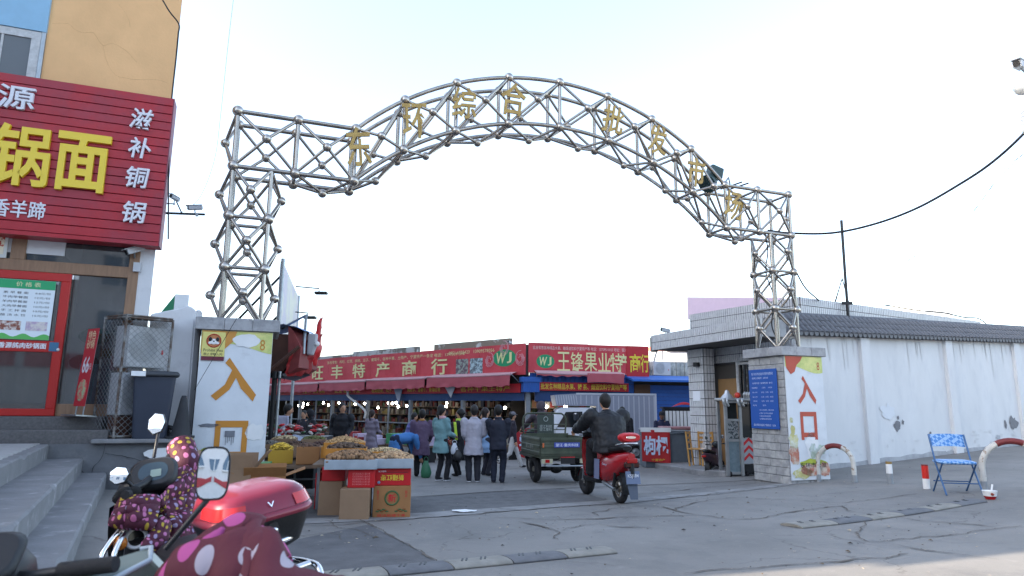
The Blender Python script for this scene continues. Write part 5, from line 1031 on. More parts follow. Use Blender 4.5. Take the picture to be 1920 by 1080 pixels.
def scooter(name, label, M, body, seat=None, lean=0., steer=0., mirrors=True, dash=True, shape='hex'):
    t = thing(name, label, 'scooter', M=M @ Matrix.Rotation(lean, 4, 'Y'))
    seat = seat or mat('black vinyl seat', '#17171a', .5)
    wheel(t, -.6); 
    hd = bpy.data.objects.new('steering', None)
    bpy.data.objects.remove(hd)
    ST_ = Matrix.Translation((0, .5, 0)) @ Matrix.Rotation(steer, 4, 'Z') @ Matrix.Translation((0, -.5, 0))
    q = wheel(t, .66); q.matrix_basis = ST_
    for sx in (-1, 1): m = MB(); m.M = ST_; m.tube([(sx * .07, .66, .215), (sx * .075, .6, .45), (sx * .04, .5, .72)], .02, 8); m.build('fork', GALV, t)
    m = MB(); m.M = ST_; m.grid(lambda a, b: ((b - .5) * .17, .66 + (.245 - .05 * (2 * b - 1) ** 2) * math.cos(R(15 + 150 * a)), .215 + (.245 - .05 * (2 * b - 1) ** 2) * math.sin(R(15 + 150 * a))), 14, 6); m.build('front_fender', body, t); q = t.children[-1].modifiers.new('s', 'SOLIDIFY'); q.thickness = .008
    m = MB(); m.grid(lambda a, b: ((a - .5) * 2 * (.15 + .05 * math.sin(b * 2.6)), .5 + .05 * b - .14 * (2 * a - 1) ** 2 - .1 * (1 - b) ** 2 * 0, lerp(.28, .93, b)), 12, 12); m.build('front_shield', body, t); q = t.children[-1].modifiers.new('s', 'SOLIDIFY'); q.thickness = .03
    m = MB(); m.loft([rr(.30, .56, .25, .06), rr(.34, .6, .27, .06), rr(.34, .6, .32, .06)]); m.build('floorboard', DARKP, t, Matrix.Translation((0, .16, 0)))
    rings = [ell(0, .46, .13, .2, -.06), ell(0, .48, .155, .23, -.2), ell(0, .53, .165, .21, -.45), ell(0, .6, .15, .16, -.7), ell(0, .67, .11, .1, -.9), ell(0, .7, .06, .06, -1.0)]
    m = MB(); m.loft(rings[::-1]); m.build('rear_body', body, t)
    m = MB(); m.loft([ell(0, .73, .10, .05, .0), ell(0, .75, .135, .06, -.12), ell(0, .755, .14, .055, -.35), ell(0, .79, .135, .06, -.55), ell(0, .82, .12, .05, -.78), ell(0, .82, .07, .03, -.86)][::-1]); m.build('seat', seat, t)
    m = MB(); m.M = ST_; m.loft([ell(0, .98, .05, .04, .33, p=2), ell(0, .99, .12, .075, .38), ell(0, .98, .14, .09, .48), ell(0, .96, .11, .08, .56), ell(0, .95, .05, .04, .6)][::-1]); HS = m.build('headset', DARKP, t)
    if dash:
        m = MB(); m.M = ST_ @ Matrix.Translation((0, .385, 1.045)) @ Matrix.Rotation(R(38), 4, 'X'); m.loft([rr(.23, .15, -.03, .045), rr(.25, .17, .0, .05), rr(.22, .14, .012, .045)]); m.build('dash_housing', DARKP, HS)
        m = MB(); m.M = ST_ @ Matrix.Translation((0, .385, 1.0595)) @ Matrix.Rotation(R(38), 4, 'X'); m.poly(rr(.17, .1, .0, .04)); m.build('dash_glass', mat('dash glass', '#31424c', .12), HS); m = MB(); m.M = ST_ @ Matrix.Translation((0, .385, 1.0625)) @ Matrix.Rotation(R(38), 4, 'X'); m.poly(rr(.07, .05, .0, .005)); m.build('display', mat('lcd', '#7f8f86', .3), HS)
    m = MB(); m.M = ST_; m.tube([(-.34, .33, 1.02), (-.15, .4, .99), (.15, .4, .99), (.34, .33, 1.02)], .015, 8); m.build('handlebar', BLACKM, t)
    for sx in (-1, 1):
        m = MB(); m.M = ST_; m.cyl((sx * .22, .372, 1.005), (sx * .36, .325, 1.023), .021, n=10); m.build('grip', RUBBER, t)
        m = MB(); m.M = ST_; m.tube([(sx * .2, .42, 1.0), (sx * .35, .4, 1.0)], .007, 6); m.build('brake_lever', GALV, t)
        if mirrors:
            m = MB(); m.M = ST_; m.tube(crom([(sx * .2, .39, 1.02), (sx * .25, .4, 1.12), (sx * .29, .38, 1.2)], 4), .008, 6); MI = m.build('mirror_stem', BLACKM, t)
            mirror(MI, ST_ @ Matrix.Translation((sx * .3, .37, 1.26)), shape)
    m = MB(); m.box(-.08, .08, -1.04, -.98, .62, .69); m.build('tail_light', mat('red lens', '#a01b1b', .2), t, bevel=.015, seg=2)
    m = MB(); m.tube(crom([(-.11, -.55, .83), (-.13, -.85, .88), (-.09, -1.0, .9), (.09, -1.0, .9), (.13, -.85, .88), (.11, -.55, .83)], 4), .012, 8); m.build('grab_rail', CHROME, t)
    m = MB(); m.grid(lambda a, b: ((b - .5) * .16, -.6 + .27 * math.cos(R(100 + 95 * a)), .23 + .27 * math.sin(R(100 + 95 * a))), 10, 4); m.build('rear_fender', DARKP, t); q = t.children[-1].modifiers.new('s', 'SOLIDIFY'); q.thickness = .008
    for sx in (-1, 1): m = MB(); m.tube([(sx * .09, -.58, .24), (sx * .1, -.66, .55)], .022, 8); m.torus; m.build('shock', BLACKM, t)
    m = MB(); m.tube([(-.09, -.2, .28), (-.09, -.6, .215)], .028, 8); m.tube([(.09, -.2, .28), (.09, -.6, .215)], .028, 8); m.build('swing_arm', GALV, t)
    m = MB(); m.tube([(-.12, .0, .26), (-.2, -.05, .02), (-.24, -.05, .01)], .011, 6); m.build('side_stand', BLACKM, t)
    return t
def mirror(parent, M, shape='hex', w=.1, h=.13):
    if shape == 'hex': o = [(-.2, .5), (.3, .45), (.5, .1), (.35, -.35), (-.1, -.5), (-.45, -.25), (-.5, .2)]
    else: o = [(.5 * math.copysign(abs(math.cos(a)) ** .55, math.cos(a)), .5 * math.copysign(abs(math.sin(a)) ** .55, math.sin(a)) ) for a in [i * math.pi / 12 for i in range(24)]]
    m = MB(); m.M = M; n = len(o); m.loft([[(x * w * .7, .03, z * h * .7) for x, z in o], [(x * w, .012, z * h) for x, z in o], [(x * w, -.004, z * h) for x, z in o]], sm=False); m.build('mirror_shell', DARKP, parent)
    m = MB(); m.M = M; k = .0022 * w / .1; vs2 = [(0, -.0055 - k, 0)] + [(x * w * .92 * f, -.0055 - k * (1 - f * f), z * h * .92 * f) for f in (.33, .66, 1) for x, z in o]
    m.add(vs2, [(0, 1 + (i + 1) % n, 1 + i) for i in range(n)] + [(1 + r * n + i, 1 + r * n + (i + 1) % n, 1 + (r + 1) * n + (i + 1) % n, 1 + (r + 1) * n + i) for r in range(2) for i in range(n)], True); m.build('mirror_glass', CHROMEM, parent)
CHROMEM = mat('mirror', (.86, .88, .9), .02, 1.)
REDB = mat('red scooter plastic', '#a31620', .25, coat=.5)
hd_ = math.atan2(.3, 1.0)
RS_ = scooter('red_scooter', 'red electric scooter ridden out through the gate with a backrest box', Matrix.Translation(G(1.56, 11.5)) @ Matrix.Rotation(hd_, 4, 'Z') @ Matrix.Scale(1.06, 4), REDB, shape='round')
m = MB(); m.loft([ell(0, .98, .09, .03, -.85), ell(0, .98, .17, .07, -.89), ell(0, .98, .18, .075, -.95), ell(0, .98, .14, .05, -1.0)][::-1]); m.build('backrest', mat('red backrest', '#b81f24', .35), RS_); m = MB(); m.loft([ell(0, .985, .08, .022, -1.002), ell(0, .985, .075, .018, -1.008)][::-1]); m.build('badge', CHROME, RS_)
m = MB(); m.M = Matrix.Translation((0, -1.03, .42)) @ Matrix.Rotation(R(-12), 4, 'X'); m.box(-.11, .11, -.006, .006, -.09, .09); PLt = m.build('number_plate', mat('plate blue grey', '#5d6a84', .4), RS_)
text(PLt, 'plate_letters', 'K5J184', (0, -1.038, .44), X, .17, .06, PAPER, ext=.001)
m = MB(); m.grid(lambda a, b: ((a - .5) * lerp(.17, .12, 1 - b), -1.0 - .06 * (1 - b), lerp(.12, .36, b)), 4, 6); m.build('mud_flap', mat('grey flap', '#4c5462', .6), RS_)
m = MB(); m.tube([(0.0, -1.0, .62), (0, -1.0, .4)], .04, 8); m.build('flap_bracket', DARKP, RS_)
m = MB(); m.box(-.12, .12, -1.03, -.97, .55, .64); m.build('tail_lens', mat('smoked lens', '#3a1a16', .15), RS_, bevel=.02)
for sx in (-1, 1): text(RS_, 'side_letters', 'Gway', (sx * .163, -.42, .56), Vector((0, -sx, 0)) * -1 if sx > 0 else Vector((0, -1, 0)), .16, .045, WP, ext=.006)
m = MB(); m.grid(lambda a, b: (-.171 + .01 * b, lerp(-.02, -.22, a), lerp(.32, .62, b)), 4, 4); m.build('side_panel', mat('silver blue panel', '#8d93b4', .3, .4), RS_)
for c_ in [c for c in RS_.children if c.name.startswith('side_stand')]: bpy.data.objects.remove(c_)
# small dark moped
MOP = scooter('parked_moped', 'small dark moped tucked behind the gate cabinet', Matrix.Translation(G(5.27, 17.5)) @ Matrix.Rotation(R(-35), 4, 'Z') @ Matrix.Scale(.72, 4), mat('dull purple plastic', '#4a3640', .4), lean=R(-6), shape='round')
# ================================================================== CARGO TRICYCLE
TG = mat('olive green paint', '#3d4436', .5, var=.12, vs_=5, col2='#4a5141', mixs=3)
TR = thing('cargo_tricycle', 'olive green cargo tricycle with empty bed seen from behind', 'tricycle', M=Matrix.Translation(G(1.02, 14.7)) @ Matrix.Rotation(math.atan2(.25, 1), 4, 'Z'))
for sx in (-1, 1): wheel(TR, .12, .285, .075, sx * .47, 1.0, mat('steel wheel', '#6f6a60', .6, .3))
wheel(TR, 2.15, .27, .06, 0)
m = MB(); m.box(-.56, .56, -.55, .95, .55, .60); m.build('bed_floor', TG, TR)
def sidepanel(nm, o, x, L_, h, n):
    m = MB(); m.fbox(o, Vector(x) * L_, Vector(n) * -.025, Z * h); p = m.build(nm, TG, TR)
    for z_ in (.06, h * .48, h - .07): m = MB(); m.fbox(Vector(o) + Z * z_ - Vector(n) * 0 + Vector(x) * .01, Vector(x) * (L_ - .02), Vector(n) * .014, Z * .05); m.build('rib', TG, p, bevel=.006)
    return p
TGt = sidepanel('tailgate', (-.56, -.55, .57), (1, 0, 0), 1.12, .40, (0, -1, 0)); sidepanel('side_panel', (-.56, .95, .57), (0, -1, 0), 1.5, .40, (-1, 0, 0)); sidepanel('side_panel', (.56, -.55, .57), (0, 1, 0), 1.5, .40, (1, 0, 0)); m = MB(); m.box(-.56, .56, .93, .96, .57, 1.0); m.build('front_panel', TG, TR)
m = MB(); m.box(-.26, .3, -.572, -.566, .77, .87); TS = m.build('name_plate', mat('blue name plate', '#3b4a9a', .5), TGt); text(TS, 'plate_letters', '望江·重庆科技', (.02, -.573, .82), X, .5, .06, PAPER, ext=.001)
text(TR, 'side_letters', '望江重科', (-.578, .2, .77), (0, -1, 0), .6, .09, mat('grey stencil', '#9aa095', .6), ext=.001)
for sx in (-1, 1):
    m = MB(); m.box(sx * .42 - .12, sx * .42 + .12, -.59, -.55, .45, .54); q = m.build('tail_lamp', mat('pale lamp', '#a9a78e', .3), TR); m = MB(); m.box(sx * .42 - .04, sx * .42 + .05, -.6, -.59, .465, .53); m.build('red_lens', mat('red lens', '#a01b1b', .2), q)
    m = MB(); m.box(sx * .5 - .015, sx * .5 + .015, -.585, -.57, .77, .86); m.build('reflector', mat('orange reflector', '#c8683a', .3), TGt)
m = MB(); m.box(-.12, .18, -.60, -.57, .44, .56); m.build('plate_holder', DARKP, TR); m = MB(); m.box(-.12, .18, -.6, -.58, .565, .58); m.build('holder_trim', REDP, TR)
m = MB(); m.tube(crom([(-.42, -.45, .42), (-.4, -.6, .40), (.4, -.6, .40), (.42, -.45, .42)], 4), .02, 8); m.build('bumper', GALV, TR)
m = MB(); m.tube([(-.42, .12, .285), (.42, .12, .285)], .045, 10); m.sph((0, .12, .285), .13, 14, 8, (1.1, .8, .8)); m.build('axle', DARKP, TR)
for sx in (-1, 1): m = MB(); m.box(sx * .3 - .03, sx * .3 + .03, -.5, 2.0, .46, .54); m.build('chassis_rail', DARKP, TR); m = MB(); m.box(sx * .5 - .1, sx * .5 + .1, -.2, .45, .56, .575); m.build('wheel_arch', TG, TR)
m = MB(); m.tube(crom([(-.5, .98, 1.0), (-.52, .98, 1.3), (-.44, .98, 1.43), (-.3, .98, 1.45), (.3, .98, 1.45), (.44, .98, 1.43), (.52, .98, 1.3), (.5, .98, 1.0)], 4), .02, 8); m.build('head_frame', TG, TR)
for z_ in (1.08, 1.2): m = MB(); m.cyl((-.5, .98, z_), (.5, .98, z_), .012, n=6); m.build('frame_rail', TG, TR)
m = MB(); m.box(-.18, .22, .95, .975, .98, 1.42); HB = m.build('head_board', mat('dark green board', '#39423c', .5), TR); sg_ = mat('silver print', '#9fa7a4', .5)
text(HB, 'board_letters', '望江科技\n望江重科', (.02, .948, 1.12), X, .3, .14, sg_, ext=.002); m = MB(); m.torus((.02, .946, 1.32), (0, 1, 0), .05, .008, 18, 5); m.build('emblem', sg_, HB)
m = MB(); m.loft([rr(.5, .34, .72, .06), rr(.5, .34, .82, .06)]); m.build('seat', DARKP, TR, Matrix.Translation((0, 1.2, 0))); m = MB(); m.box(-.3, .3, 1.0, 1.45, .5, .72); m.build('seat_box', TG, TR)
m = MB(); m.tube([(0, 2.15, .27), (0, 1.95, .95)], .03, 8); m.build('fork', BLACKM, TR); m = MB(); m.tube([(-.38, 1.72, 1.02), (-.12, 1.92, .98), (.12, 1.92, .98), (.38, 1.72, 1.02)], .016, 8); m.build('handlebar', BLACKM, TR); m = MB(); m.loft([ell(0, .9, .12, .14, 1.98), ell(0, .9, .16, .17, 2.05), ell(0, .9, .08, .09, 2.14)][::-1]); m.build('headlamp', TG, TR); m = MB(); m.grid(lambda a, b: ((a - .5) * .24, 2.15 + .3 * math.cos(R(20 + 140 * b)), .27 + .3 * math.sin(R(20 + 140 * b))), 4, 10); m.build('front_mudguard', TG, TR)
# ================================================================== BOX TRUCK
TK = thing('box_truck', 'small white truck with ribbed silver cargo box parked at the fruit shop', 'truck', M=Matrix.Translation((1.36, 24.2, -.73)) @ Matrix.Rotation(R(2), 4, 'Z'))
TWH = mat('white truck paint', '#dcdfe6', .3, coat=.4); TSV = mat('ribbed silver sheet', '#8f94a3', .45, .25, var=.06)
RIBM = mat('pale rib', '#b3b7c2', .45, .2)
prof = [(-.45, .3), (-.45, .72), (-.38, .9), (-.16, 1.12), (.32, 1.78), (.46, 1.87), (1.6, 1.87), (1.66, 1.7), (1.66, .3)]
m = MB(); m.prism([(x, .05, z) for x, z in prof], (0, 1.35, 0)); CAB = m.build('cab', TWH, TK, bevel=.05, seg=3)
m = MB(); m.prism([(x, .035, z) for x, z in ((.3, 1.16), (.62, 1.7), (1.22, 1.72), (1.26, 1.16))], (0, .02, 0)); m.build('side_window', DGLASS, CAB)
m = MB(); m.add([(-.12, .16, 1.18), (-.12, 1.3, 1.18), (.27, 1.25, 1.72), (.27, .2, 1.72)], [(0, 1, 2, 3)]); q = m.build('windscreen', DGLASS, CAB, Vector((-.03, 0, .02)))
m = MB(); m.box(.22, .232, .03, .05, .5, 1.05); m.box(1.3, 1.312, .03, .05, .42, 1.62); m.build('door_gap', DARKP, CAB); m = MB(); m.box(1.1, 1.23, .025, .045, .88, .91); m.build('door_handle', DARKP, CAB)
m = MB(); m.tube([(.3, .02, 1.1), (.26, -.12, 1.14)], .012, 6); q = m.build('mirror_arm', DARKP, CAB); m = MB(); m.sph((.24, -.16, 1.22), .1, 10, 8, (.35, .6, 1.3)); m.build('mirror', WHITE, q)
m = MB(); m.sph((-.43, .25, .68), .09, 10, 8, (.5, 1, .8)); m.build('headlight', mat('headlight', '#d8dde2', .1), CAB); m = MB(); m.box(-.5, -.4, .05, 1.4, .3, .48); m.build('bumper', mat('grey bumper', '#6d7178', .5), TK, bevel=.02)
m = MB(); m.prism([(x, 0, z) for x, z in ((1.72, .62), (3.9, .62), (3.9, 2.32), (1.05, 2.36), (.2, 2.30), (.28, 1.92), (1.72, 1.92))], (0, 1.5, 0)); BX = m.build('cargo_box', TSV, TK)
for k in range(12): x_ = 1.78 + .185 * k; m = MB(); m.box(x_, x_ + .035, -.02, .0, .66, 2.28); m.build('rib', RIBM, BX)
for k in range(9): x_ = .3 + .09 * k; m = MB(); m.fbox((x_, -.01, 1.96), (.03, 0, 0), (0, .012, 0), (-.05, 0, .33)); m.build('rib', RIBM, BX)
for k in range(3): x_ = 1.15 + .2 * k; m = MB(); m.box(x_, x_ + .03, -.016, .0, 1.98, 2.3); m.build('rib', RIBM, BX)
m = MB(); m.box(1.0, 3.92, -.02, .02, 2.32, 2.38); m.build('roof_trim', mat('pale trim', '#b9bdc6', .4), BX); m = MB(); m.box(3.86, 3.92, -.02, .03, .6, 2.36); m.build('corner_trim', mat('pale trim', '#b9bdc6', .4), BX); m = MB(); m.box(1.72, 3.9, .0, .04, .55, .62); m.build('side_rail', mat('grey bumper', '#6d7178', .5), BX)
for k in range(3): m = MB(); m.box(2.3 + .5 * k, 2.42 + .5 * k, -.025, -.015, .56, .61); m.build('marker', REDP, BX)
for x_ in (.25, 3.15):
    for y_ in (.18, 1.28):
        m = MB(); m.torus((x_, y_, .3), (0, 1, 0), .22, .085, 26, 8); q = m.build('wheel', RUBBER, TK); m = MB(); m.lathe([(.02, -.06), (.09, -.05), (.15, -.02), (.165, -.06)], c=(x_, y_, .3), ax=(0, 1, 0), n=18, cap=False); m.build('rim', mat('silver rim', '#8f9194', .4, .6), q)
m = MB(); m.box(.3, 3.8, .35, 1.1, .36, .58); m.build('chassis', DARKP, TK)
# ================================================================== PEOPLE
def ik(a, b, l1, l2, pole):
    a = Vector(a); b = Vector(b); d = b - a; L_ = min(d.length, (l1 + l2) * .999); dn = d.normalized(); b = a + dn * L_
    x = (l1 * l1 - l2 * l2 + L_ * L_) / (2 * L_); h = math.sqrt(max(l1 * l1 - x * x, 0)); p = Vector(pole); p = (p - dn * p.dot(dn)).normalized()
    return a + dn * x + p * h, b
def limb(m, pts, rs, n=10):
    pts = [Vector(p) for p in pts]
    m.tube(pts, rs, n); 
    for p, r in ((pts[0], rs[0]), (pts[-1], rs[-1])): m.sph(p, r * .999, n, 6)
    for p, r in zip(pts[1:-1], rs[1:-1]): m.sph(p, r, n, 6)
def remesh(o, v, it=4, fac=.5):
    q = o.modifiers.new('remesh', 'REMESH'); q.mode = 'VOXEL'; q.voxel_size = v; q.use_smooth_shade = True
    if it: s = o.modifiers.new('smooth', 'SMOOTH'); s.iterations = it; s.factor = fac
    return o
FOLD = bpy.data.textures.new('folds', 'CLOUDS'); FOLD.noise_scale = .11; FOLD.noise_depth = 2
def folds(o, k=.02):
    q = o.modifiers.new('folds', 'DISPLACE'); q.texture = FOLD; q.strength = k; q.mid_level = .5; q.texture_coords = 'GLOBAL'
    return o
def hand(m, wrist, d, nrm, side, s, curl=.5):
    """palm plus five fingers; d points along the hand, nrm is the palm side"""
    d = Vector(d).normalized(); nrm = Vector(nrm); nrm = (nrm - d * nrm.dot(d)).normalized(); w = d.cross(nrm).normalized() * side
    limb(m, [wrist, wrist + d * .04 * s], [.027 * s, .034 * s], 8)
    for k in range(4): limb(m, [wrist + d * .03 * s + w * (k - 1.5) * .012 * s, wrist + d * .085 * s + w * (k - 1.5) * .019 * s], [.016 * s, .0125 * s], 6)
    for k, L_ in enumerate((.062, .074, .07, .055)):
        p = wrist + d * .085 * s + w * (k - 1.5) * .02 * s; a = curl * .7; d1 = d * math.cos(a) + nrm * math.sin(a); d2 = d * math.cos(a * 2.2) + nrm * math.sin(a * 2.2)
        q = p + d1 * L_ * .55 * s; limb(m, [p, q, q + d2 * L_ * .5 * s], [.0105 * s, .0095 * s, .008 * s], 6)
    p = wrist + d * .03 * s - w * .03 * s; q = p + (d * .6 - w * .65 + nrm * .35).normalized() * .035 * s; limb(m, [p, q, q + (d * .85 - w * .15 + nrm * .5).normalized() * .03 * s], [.014 * s, .0115 * s, .0095 * s], 6)
def person(label, x, y, face, h=1.6, z=None, bend=0., yaw=0., nod=0., hands=None, feet=None, hipz=None, coat='#333', trouser='#1d1d22', shoes='#151518', hairc='#14110f', hair='short', hem=.12, puff=0., fem=False,
           cap=None, collar=None, wide=1., sole=None, voxel=.012, skinm=None, scarf=None, hood=False, coat_rough=.75, face_detail=True, group='shoppers in the market', hipoff=(0, 0, 0), elbow=(0, -1, -.3), curl=.5, rot=None, slv=None, cw=1., ex=.35):
    s = h / 1.7; zz = gz(x, y) if z is None else z
    t = thing('person', label, 'person', M=Matrix.Translation((x, y, zz)) @ Matrix.Rotation(face, 4, 'Z'), group=group)
    skin = skinm or SKIN
    hz = (.90 * s if hipz is None else hipz); hip = Vector((0, 0, hz)) + Vector(hipoff)
    sp_ = Vector((0, math.sin(bend), math.cos(bend))); fw = Vector((0, math.cos(bend), -math.sin(bend)))
    def tor(u, f=0, sx=0): return hip + sp_ * (u * s) + fw * (f * s) + X * (sx * s)
    sw = (.165 if fem else .19) * wide
    SHp = [tor(.455, -.01, -sw), tor(.455, -.01, sw)]
    neck = tor(.54, .005); hb = max(0, bend - .55) * .7
    hup = Matrix.Rotation(-(bend - hb * 0) * .55 + nod * 0, 3, 'X') @ Vector((0, 0, 1)) if bend else Vector((0, 0, 1))
    hup = Vector((0, math.sin(bend * .7 + nod), math.cos(bend * .7 + nod)))
    hm = Matrix.Rotation(yaw, 3, 'Z')
    HC = neck + hup * (.155 * s)
    Fh = hm @ Vector((0, math.cos(bend * .7 + nod), -math.sin(bend * .7 + nod))); Fh = (Fh - hup * Fh.dot(hup)).normalized(); Rh = Fh.cross(hup).normalized()
    HM = Matrix((Rh, Fh, hup)).transposed()
    if hands is None: hands = [(-.24, .05, .80), (.24, .05, .80)]
    if feet is None: feet = [(-.09, 0, .0), (.09, .02, 0)]
    b = MB()
    # --- continuous body
    b.sph(HC, .106 * s, 18, 12, (.78, .95, 1.14), HM); b.sph(HC + HM @ Vector((0, .018, -.055)) * s, .07 * s, 14, 9, (.82, .95, .95), HM)
    b.sph(HC + HM @ Vector((0, .1, -.012)) * s, .02 * s, 8, 6, (.7, .9, 1.25), HM)
    for q in (-1, 1): b.sph(HC + HM @ Vector((q * .079, -.005, -.005)) * s, .026 * s, 8, 6, (.35, .7, 1.1), HM)
    limb(b, [HC - hup * .07 * s, neck - sp_ * .06 * s], [.052 * s, .058 * s])
    def ring(u, rx, ry, f=0, n=18): c = tor(u, f); return [c + X * (rx * s * math.cos(2 * math.pi * k / n)) + fw * (ry * s * math.sin(2 * math.pi * k / n)) for k in range(n)]
    b.loft([ring(-.08, .10, .08), ring(0, .14, .10), ring(.2, .12, .09), ring(.4, .14, .1), ring(.5, .12, .07), ring(.55, .05, .05)])
    arms = []
    for i, sd in ((0, -1), (1, 1)):
        hd = Vector(hands[i]) * s if hipz is None else Vector(hands[i]); el, wr = ik(SHp[i], hd, .29 * s, .26 * s, Vector((sd * ex, elbow[1], elbow[2]))); arms.append((SHp[i], el, wr))
        limb(b, [SHp[i], el, wr], [.045 * s, .036 * s, .026 * s], 8); dd = (wr - el).normalized()
        if curl < 1.5: hand(b, wr, dd, Vector((0, .2, -1)) if abs(dd.z) < .75 else Vector((-sd, .15, 0)), sd * (1 if abs(dd.z) < .75 else 1), s, curl)
    legs = []
    for i, sd in ((0, -1), (1, 1)):
        hj = hip + X * (sd * .085 * s) - Z * .02 * s; ft = Vector(feet[i]); kn, an = ik(hj, ft + Z * .08 * s, .43 * s, .42 * s, (sd * .1, 1, .15)); legs.append((hj, kn, an)); limb(b, [hj, kn, an], [.07 * s, .05 * s, .036 * s], 8)
    remesh(b.build('body', skin, t), voxel, 2)
    # --- trousers, shoes
    tm = mat('cloth ' + trouser, trouser, .85, var=.1, vs_=9, bump=.25, bs=14); m = MB()
    for hj, kn, an in legs: limb(m, [hj + Z * .04 * s, lerp(hj, kn, .5), kn, lerp(kn, an, .5), an - Z * .015 * s], [.098 * s * wide, .088 * s * wide, .07 * s * wide, .066 * s * wide, .058 * s * wide], 10)
    m.loft([ring(-.1, .13 * wide, .1), ring(0, .155 * wide, .115), ring(.1, .145 * wide, .105)]); folds(remesh(m.build('trousers', tm, t), .018, 3), .03)
    for i, (hj, kn, an) in enumerate(legs):
        d = (Vector((0, 1, 0)) if not (abs(an.z - .08 * s) > .35 and hipz is None) else Vector((0, .6, -.8))); m = MB(); p = an - Z * .035 * s
        m.sph(p + d * .05 * s + Z * .0, .05 * s, 12, 7, (.92, 2.3, .78)); m.cyl(p, p + Z * .07 * s, .045 * s, .048 * s, 10); q = m.build('shoe', mat('shoe ' + shoes, shoes, .5), t)
        if sole: m = MB(); m.M = Matrix.Translation(p + d * .05 * s - Z * .034 * s); m.loft([[(a.x if 0 else a[0], a[1], a[2]) for a in rr(.085 * s, .22 * s, zz_, .04 * s)] for zz_ in (-.004 * s, .014 * s)]); m.build('sole', mat('sole ' + sole, sole, .6), q)
    # --- coat
    cm = mat('coat %s %d' % (coat, int(puff * 10)), coat, coat_rough, var=.07, vs_=7, wave=puff, wbump=.9 if puff else 0, bd=.02 if puff else .01, bump=.25, bs=11); m = MB()
    wk = wide * (1.06 if puff else 1.) * cw
    m.loft([ring(-.06, .165 * wk, .125 * wk), ring(.1, (.15 if fem else .165) * wk, .12 * wk), ring(.3, .175 * wk, .13 * wk), ring(.41, .175 * wk, .12 * wk, -.005), ring(.48, .12 * wk, .085 * wk), ring(.56, .065, .065)])
    if hem > 0:
        hd_ = -Z if hipz is None else (-Z * .5 + Y * .8).normalized()
        rings = []
        for k in range(5):
            c = hip - Z * (.02 * s) + Vector((0, -.02, 0)) * 0 + (-Z) * (hem * s * k / 4); e = 1 + .22 * k / 4 * min(1, hem / .3)
            rings.append([c + X * ((.165 * wk) * e * s * math.cos(2 * math.pi * j / 18)) + Y * (.128 * wk * e * s * math.sin(2 * math.pi * j / 18) ) for j in range(18)])
        m.loft([r[::-1] for r in rings] if False else rings[::-1])
    for sh, el, wr in arms: limb(m, [sh, lerp(sh, el, .5), el, lerp(el, wr, .55), lerp(el, wr, .93)], [.078 * s * wk, .07 * s * wk, .06 * s * wk, .052 * s * wk, .046 * s * wk], 10)
    folds(remesh(m.build('coat', cm, t), .016, 3), .035)
    if slv: pass
    cc = mat('collar ' + (collar or coat), collar or coat, .8); m = MB(); m.torus(neck - sp_ * .01 * s - Fh * .005, sp_, .066 * s, .026 * s, 18, 8, 1.2); m.build('collar', cc, t)
    if scarf: m = MB(); m.torus(neck + sp_ * .0 * s, sp_, .07 * s, .035 * s, 18, 8, 1.1); m.build('scarf', mat('scarf ' + scarf, scarf, .85), t)
    # --- hair, cap, hood
    if hood:
        m = MB(); m.sph(HC + HM @ Vector((0, -.02, .012)) * s, .122 * s, 16, 10, (.92, 1.0, 1.12), HM); m.sph(neck - fw * .02, .1 * s, 12, 7, (1.1, .9, .7)); remesh(m.build('hood', mat('hood ' + coat, coat, .85), t), .014, 3)
        m = MB(); m.sph(HC + HM @ Vector((0, .06, -.01)) * s, .08 * s, 14, 9, (.8, .75, 1.0), HM); m.build('face', skin, t)
    else:
        hm_ = mat('hair ' + hairc, hairc, .6, bump=.4, bs=60, stretch=(1, 1, .2)); m = MB(); off = HM @ Vector((0, -.022, .026)) * s
        m.sph(HC + off, .112 * s, 18, 12, (.84, .98, 1.06), HM)
        if hair == 'long': m.loft([[HC + HM @ Vector((rx * math.cos(2 * math.pi * k / 12), -.045 + ry * math.sin(2 * math.pi * k / 12), zq)) * s for k in range(12)] for zq, rx, ry in ((-.30, .05, .025), (-.2, .075, .035), (-.05, .088, .06), (.06, .08, .07))])
        elif hair == 'bun': m.sph(HC + HM @ Vector((0, -.115, .03)) * s, .045 * s, 10, 8); m.sph(HC + HM @ Vector((0, -.05, -.06)) * s, .07 * s, 10, 8, (.95, .7, .9), HM)
        elif hair == 'bob': m.sph(HC + HM @ Vector((0, -.04, -.04)) * s, .09 * s, 12, 8, (1.02, .75, 1.15), HM)
        elif hair == 'tail': m.sph(HC + HM @ Vector((0, -.05, -.04)) * s, .07 * s, 10, 8, (1, .7, 1), HM); limb(m, [HC + HM @ Vector((0, -.1, .03)) * s, HC + HM @ Vector((0, -.14, -.08)) * s, HC + HM @ Vector((0, -.11, -.2)) * s], [.035 * s, .035 * s, .015 * s], 8)
        else: m.sph(HC + HM @ Vector((0, -.035, -.035)) * s, .08 * s, 12, 8, (.93, .8, 1.0), HM)
        remesh(m.build('hair', hm_, t), .011, 2)
    if cap:
        cpm = mat('cap ' + cap, cap, .8); m = MB(); m.sph(HC + HM @ Vector((0, -.01, .055)) * s, .108 * s, 18, 8, (.88, 1.02, .8), HM); q = m.build('cap', cpm, t)
        m = MB(); m.M = Matrix.Translation(HC + HM @ Vector((0, .1, .045)) * s) @ HM.to_4x4(); m.sph((0, 0, 0), .07 * s, 12, 6, (1, .9, .12)); m.build('cap_peak', cpm, q)
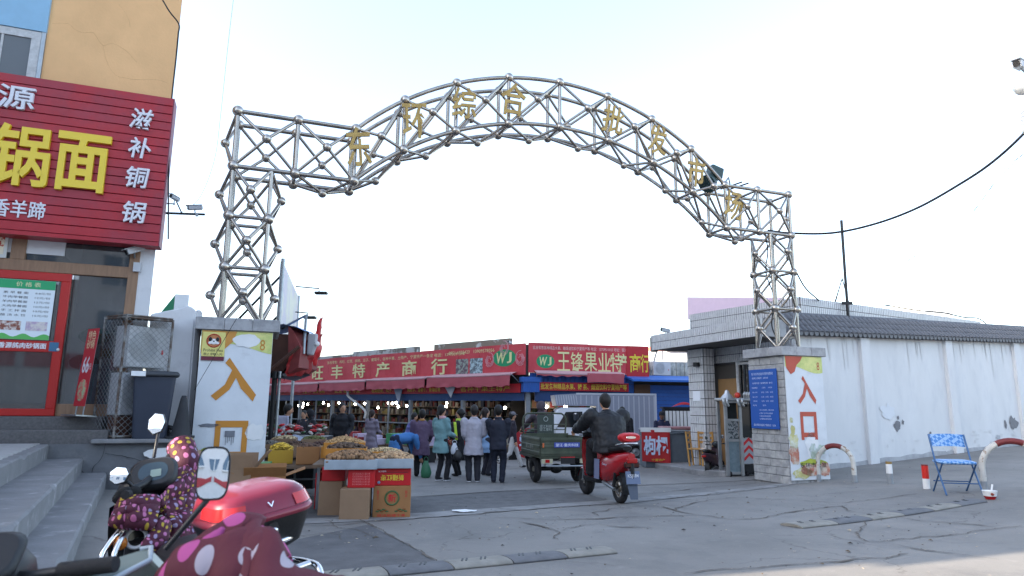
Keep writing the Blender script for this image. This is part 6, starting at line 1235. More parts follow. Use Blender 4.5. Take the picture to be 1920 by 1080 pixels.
    if face_detail:
        em = mat('eye', '#1a1210', .4); 
        for q in (-1, 1):
            m = MB(); m.sph(HC + HM @ Vector((q * .031, .0895, .008)) * s, .0095 * s, 8, 6, (1.3, .6, .6), HM); m.build('eye', em, t)
            if not hood: m = MB(); m.sph(HC + HM @ Vector((q * .032, .0905, .027)) * s, .013 * s, 8, 5, (1.4, .5, .28), HM); m.build('eyebrow', mat('hair ' + hairc, hairc), t)
        m = MB(); m.sph(HC + HM @ Vector((0, .084, -.055)) * s, .017 * s, 8, 6, (1.3, .5, .35), HM); m.build('mouth', mat('lips', '#8a4a44', .5), t)
    return t
def toward(x, y, tx, ty): return math.atan2(-(tx - x), ty - y)
AWAY = 0.
# group in the middle of the square
person('woman in teal hooded puffer coat and white-soled trainers beside the purple coat', -1.53, 14.9, R(-38), 1.6, coat='#6f9599', puff=1.5, hem=.25, fem=True, hair='tail', scarf='#c79a9e', sole='#cfcfd2', hands=[(-.14, .28, 1.0), (.14, .3, 1.02)], feet=[(-.08, 0, 0), (.1, .08, 0)], wide=1.06)
person('person in pale grey coat and dark trousers with back turned', -.80, 14.7, R(8), 1.6, coat='#a3a0ab', hem=.28, trouser='#26262e', hair='short', sole='#cfcfd2', hands=[(-.16, .22, .95), (.16, .24, .98)], wide=1.2, collar='#a3a0ab', hairc='#221c1a')
person('man in navy jacket and navy cap standing with back turned', -.27, 14.6, R(-6), 1.6, coat='#1d2130', trouser='#1c2130', cap='#20263f', hem=.16, hands=[(-.12, .26, .92), (.12, .26, .95)], wide=1.14, sole='#3a3a40')
person('stooped person in long purple coat and ochre collar seen from behind', -2.13, 16.2, R(6), 1.55, coat='#57455c', collar='#a8793a', hem=.34, bend=.22, hair='short', hairc='#1a1512', trouser='#151518', wide=1.2, hands=[(-.2, .3, .9), (.2, .3, .9)])
person('woman in long black coat with lime scarf and heeled boots', -1.24, 16.4, R(70), 1.56, coat='#17171c', hem=.46, fem=True, scarf='#b2cf45', hair='bun', trouser='#141418', hands=[(-.15, .3, .98), (.15, .3, 1.0)])
m = MB(); m.grid(lambda a, b: (-1.32 + .06 * a - .05 * b, 16.16 + .02 * a, .35 + .42 * b), 4, 6); tag(m.build('lime_shawl', mat('scarf #b2cf45', '#b2cf45', .8)), 'lime green shawl end hanging over the black coat', 'scarf'); bpy.data.objects['lime_shawl'].modifiers.new('s', 'SOLIDIFY').thickness = .02
person('woman with long hair in pale blue down jacket facing the shops', -.62, 16.6, R(-58), 1.6, coat='#87a7cc', puff=1.6, hem=.3, fem=True, hair='long', trouser='#33323c', hairc='#251613', hands=[(-.14, .28, 1.0), (.14, .28, 1.0)])
person('person in bright blue coat bending low over the boxes', -2.72, 16.0, R(-60), 1.6, coat='#3f75b0', hem=.3, bend=1.45, hair='short', hands=[(-.15, .62, .35), (.15, .66, .38)], trouser='#1b2640', shoes='#b9b9bd', wide=1.1, elbow=(0, .2, -1), face_detail=False)
person('woman in grey-mauve quilted coat turned to the shop window', -4.2, 20.4, R(-25), 1.62, coat='#7c7280', puff=1.8, hem=.34, fem=True, hair='tail', hairc='#2a1c16', hands=[(-.15, .3, 1.0), (.15, .3, 1.0)], trouser='#6d6470')
person('man in black quilted jacket facing the stall with head turned', -4.55, 18.2, R(178), 1.74, coat='#17181e', puff=1.5, hem=.14, hair='short', hairc='#2c2826', yaw=R(40), nod=.15, hands=[(-.2, .22, .92), (.24, .12, .88)], wide=1.18, trouser='#17181c')
person('woman in dark hooded jacket at the far side of the stall', -5.6, 19.4, R(115), 1.62, coat='#1c1b21', hood=True, fem=True, bend=.3, hands=[(-.15, .35, .9), (.15, .38, .9)], wide=1.12, face_detail=False)
person('stall keeper in dark clothes with white apron and sleeves', -5.25, 15.4, R(-75), 1.62, coat='#22242e', hair='short', bend=.25, hands=[(-.15, .38, .92), (.15, .42, .92)], wide=1.05)
m = MB(); m.grid(lambda a, b: (-5.28 + .28 * a + .03 * b, 15.1 - .05 * a + .02 * noise.noise((a * 5, b * 6, 0)), .15 + .75 * b), 10, 12); tag(m.build('white_apron', mat('white cloth', '#b9b9cf', .85, var=.08)), 'crumpled white apron on the stall keeper', 'apron'); bpy.data.objects['white_apron'].modifiers.new('s', 'SOLIDIFY').thickness = .03
person('woman in violet-blue jacket reaching over the goods table', -3.3, 21.6, R(-78), 1.6, coat='#575a94', puff=1.8, fem=True, hair='bob', bend=.35, hands=[(-.1, .48, 1.0), (.12, .5, 1.0)], hem=.12)
person('person with grey cap and pale trousers walking behind the navy man', .05, 19.6, R(-75), 1.58, coat='#2b2530', trouser='#b9b6b4', shoes='#1b1b20', cap='#6d6a70', feet=[(-.08, .3, 0), (.08, -.42, .14)], hem=.12)
person('man in black jacket standing beyond the scooter rider', 3.15, 19.0, R(-30), 1.72, coat='#1b1c21', hair='short', wide=1.15, hands=[(-.2, .2, .9), (.2, .2, .9)])
person('capped vendor in dark blue jacket behind the goji stall', 4.9, 21.9, R(180), 1.66, coat='#1e2340', cap='#16171c', hair='short', nod=.25, hands=[(-.18, .3, 1.0), (.18, .3, 1.0)], skinm=mat('tanned skin', '#7d5a48', .5))
for k, (x_, y_, f_, c_, hh, hr) in enumerate(((-1.75, 22.2, 20, '#201c22', 1.58, 'bob'), (-.9, 21.4, 200, '#3a2a2a', 1.6, 'short'), (-6.6, 21.5, 160, '#2b2a33', 1.6, 'short'), (-2.6, 24.2, 170, '#4a2226', 1.62, 'bob'))):
    person(('shopper in black jacket at the lit shelves', 'shopper in brown jacket among the crowd', 'shopper in charcoal jacket near the left shop bays', 'shop assistant in dark red jacket at the counter')[k], x_, y_, R(f_), hh, coat=c_, hair=hr, face_detail=(f_ > 90))
# scooter rider (seated) - coordinates in the scooter's frame
def seated(label, M_, **kw):
    p = person(label, 0, 0, 0, z=0, **kw); p.matrix_world = M_; return p
seated('heavy man in black jacket and black trousers riding the red scooter', RS_.matrix_world @ Matrix.Translation((0, -.3, 0)), h=1.68, hipz=.84, bend=.3, hands=[(-.33, .62, 1.05), (.33, .62, 1.05)], feet=[(-.17, .40, .34), (.14, .42, .34)],
       coat='#17181c', trouser='#131317', hem=.10, wide=1.42, hair='short', hairc='#17120f', coat_rough=.6, cw=1.2, ex=.08, shoes='#1c2030', elbow=(0, -.5, -.8), group='scooter and tricycle drivers', puff=.0, voxel=.01, curl=1.1)
seated('tricycle driver in camouflage hood and padded jacket', TR.matrix_world @ Matrix.Translation((0, 1.2, 0)), h=1.66, hipz=.92, bend=.1, hands=[(-.36, .5, 1.05), (.36, .5, 1.05)], feet=[(-.2, .55, .35), (.2, .55, .35)], coat='#4a4148', hood=True, hem=.05, wide=1.1, elbow=(0, -.5, -.8), group='scooter and tricycle drivers', face_detail=False, curl=1.1)

def bag(label, x_, y_, z_, w_, h_, c_):
    t = thing('carrier_bag', label, 'bag', M=Matrix.Translation((x_, y_, z_)))
    m = MB(); n = 14
    m.loft([[(w_ * e * .5 * math.cos(2 * math.pi * k / n) * (1 + .15 * noise.noise((k, zz * 9, 1))), w_ * e * .28 * math.sin(2 * math.pi * k / n) * (1 + .2 * noise.noise((k, zz * 9, 5))), zz * h_) for k in range(n)] for zz, e in ((0, .6), (.06, .9), (.3, 1.05), (.6, .9), (.85, .55), (1, .35))]); m.build('bag_body', mat('bag ' + c_, c_, .4, bump=.5, bs=20), t)
    for sx in (-1, 1): m = MB(); m.tube(crom([(sx * .05, 0, h_ * .95), (sx * .04, 0, h_ * 1.15), (0, 0, h_ * 1.25)], 4), .006, 5); m.build('handle', mat('bag ' + c_, c_), t)
bag('white plastic bag held by the teal coat woman', -1.22, 14.75, .12, .16, .24, '#c9cdd6'); bag('green and white carrier bag standing by the purple coat', -1.95, 15.75, gz(-1.95, 15.75), .24, .38, '#3f7a5a'); bag('black handbag at the side of the grey coat', -1.13, 14.6, .0, .2, .22, '#1b1a1d'); bag('red carrier bag carried past the quilted coat', -4.62, 20.2, -.05, .22, .3, '#a5383a')
# ================================================================== PRODUCE STALL BY THE LEFT PILLAR
RST = mat('rust brown sheet', '#4a2c22', .7, var=.25, vs_=4); BLK = mat('black corrugated plastic', '#26272c', .6)
SR_ = thing('stall_roof', 'rusty stall roof with red tarpaulin and blue sheet behind the left gate pillar', 'stall roof', M=Matrix.Translation((0, 0, 0)))
m = MB(); m.prism([(-4.72, 12.6, 2.5), (-4.22, 12.55, 2.46), (-4.2, 12.55, 1.9), (-4.3, 12.55, 1.76), (-4.72, 12.6, 1.72)], (.05, .5, 0)); m.build('fascia', RST, SR_)
m = MB(); m.prism([(-4.22, 12.5, 2.58), (-4.16, 12.5, 2.5), (-4.0, 12.5, 2.2), (-4.02, 12.5, 1.85), (-4.16, 12.5, 1.75)], (.1, .8, 0)); m.build('red_edge', mat('faded red edge', '#7d3534', .6, var=.15), SR_)
m = MB(); m.grid(lambda a, b: Vector((-4.09, 12.5, 2.27)).lerp(Vector((-3.77, 13.2, 2.56)), a).lerp(Vector((-4.25, 12.5, 1.58)).lerp(Vector((-3.92, 13.0, 1.78)), a), b) + Vector((.04 * noise.noise((a * 5, b * 6, 3)), -.1 * math.sin(b * 3) + .06 * noise.noise((a * 6, b * 4, 1)), .03 * math.sin(a * 18) * b)), 20, 14); m.build('red_drape', mat('dark red tarpaulin', '#8a1519', .6, var=.15, bump=.5, bs=8), SR_); SR_.children[-1].modifiers.new('s', 'SOLIDIFY').thickness = .015
m = MB()
for k in range(7): m.box(-4.7 + .075 * k, -4.66 + .075 * k, 12.3, 13.2, 1.66 - .01 * (k % 2), 1.72)
m.M = Matrix.Translation((0, 0, 0)); m.grid(lambda a, b: (lerp(-4.7, -3.95, a), lerp(12.2, 13.2, b), 1.72 + .06 * math.sin(a * 3) - .16 * (1 - b)), 12, 4); m.build('corrugated_sheet', BLK, SR_)
m = MB(); m.grid(lambda a, b: (lerp(-4.75, -3.9, a), lerp(12.45, 13.4, b), 2.52 + .12 * math.sin(a * math.pi) + .03 * noise.noise((a * 7, b * 4, 0))), 16, 6); m.build('blue_sheet', mat('pale blue sheet', '#7f9fd6', .5), SR_); SR_.children[-1].modifiers.new('s', 'SOLIDIFY').thickness = .06
TARP = mat('red tarpaulin', '#b8191f', .55, var=.1, bump=.4, bs=8)
def tarp(a, b):
    top = crom([(-3.80, 13.2, 2.88), (-3.82, 13.2, 2.5), (-3.8, 13.2, 2.2), (-3.9, 13.2, 1.98), (-4.2, 13.2, 1.78), (-4.5, 13.1, 1.66)], 4); bot = crom([(-3.82, 13.25, 2.8), (-3.9, 13.0, 2.45), (-4.02, 12.9, 2.12), (-4.1, 12.8, 1.9), (-4.35, 12.8, 1.72), (-4.55, 12.8, 1.64)], 4)
    k = a * (len(top) - 1); i = min(int(k), len(top) - 2); f = k - i; p = top[i].lerp(top[i + 1], f); q = bot[i].lerp(bot[i + 1], f)
    r = p.lerp(q, b); return r + Vector((.05 * noise.noise((a * 9, b * 5, 1)), .12 * math.sin(b * math.pi) * -1 + .06 * noise.noise((a * 8, b * 5, 7)), .05 * noise.noise((a * 9, b * 6, 4)) + (.02 * math.sin(a * 60) if b < .1 else 0)))
m = MB(); m.grid(tarp, 40, 10); m.build('red_tarpaulin', TARP, SR_); SR_.children[-1].modifiers.new('s', 'SOLIDIFY').thickness = .015
m = MB(); m.cyl((-4.66, 12.2, 1.55), (-3.98, 12.4, 2.22), .035, n=6); m.build('strut', RST, SR_)
m = MB(); m.tube([(-4.5, 12.9, 2.62), (-3.95, 12.6, 2.84), (-3.95, 12.6, 2.1)], .03, 6); m.build('bracket', GALV, SR_)
m = MB(); m.prism([(-3.93, 12.7, 2.5), (-3.76, 12.7, 2.5), (-3.77, 12.7, 2.25), (-3.83, 12.7, 2.08), (-3.93, 12.7, 2.1)], (0, .14, 0)); m.build('meter_box', mat('pale grey box', '#a9a9ae', .5), SR_, bevel=.02)
m = MB(); m.sph((-3.74, 12.72, 2.3), .05, 10, 7); m.build('lamp', WHITE, SR_)
for x_, r_ in ((-4.36, .05), (-4.27, .028)): m = MB(); m.cyl((x_, 12.3, gz(x_, 12.3) - .05), (x_, 12.3, 1.75), r_, n=8); m.build('post', DARKP if r_ > .04 else GALV, SR_)
# tall side billboard with lamps
BB = thing('billboard', 'white billboard seen edge-on beside the arch tower with two lamp arms', 'billboard')
bA, bB = Vector((-5.67, 16, 0)), Vector((-6.86, 21, 0)); bd_ = (bB - bA).normalized()
m = MB(); m.prism([bA + Z * 2.5, bB + Z * 2.6, bB + Z * 4.55, bA + Z * 4.63], (-.06, -.01, 0)); m.build('board', mat('pinkish white board', '#c8c0c8', .6, var=.06, col2='#d6d2c0', mixs=.6), BB)  # plain pinkish white board mottled with cream
for zz in (2.7, 3.3, 4.3): m = MB(); m.cyl(bA + Z * zz, bA + Vector((-1.5, 1.0, -1.1)) + Z * zz, .03, n=6); m.build('stay', BLACKM, BB)
m = MB(); m.cyl(bA + Z * -.6, bA + Z * 4.7, .05, n=8); m.build('post', GALV, BB); m = MB(); m.cyl(bB + Z * -.8, bB + Z * 4.6, .05, n=8); m.build('post', GALV, BB)
for p, q in (((-6.64, 20, 4.72), (-5.92, 20, 4.66)), ((-6.6, 20, 3.93), (-6.22, 20, 3.9))): m = MB(); m.tube([p, q, (q[0], q[1], q[2] - .1)], .018, 6); ar = m.build('lamp_arm', BLACKM, BB); m = MB(); m.box(q[0] - .12, q[0] + .26, 19.9, 20.1, q[2] - .18, q[2] - .1); m.build('lamp_head', BLACKM, ar, bevel=.02)
# --- crates, trays, cartons
def heap(w, d, h, r, n, seed, sc=(1, 1, .85)):
    rg = random.Random(seed); m = MB()
    for i in range(n):
        m.cm = rg.choice((0, 0, 1, 2)); u, v = rg.uniform(-1, 1), rg.uniform(-1, 1); hh = h * max(0, 1 - (u * u + v * v) * .55) + rg.uniform(-.3, .3) * r
        q = Matrix.Rotation(rg.uniform(0, 3), 3, 'Z') @ Matrix.Rotation(rg.uniform(-.6, .6), 3, 'X'); m.sph((u * w / 2, v * d / 2, hh), r * rg.uniform(.8, 1.15), 6, 4, sc, q)
    m.cm = 1; m.grid(lambda a, b: ((a - .5) * w, (b - .5) * d, h * max(0, 1 - ((2 * a - 1) ** 2 + (2 * b - 1) ** 2) * .55) - r * .7), 10, 10)
    return m
def tones(mt_):
    b = mt_.node_tree.nodes['Principled BSDF'].inputs['Base Color']; out = [mt_]
    for k, f in (('dark', .45), ('pale', 1.4)):
        c_ = _TC[mt_.name]; c_ = tuple(min(1, v * f) for v in c_[:3]); out.append(mat(mt_.name + ' ' + k, c_, .8, var=.2, vs_=30))
    return out
def crate(label, x_, y_, z_, w, d, h, rz, cm_, hm_, hh, r, n, seed, sc=(1, 1, .85), name='produce_crate', cat='crate'):
    t = thing(name, label, cat, M=Matrix.Translation((x_, y_, z_)) @ Matrix.Rotation(rz, 4, 'Z')); th = .012
    m = MB(); m.box(-w / 2, w / 2, -d / 2, d / 2, 0, th)
    m.build('crate_floor', cm_, t)
    for a in ((-w / 2, w / 2, -d / 2, -d / 2 + th), (-w / 2, w / 2, d / 2 - th, d / 2), (-w / 2, -w / 2 + th, -d / 2 + th, d / 2 - th), (w / 2 - th, w / 2, -d / 2 + th, d / 2 - th)): m = MB(); m.box(*a, th, h); m.build('side', cm_, t, bevel=.003)
    m = heap(w - .04, d - .04, hh, r, n, seed, sc); m.build('heap', tones(hm_), t, Matrix.Translation((0, 0, h - .03)), kind='stuff'); return t
WAL = mat('walnut shell', '#8a6a4c', .8, var=.25, vs_=30, bump=.6, bs=90); PEA = mat('peanut tan', '#a8865c', .8, var=.25, vs_=30); DAT = mat('dark dates', '#4a2c22', .6, var=.3, vs_=25); YCH = mat('yellow chips', '#c9a63a', .6, var=.15, vs_=20); SEED = mat('grey seeds', '#6d675e', .8, var=.3, vs_=40); GRN_ = mat('green raisins', '#6a6a3a', .7, var=.3, vs_=30); MSH = mat('dried mushroom', '#5a4234', .8, var=.3, vs_=20); PIS = mat('pale nuts', '#b9a27c', .7, var=.2, vs_=25)
ORC = mat('orange carton', '#b5792c', .6, var=.06); TIN = mat('galvanised tray', '#a9b4bd', .4, .5, var=.15, vs_=6); WFO = mat('white foam', '#c3ccd6', .6)
zt0 = .34
crate('galvanised tray of large walnuts on the cardboard boxes', -2.08, 8.95, .34, .66, .5, .12, R(10), TIN, WAL, .12, .03, 360, 1, name='walnut_tray', cat='tray'); crate('galvanised tray of pale walnuts above the upside-down red carton', -1.56, 9.12, .345, .52, .5, .12, R(8), TIN, mat('pale walnut', '#a98a68', .8, var=.2, vs_=30, bump=.6, bs=90), .09, .028, 320, 2, name='walnut_tray', cat='tray')
crate('orange carton of dark walnuts behind the trays', -2.3, 9.55, .36, .55, .4, .2, R(10), ORC, mat('dark walnut', '#5d4a3c', .8, var=.2, vs_=30), .09, .022, 260, 3); crate('orange carton of pale seeds next to the dark walnuts', -1.82, 9.75, .36, .5, .4, .15, R(8), ORC, PIS, .07, .014, 420, 4)
crate('orange carton of peanuts at the back of the trays', -2.5, 10.25, .4, .6, .4, .2, R(12), ORC, PEA, .08, .016, 420, 5)
crate('yellow tub heaped with yellow chips', -3.56, 10.55, .26, .36, .32, .2, R(18), mat('yellow tub', '#b08a2a', .5), YCH, .13, .022, 300, 6, (1.4, .6, .4))
crate('white foam box of seeds beside the yellow chips', -3.98, 10.6, .26, .3, .32, .2, R(20), WFO, SEED, .06, .014, 260, 7)
crate('brown carton of dried mushrooms next to the chips', -3.12, 10.5, .26, .34, .36, .26, R(15), CARDD, MSH, .06, .022, 200, 8); crate('tan carton of green raisins in the stall row', -2.78, 10.6, .28, .32, .36, .24, R(12), ORC, GRN_, .06, .014, 300, 9)
for k, (x_, y_, mt_, nm) in enumerate(((-4.1, 11.5, SEED, 'sunflower seeds in the second row beside the post'), (-3.62, 11.45, MSH, 'dark mushrooms in the second row'), (-3.15, 11.4, DAT, 'dark dates in the second row'), (-2.7, 11.2, GRN_, 'mixed raisins in the second row'), (-4.1, 12.3, PIS, 'pale nuts in the back row'), (-3.55, 12.25, GRN_, 'olive beans in the back row'), (-3.0, 12.2, PEA, 'peanuts in the back row'))):
    crate('shallow open carton of ' + nm, x_, y_, .30 + .05 * (y_ > 12), .42, .62, .2, R(14), CARD, mt_, .07, .018, 240, 20 + k, (1, 1, .7))
TB = thing('stall_table', 'steel framed trestle table under the produce cartons', 'table', M=Matrix.Translation((-3.4, 11.3, 0)) @ Matrix.Rotation(R(13), 4, 'Z'))
m = MB(); m.box(-.85, .95, -1.1, 1.3, .205, .25); m.build('top', mat('worn board', '#6d5a48', .7), TB)
for x_ in (-.8, -.25, .35, .9):
    for y_ in (-1.05, 1.2): m = MB(); m.box(x_ - .016, x_ + .016, y_ - .016, y_ + .016, -.48, .205); m.build('leg', GALV, TB)
for y_ in (-1.05, 1.2): m = MB(); m.box(-.8, .9, y_ - .012, y_ + .012, -.2, -.17); m.build('rail', GALV, TB)
TB2 = thing('stall_table', 'low bench under the orange nut cartons', 'bench', M=Matrix.Translation((-2.2, 9.95, 0)) @ Matrix.Rotation(R(10), 4, 'Z'))
m = MB(); m.box(-.6, .7, -.6, .55, .31, .35); m.build('top', mat('worn board', '#6d5a48', .7), TB2)
for x_ in (-.55, .65):
    for y_ in (-.2, .5): m = MB(); m.box(x_ - .02, x_ + .02, y_ - .02, y_ + .02, -.42, .31); m.build('leg', GALV, TB2)
def carton(label, x_, y_, z_, w, d, h, rz, mt_, flaps=None, tape=True):
    t = thing('carton', label, 'box', M=Matrix.Translation((x_, y_, z_)) @ Matrix.Rotation(rz, 4, 'Z')); m = MB()
    if flaps:
        th = .006; m.box(-w / 2, w / 2, -d / 2, d / 2, 0, th)
        for a in ((-w / 2, w / 2, -d / 2, -d / 2 + th), (-w / 2, w / 2, d / 2 - th, d / 2), (-w / 2, -w / 2 + th, -d / 2 + th, d / 2 - th), (w / 2 - th, w / 2, -d / 2 + th, d / 2 - th)): m.box(*a, th, h)
        m.build('carton_body', mt_, t)
        for sx in (-1, 1):
            an = flaps; m = MB(); m.fbox((sx * w / 2, -d / 2, h), (sx * math.cos(an) * w * .5, 0, math.sin(an) * w * .5), (0, d, 0), (0, 0, th)); m.build('flap', mt_, t); m = MB(); m.fbox((-w / 2, sx * d / 2, h), (w, 0, 0), (0, sx * math.cos(an + .5) * d * .45, math.sin(an + .5) * d * .45), (0, 0, th)); m.build('flap', mt_, t)
    else:
        m.box(-w / 2, w / 2, -d / 2, d / 2, 0, h); m.build('carton_body', mt_, t, bevel=.006)
        if tape: m = MB(); m.box(-w / 2 + .01, w / 2 - .01, -.02, .02, h - .001, h + .002); m.build('tape', mat('tape', '#b3925f', .3), t)
    return t
zg = lambda x_, y_: gz(x_, y_)
REDC = mat('red printed carton', '#b3161c', .5, var=.05)
carton('plain brown cardboard box standing under the walnut tray', -1.98, 8.85, zg(-2, 8.85), .36, .4, .38, R(6), CARD)
t = carton('red carton with small print on top of the plain box', -1.93, 8.95, zg(-2, 8.9) + .382, .34, .34, .225, R(6), REDC)
for k in range(8): text(t, 'print_line', '自然美味精选干果礼盒', (.0, -.172, .18 - .02 * k), X, .22, .011, mat('pink print', '#d88a8a', .6), ext=.001)
t = carton('brown carton with green wreath and red character at the stall corner', -1.56, 9.12, zg(-1.56, 9.12), .48, .42, .4, R(8), CARDD)
gw = mat('dark green print', '#47603a', .7)
m = MB(); m.torus((0, -.214, .25), (0, 1, 0), .085, .012, 26, 5, .3); m.build('wreath', gw, t); text(t, 'carton_letter', '新', (0, -.212, .25), X, .1, .1, REDP, ext=.002, off=.01)
for sx in (-1, 1):
    for k in range(7): m = MB(); m.sph((sx * (.06 + .02 * k), -.212, .085 + .012 * (k % 3)), .022, 8, 5, (1.1, .12, .5)); m.build('leaf_print', mat('brown leaf print', '#7d4a22', .7) if k % 2 else gw, t)
    text(t, 'carton_letter', '果\n王' if sx < 0 else '特\n产', (sx * .18, -.212, .29), X, .03, .11, REDP, ext=.001)
text(t, 'carton_letter', '精选新疆干果', (0, -.212, .035), X, .36, .035, REDP, ext=.001)
t = carton('upside-down red carton with yellow characters on the brown carton', -1.57, 9.14, zg(-1.56, 9.12) + .402, .48, .42, .215, R(8), REDC)
text(t, 'carton_letter', '新疆红枣', (.0, -.212, .1), -X, .3, .075, LETY, y=-Z, ext=.002, off=.01); m = MB(); m.box(-.1, .2, -.213, -.2105, .165, .172); m.build('print_line', INK, t); text(t, 'carton_letter', '优质红枣', (-.13, -.212, .18), -X, .1, .02, PAPER, y=-Z, ext=.001); m = MB(); m.sph((-.17, -.211, .04), .02, 10, 6, (1, .1, 1)); m.build('seal_print', mat('blue seal', '#6f8fa8', .5), t)
carton('tall brown carton on the left flank of the walnut trays', -2.4, 9.3, zg(-2.4, 9.3), .3, .55, .44, R(8), CARD); t = carton('red and brown carton stacked below the orange cartons', -2.38, 9.32, zg(-2.4, 9.3) + .442, .3, .5, .18, R(8), REDC)
carton('red carton under the bench beside the trays', -2.62, 9.9, zg(-2.6, 9.9), .34, .4, .5, R(10), REDC)
t = carton('green and blue carton under the white foam box', -3.7, 10.05, zg(-3.7, 10.05) + .28, .34, .3, .34, R(16), mat('green carton', '#3f8f5a', .5)); m = MB(); m.box(-.172, .172, -.153, .152, .18, .3); m.build('blue_band', mat('blue carton print', '#6fa9cf', .5), t)
carton('carton stack lowest box under the green carton', -3.7, 10.05, zg(-3.7, 10.05), .36, .32, .277, R(14), CARD)
carton('open cardboard carton with raised flaps below the white banner', -3.55, 8.7, zg(-3.55, 8.7) + .3, .55, .4, .3, R(10), CARD, flaps=.9); carton('closed carton under the open flapped carton', -3.55, 8.7, zg(-3.55, 8.7), .52, .4, .298, R(10), CARD)
carton('brown open carton with a dark flap next to the pillar base', -3.15, 8.8, zg(-3.15, 8.8) + .26, .5, .36, .26, R(18), CARDD, flaps=.35); carton('carton below the dark flapped carton', -3.15, 8.8, zg(-3.15, 8.8), .48, .36, .258, R(18), CARD)
# bags and packs
PK = thing('snack_packs', 'heap of red and green snack packs at the back of the stall', 'packs', M=Matrix.Translation((-4.35, 13.6, .55)))
rg = random.Random(4); m = MB()
for k in range(60): m.cm = k % 4; m.M = Matrix.Translation((rg.uniform(-.5, .6), rg.uniform(-.3, .3), rg.uniform(0, .2))) @ Matrix.Rotation(rg.uniform(0, 3), 4, 'Z') @ Matrix.Rotation(rg.uniform(-.8, .8), 4, 'X'); m.sph((0, 0, 0), .08, 8, 5, (1, .7, .3))
m.build('pack_heap', [REDP, mat('pack green', '#3f6a3a', .4), mat('pack white', '#b9b0a8', .4), mat('pack dark red', '#7a1c1c', .4)], PK, kind='stuff')
m = MB(); m.box(-.6, .7, -.35, .35, -.9, -.02); m.build('pack_table', DARKP, PK)
m = MB(); m.grid(lambda a, b: (lerp(-4.55, -3.75, a), lerp(12.9, 13.3, b), .45 + .12 * noise.noise((a * 5, b * 4, 2)) - .1 * a + .12 * b), 16, 8); tag(m.build('plastic_sheet', mat('white plastic sheet', '#a9b0c0', .35, bump=.5, bs=6)), 'crumpled white plastic sheet over the stall goods', 'sheet')
m = MB(); m.box(-4.6, -3.7, 12.85, 13.3, -.4, .36); tag(m.build('goods_bench', DARKP), 'dark bench below the crumpled plastic sheet', 'bench')
# benches of goods in front of the shop
for k, (x_, y_, c1, c2) in enumerate(((-3.4, 23.1, '#3f8a55', '#b9a9bd'), (-2.4, 24.6, '#a9a3b8', '#8a2b2b'), (-5.2, 24.2, '#8a2b2b', '#b9a9bd'), (-6.9, 26.0, '#4a4038', '#9a4a3a'), (-.5, 25.6, '#7a2a26', '#8f8a80'))):
    t = thing('goods_bench', ('low goods bench with green box before the shops', 'goods bench with lilac trays before the lit door', 'goods bench with red box left of the quilted coat', 'goods bench with brown box at the far bays', 'goods bench with red box by the corner post')[k], 'bench', M=Matrix.Translation((x_, y_, gz(x_, y_))) @ Matrix.Rotation(R(-43), 4, 'Z'))
    m = MB(); m.box(-1.0, 1.0, -.35, .35, .5, .56); m.build('top', mat('worn board', '#6d5a48', .7), t)
    for sx in (-.9, .9): m = MB(); m.box(sx - .03, sx + .03, -.3, .3, 0, .5); m.build('leg', DARKP, t)
    rg = random.Random(k)
    for j in range(6): w_ = rg.uniform(.22, .34); m = MB(); m.box(-1 + .34 * j, -1 + .34 * j + w_, -.3, .28, .562, .562 + rg.uniform(.15, .4)); m.build('goods_box', mat('bench ' + (c1 if j % 3 == 0 else c2), c1 if j % 3 == 0 else c2, .6, var=.2, vs_=9), t)
# ================================================================== FOREGROUND SCOOTERS
def dots(name, base, cols, scale, rad, rnd=.0, bumpq=0):
    m = bpy.data.materials.new(name); m.use_nodes = True; nt = m.node_tree; L = nt.links.new; b = nt.nodes['Principled BSDF']; tc = nt.nodes.new('ShaderNodeTexCoord')
    vo = nt.nodes.new('ShaderNodeTexVoronoi'); vo.feature = 'F1'; vo.inputs['Scale'].default_value = scale; vo.inputs['Randomness'].default_value = .55; L(tc.outputs['UV'], vo.inputs['Vector']); vo.voronoi_dimensions = '2D'
    lt = nt.nodes.new('ShaderNodeMath'); lt.operation = 'LESS_THAN'; lt.inputs[1].default_value = rad; L(vo.outputs['Distance'], lt.inputs[0])
    sep = nt.nodes.new('ShaderNodeSeparateColor'); L(vo.outputs['Color'], sep.inputs[0]); cr = nt.nodes.new('ShaderNodeValToRGB'); cr.color_ramp.interpolation = 'CONSTANT'; L(sep.outputs[0], cr.inputs[0])
    for i, c in enumerate(cols):
        e = cr.color_ramp.elements[i] if i < 2 else cr.color_ramp.elements.new(i / len(cols)); e.position = i / len(cols); e.color = hexc(c)
    mx = nt.nodes.new('ShaderNodeMix'); mx.data_type = 'RGBA'; L(lt.outputs[0], mx.inputs['Factor']); L(cr.outputs[0], mx.inputs['B']); mx.inputs['A'].default_value = hexc(base); L(mx.outputs['Result'], b.inputs['Base Color']); b.inputs['Roughness'].default_value = .7; b.inputs['Specular IOR Level'].default_value = .25
    nz = nt.nodes.new('ShaderNodeTexNoise'); nz.inputs['Scale'].default_value = bumpq or 14; nz.inputs['Detail'].default_value = 3; L(tc.outputs['UV'], nz.inputs['Vector']); bp = nt.nodes.new('ShaderNodeBump'); bp.inputs['Strength'].default_value = .6; bp.inputs['Distance'].default_value = .02; L(nz.outputs[0], bp.inputs['Height']); L(bp.outputs[0], b.inputs['Normal']); return m
DOTS = dots('maroon quilt with small dots', '#4a2030', ['#a85c82', '#8f809e', '#a88e34', '#a8648a'], 22, .27, bumpq=16); DOTB = dots('maroon quilt with large pink dots', '#5a2832', ['#ad4f85', '#ad4f85', '#a39aa3', '#ad4f85'], 6.5, .24, bumpq=7)
PIPE = mat('grey piping', '#a39d96', .7); LINING = mat('dark fleece lining', '#241c1c', .9)
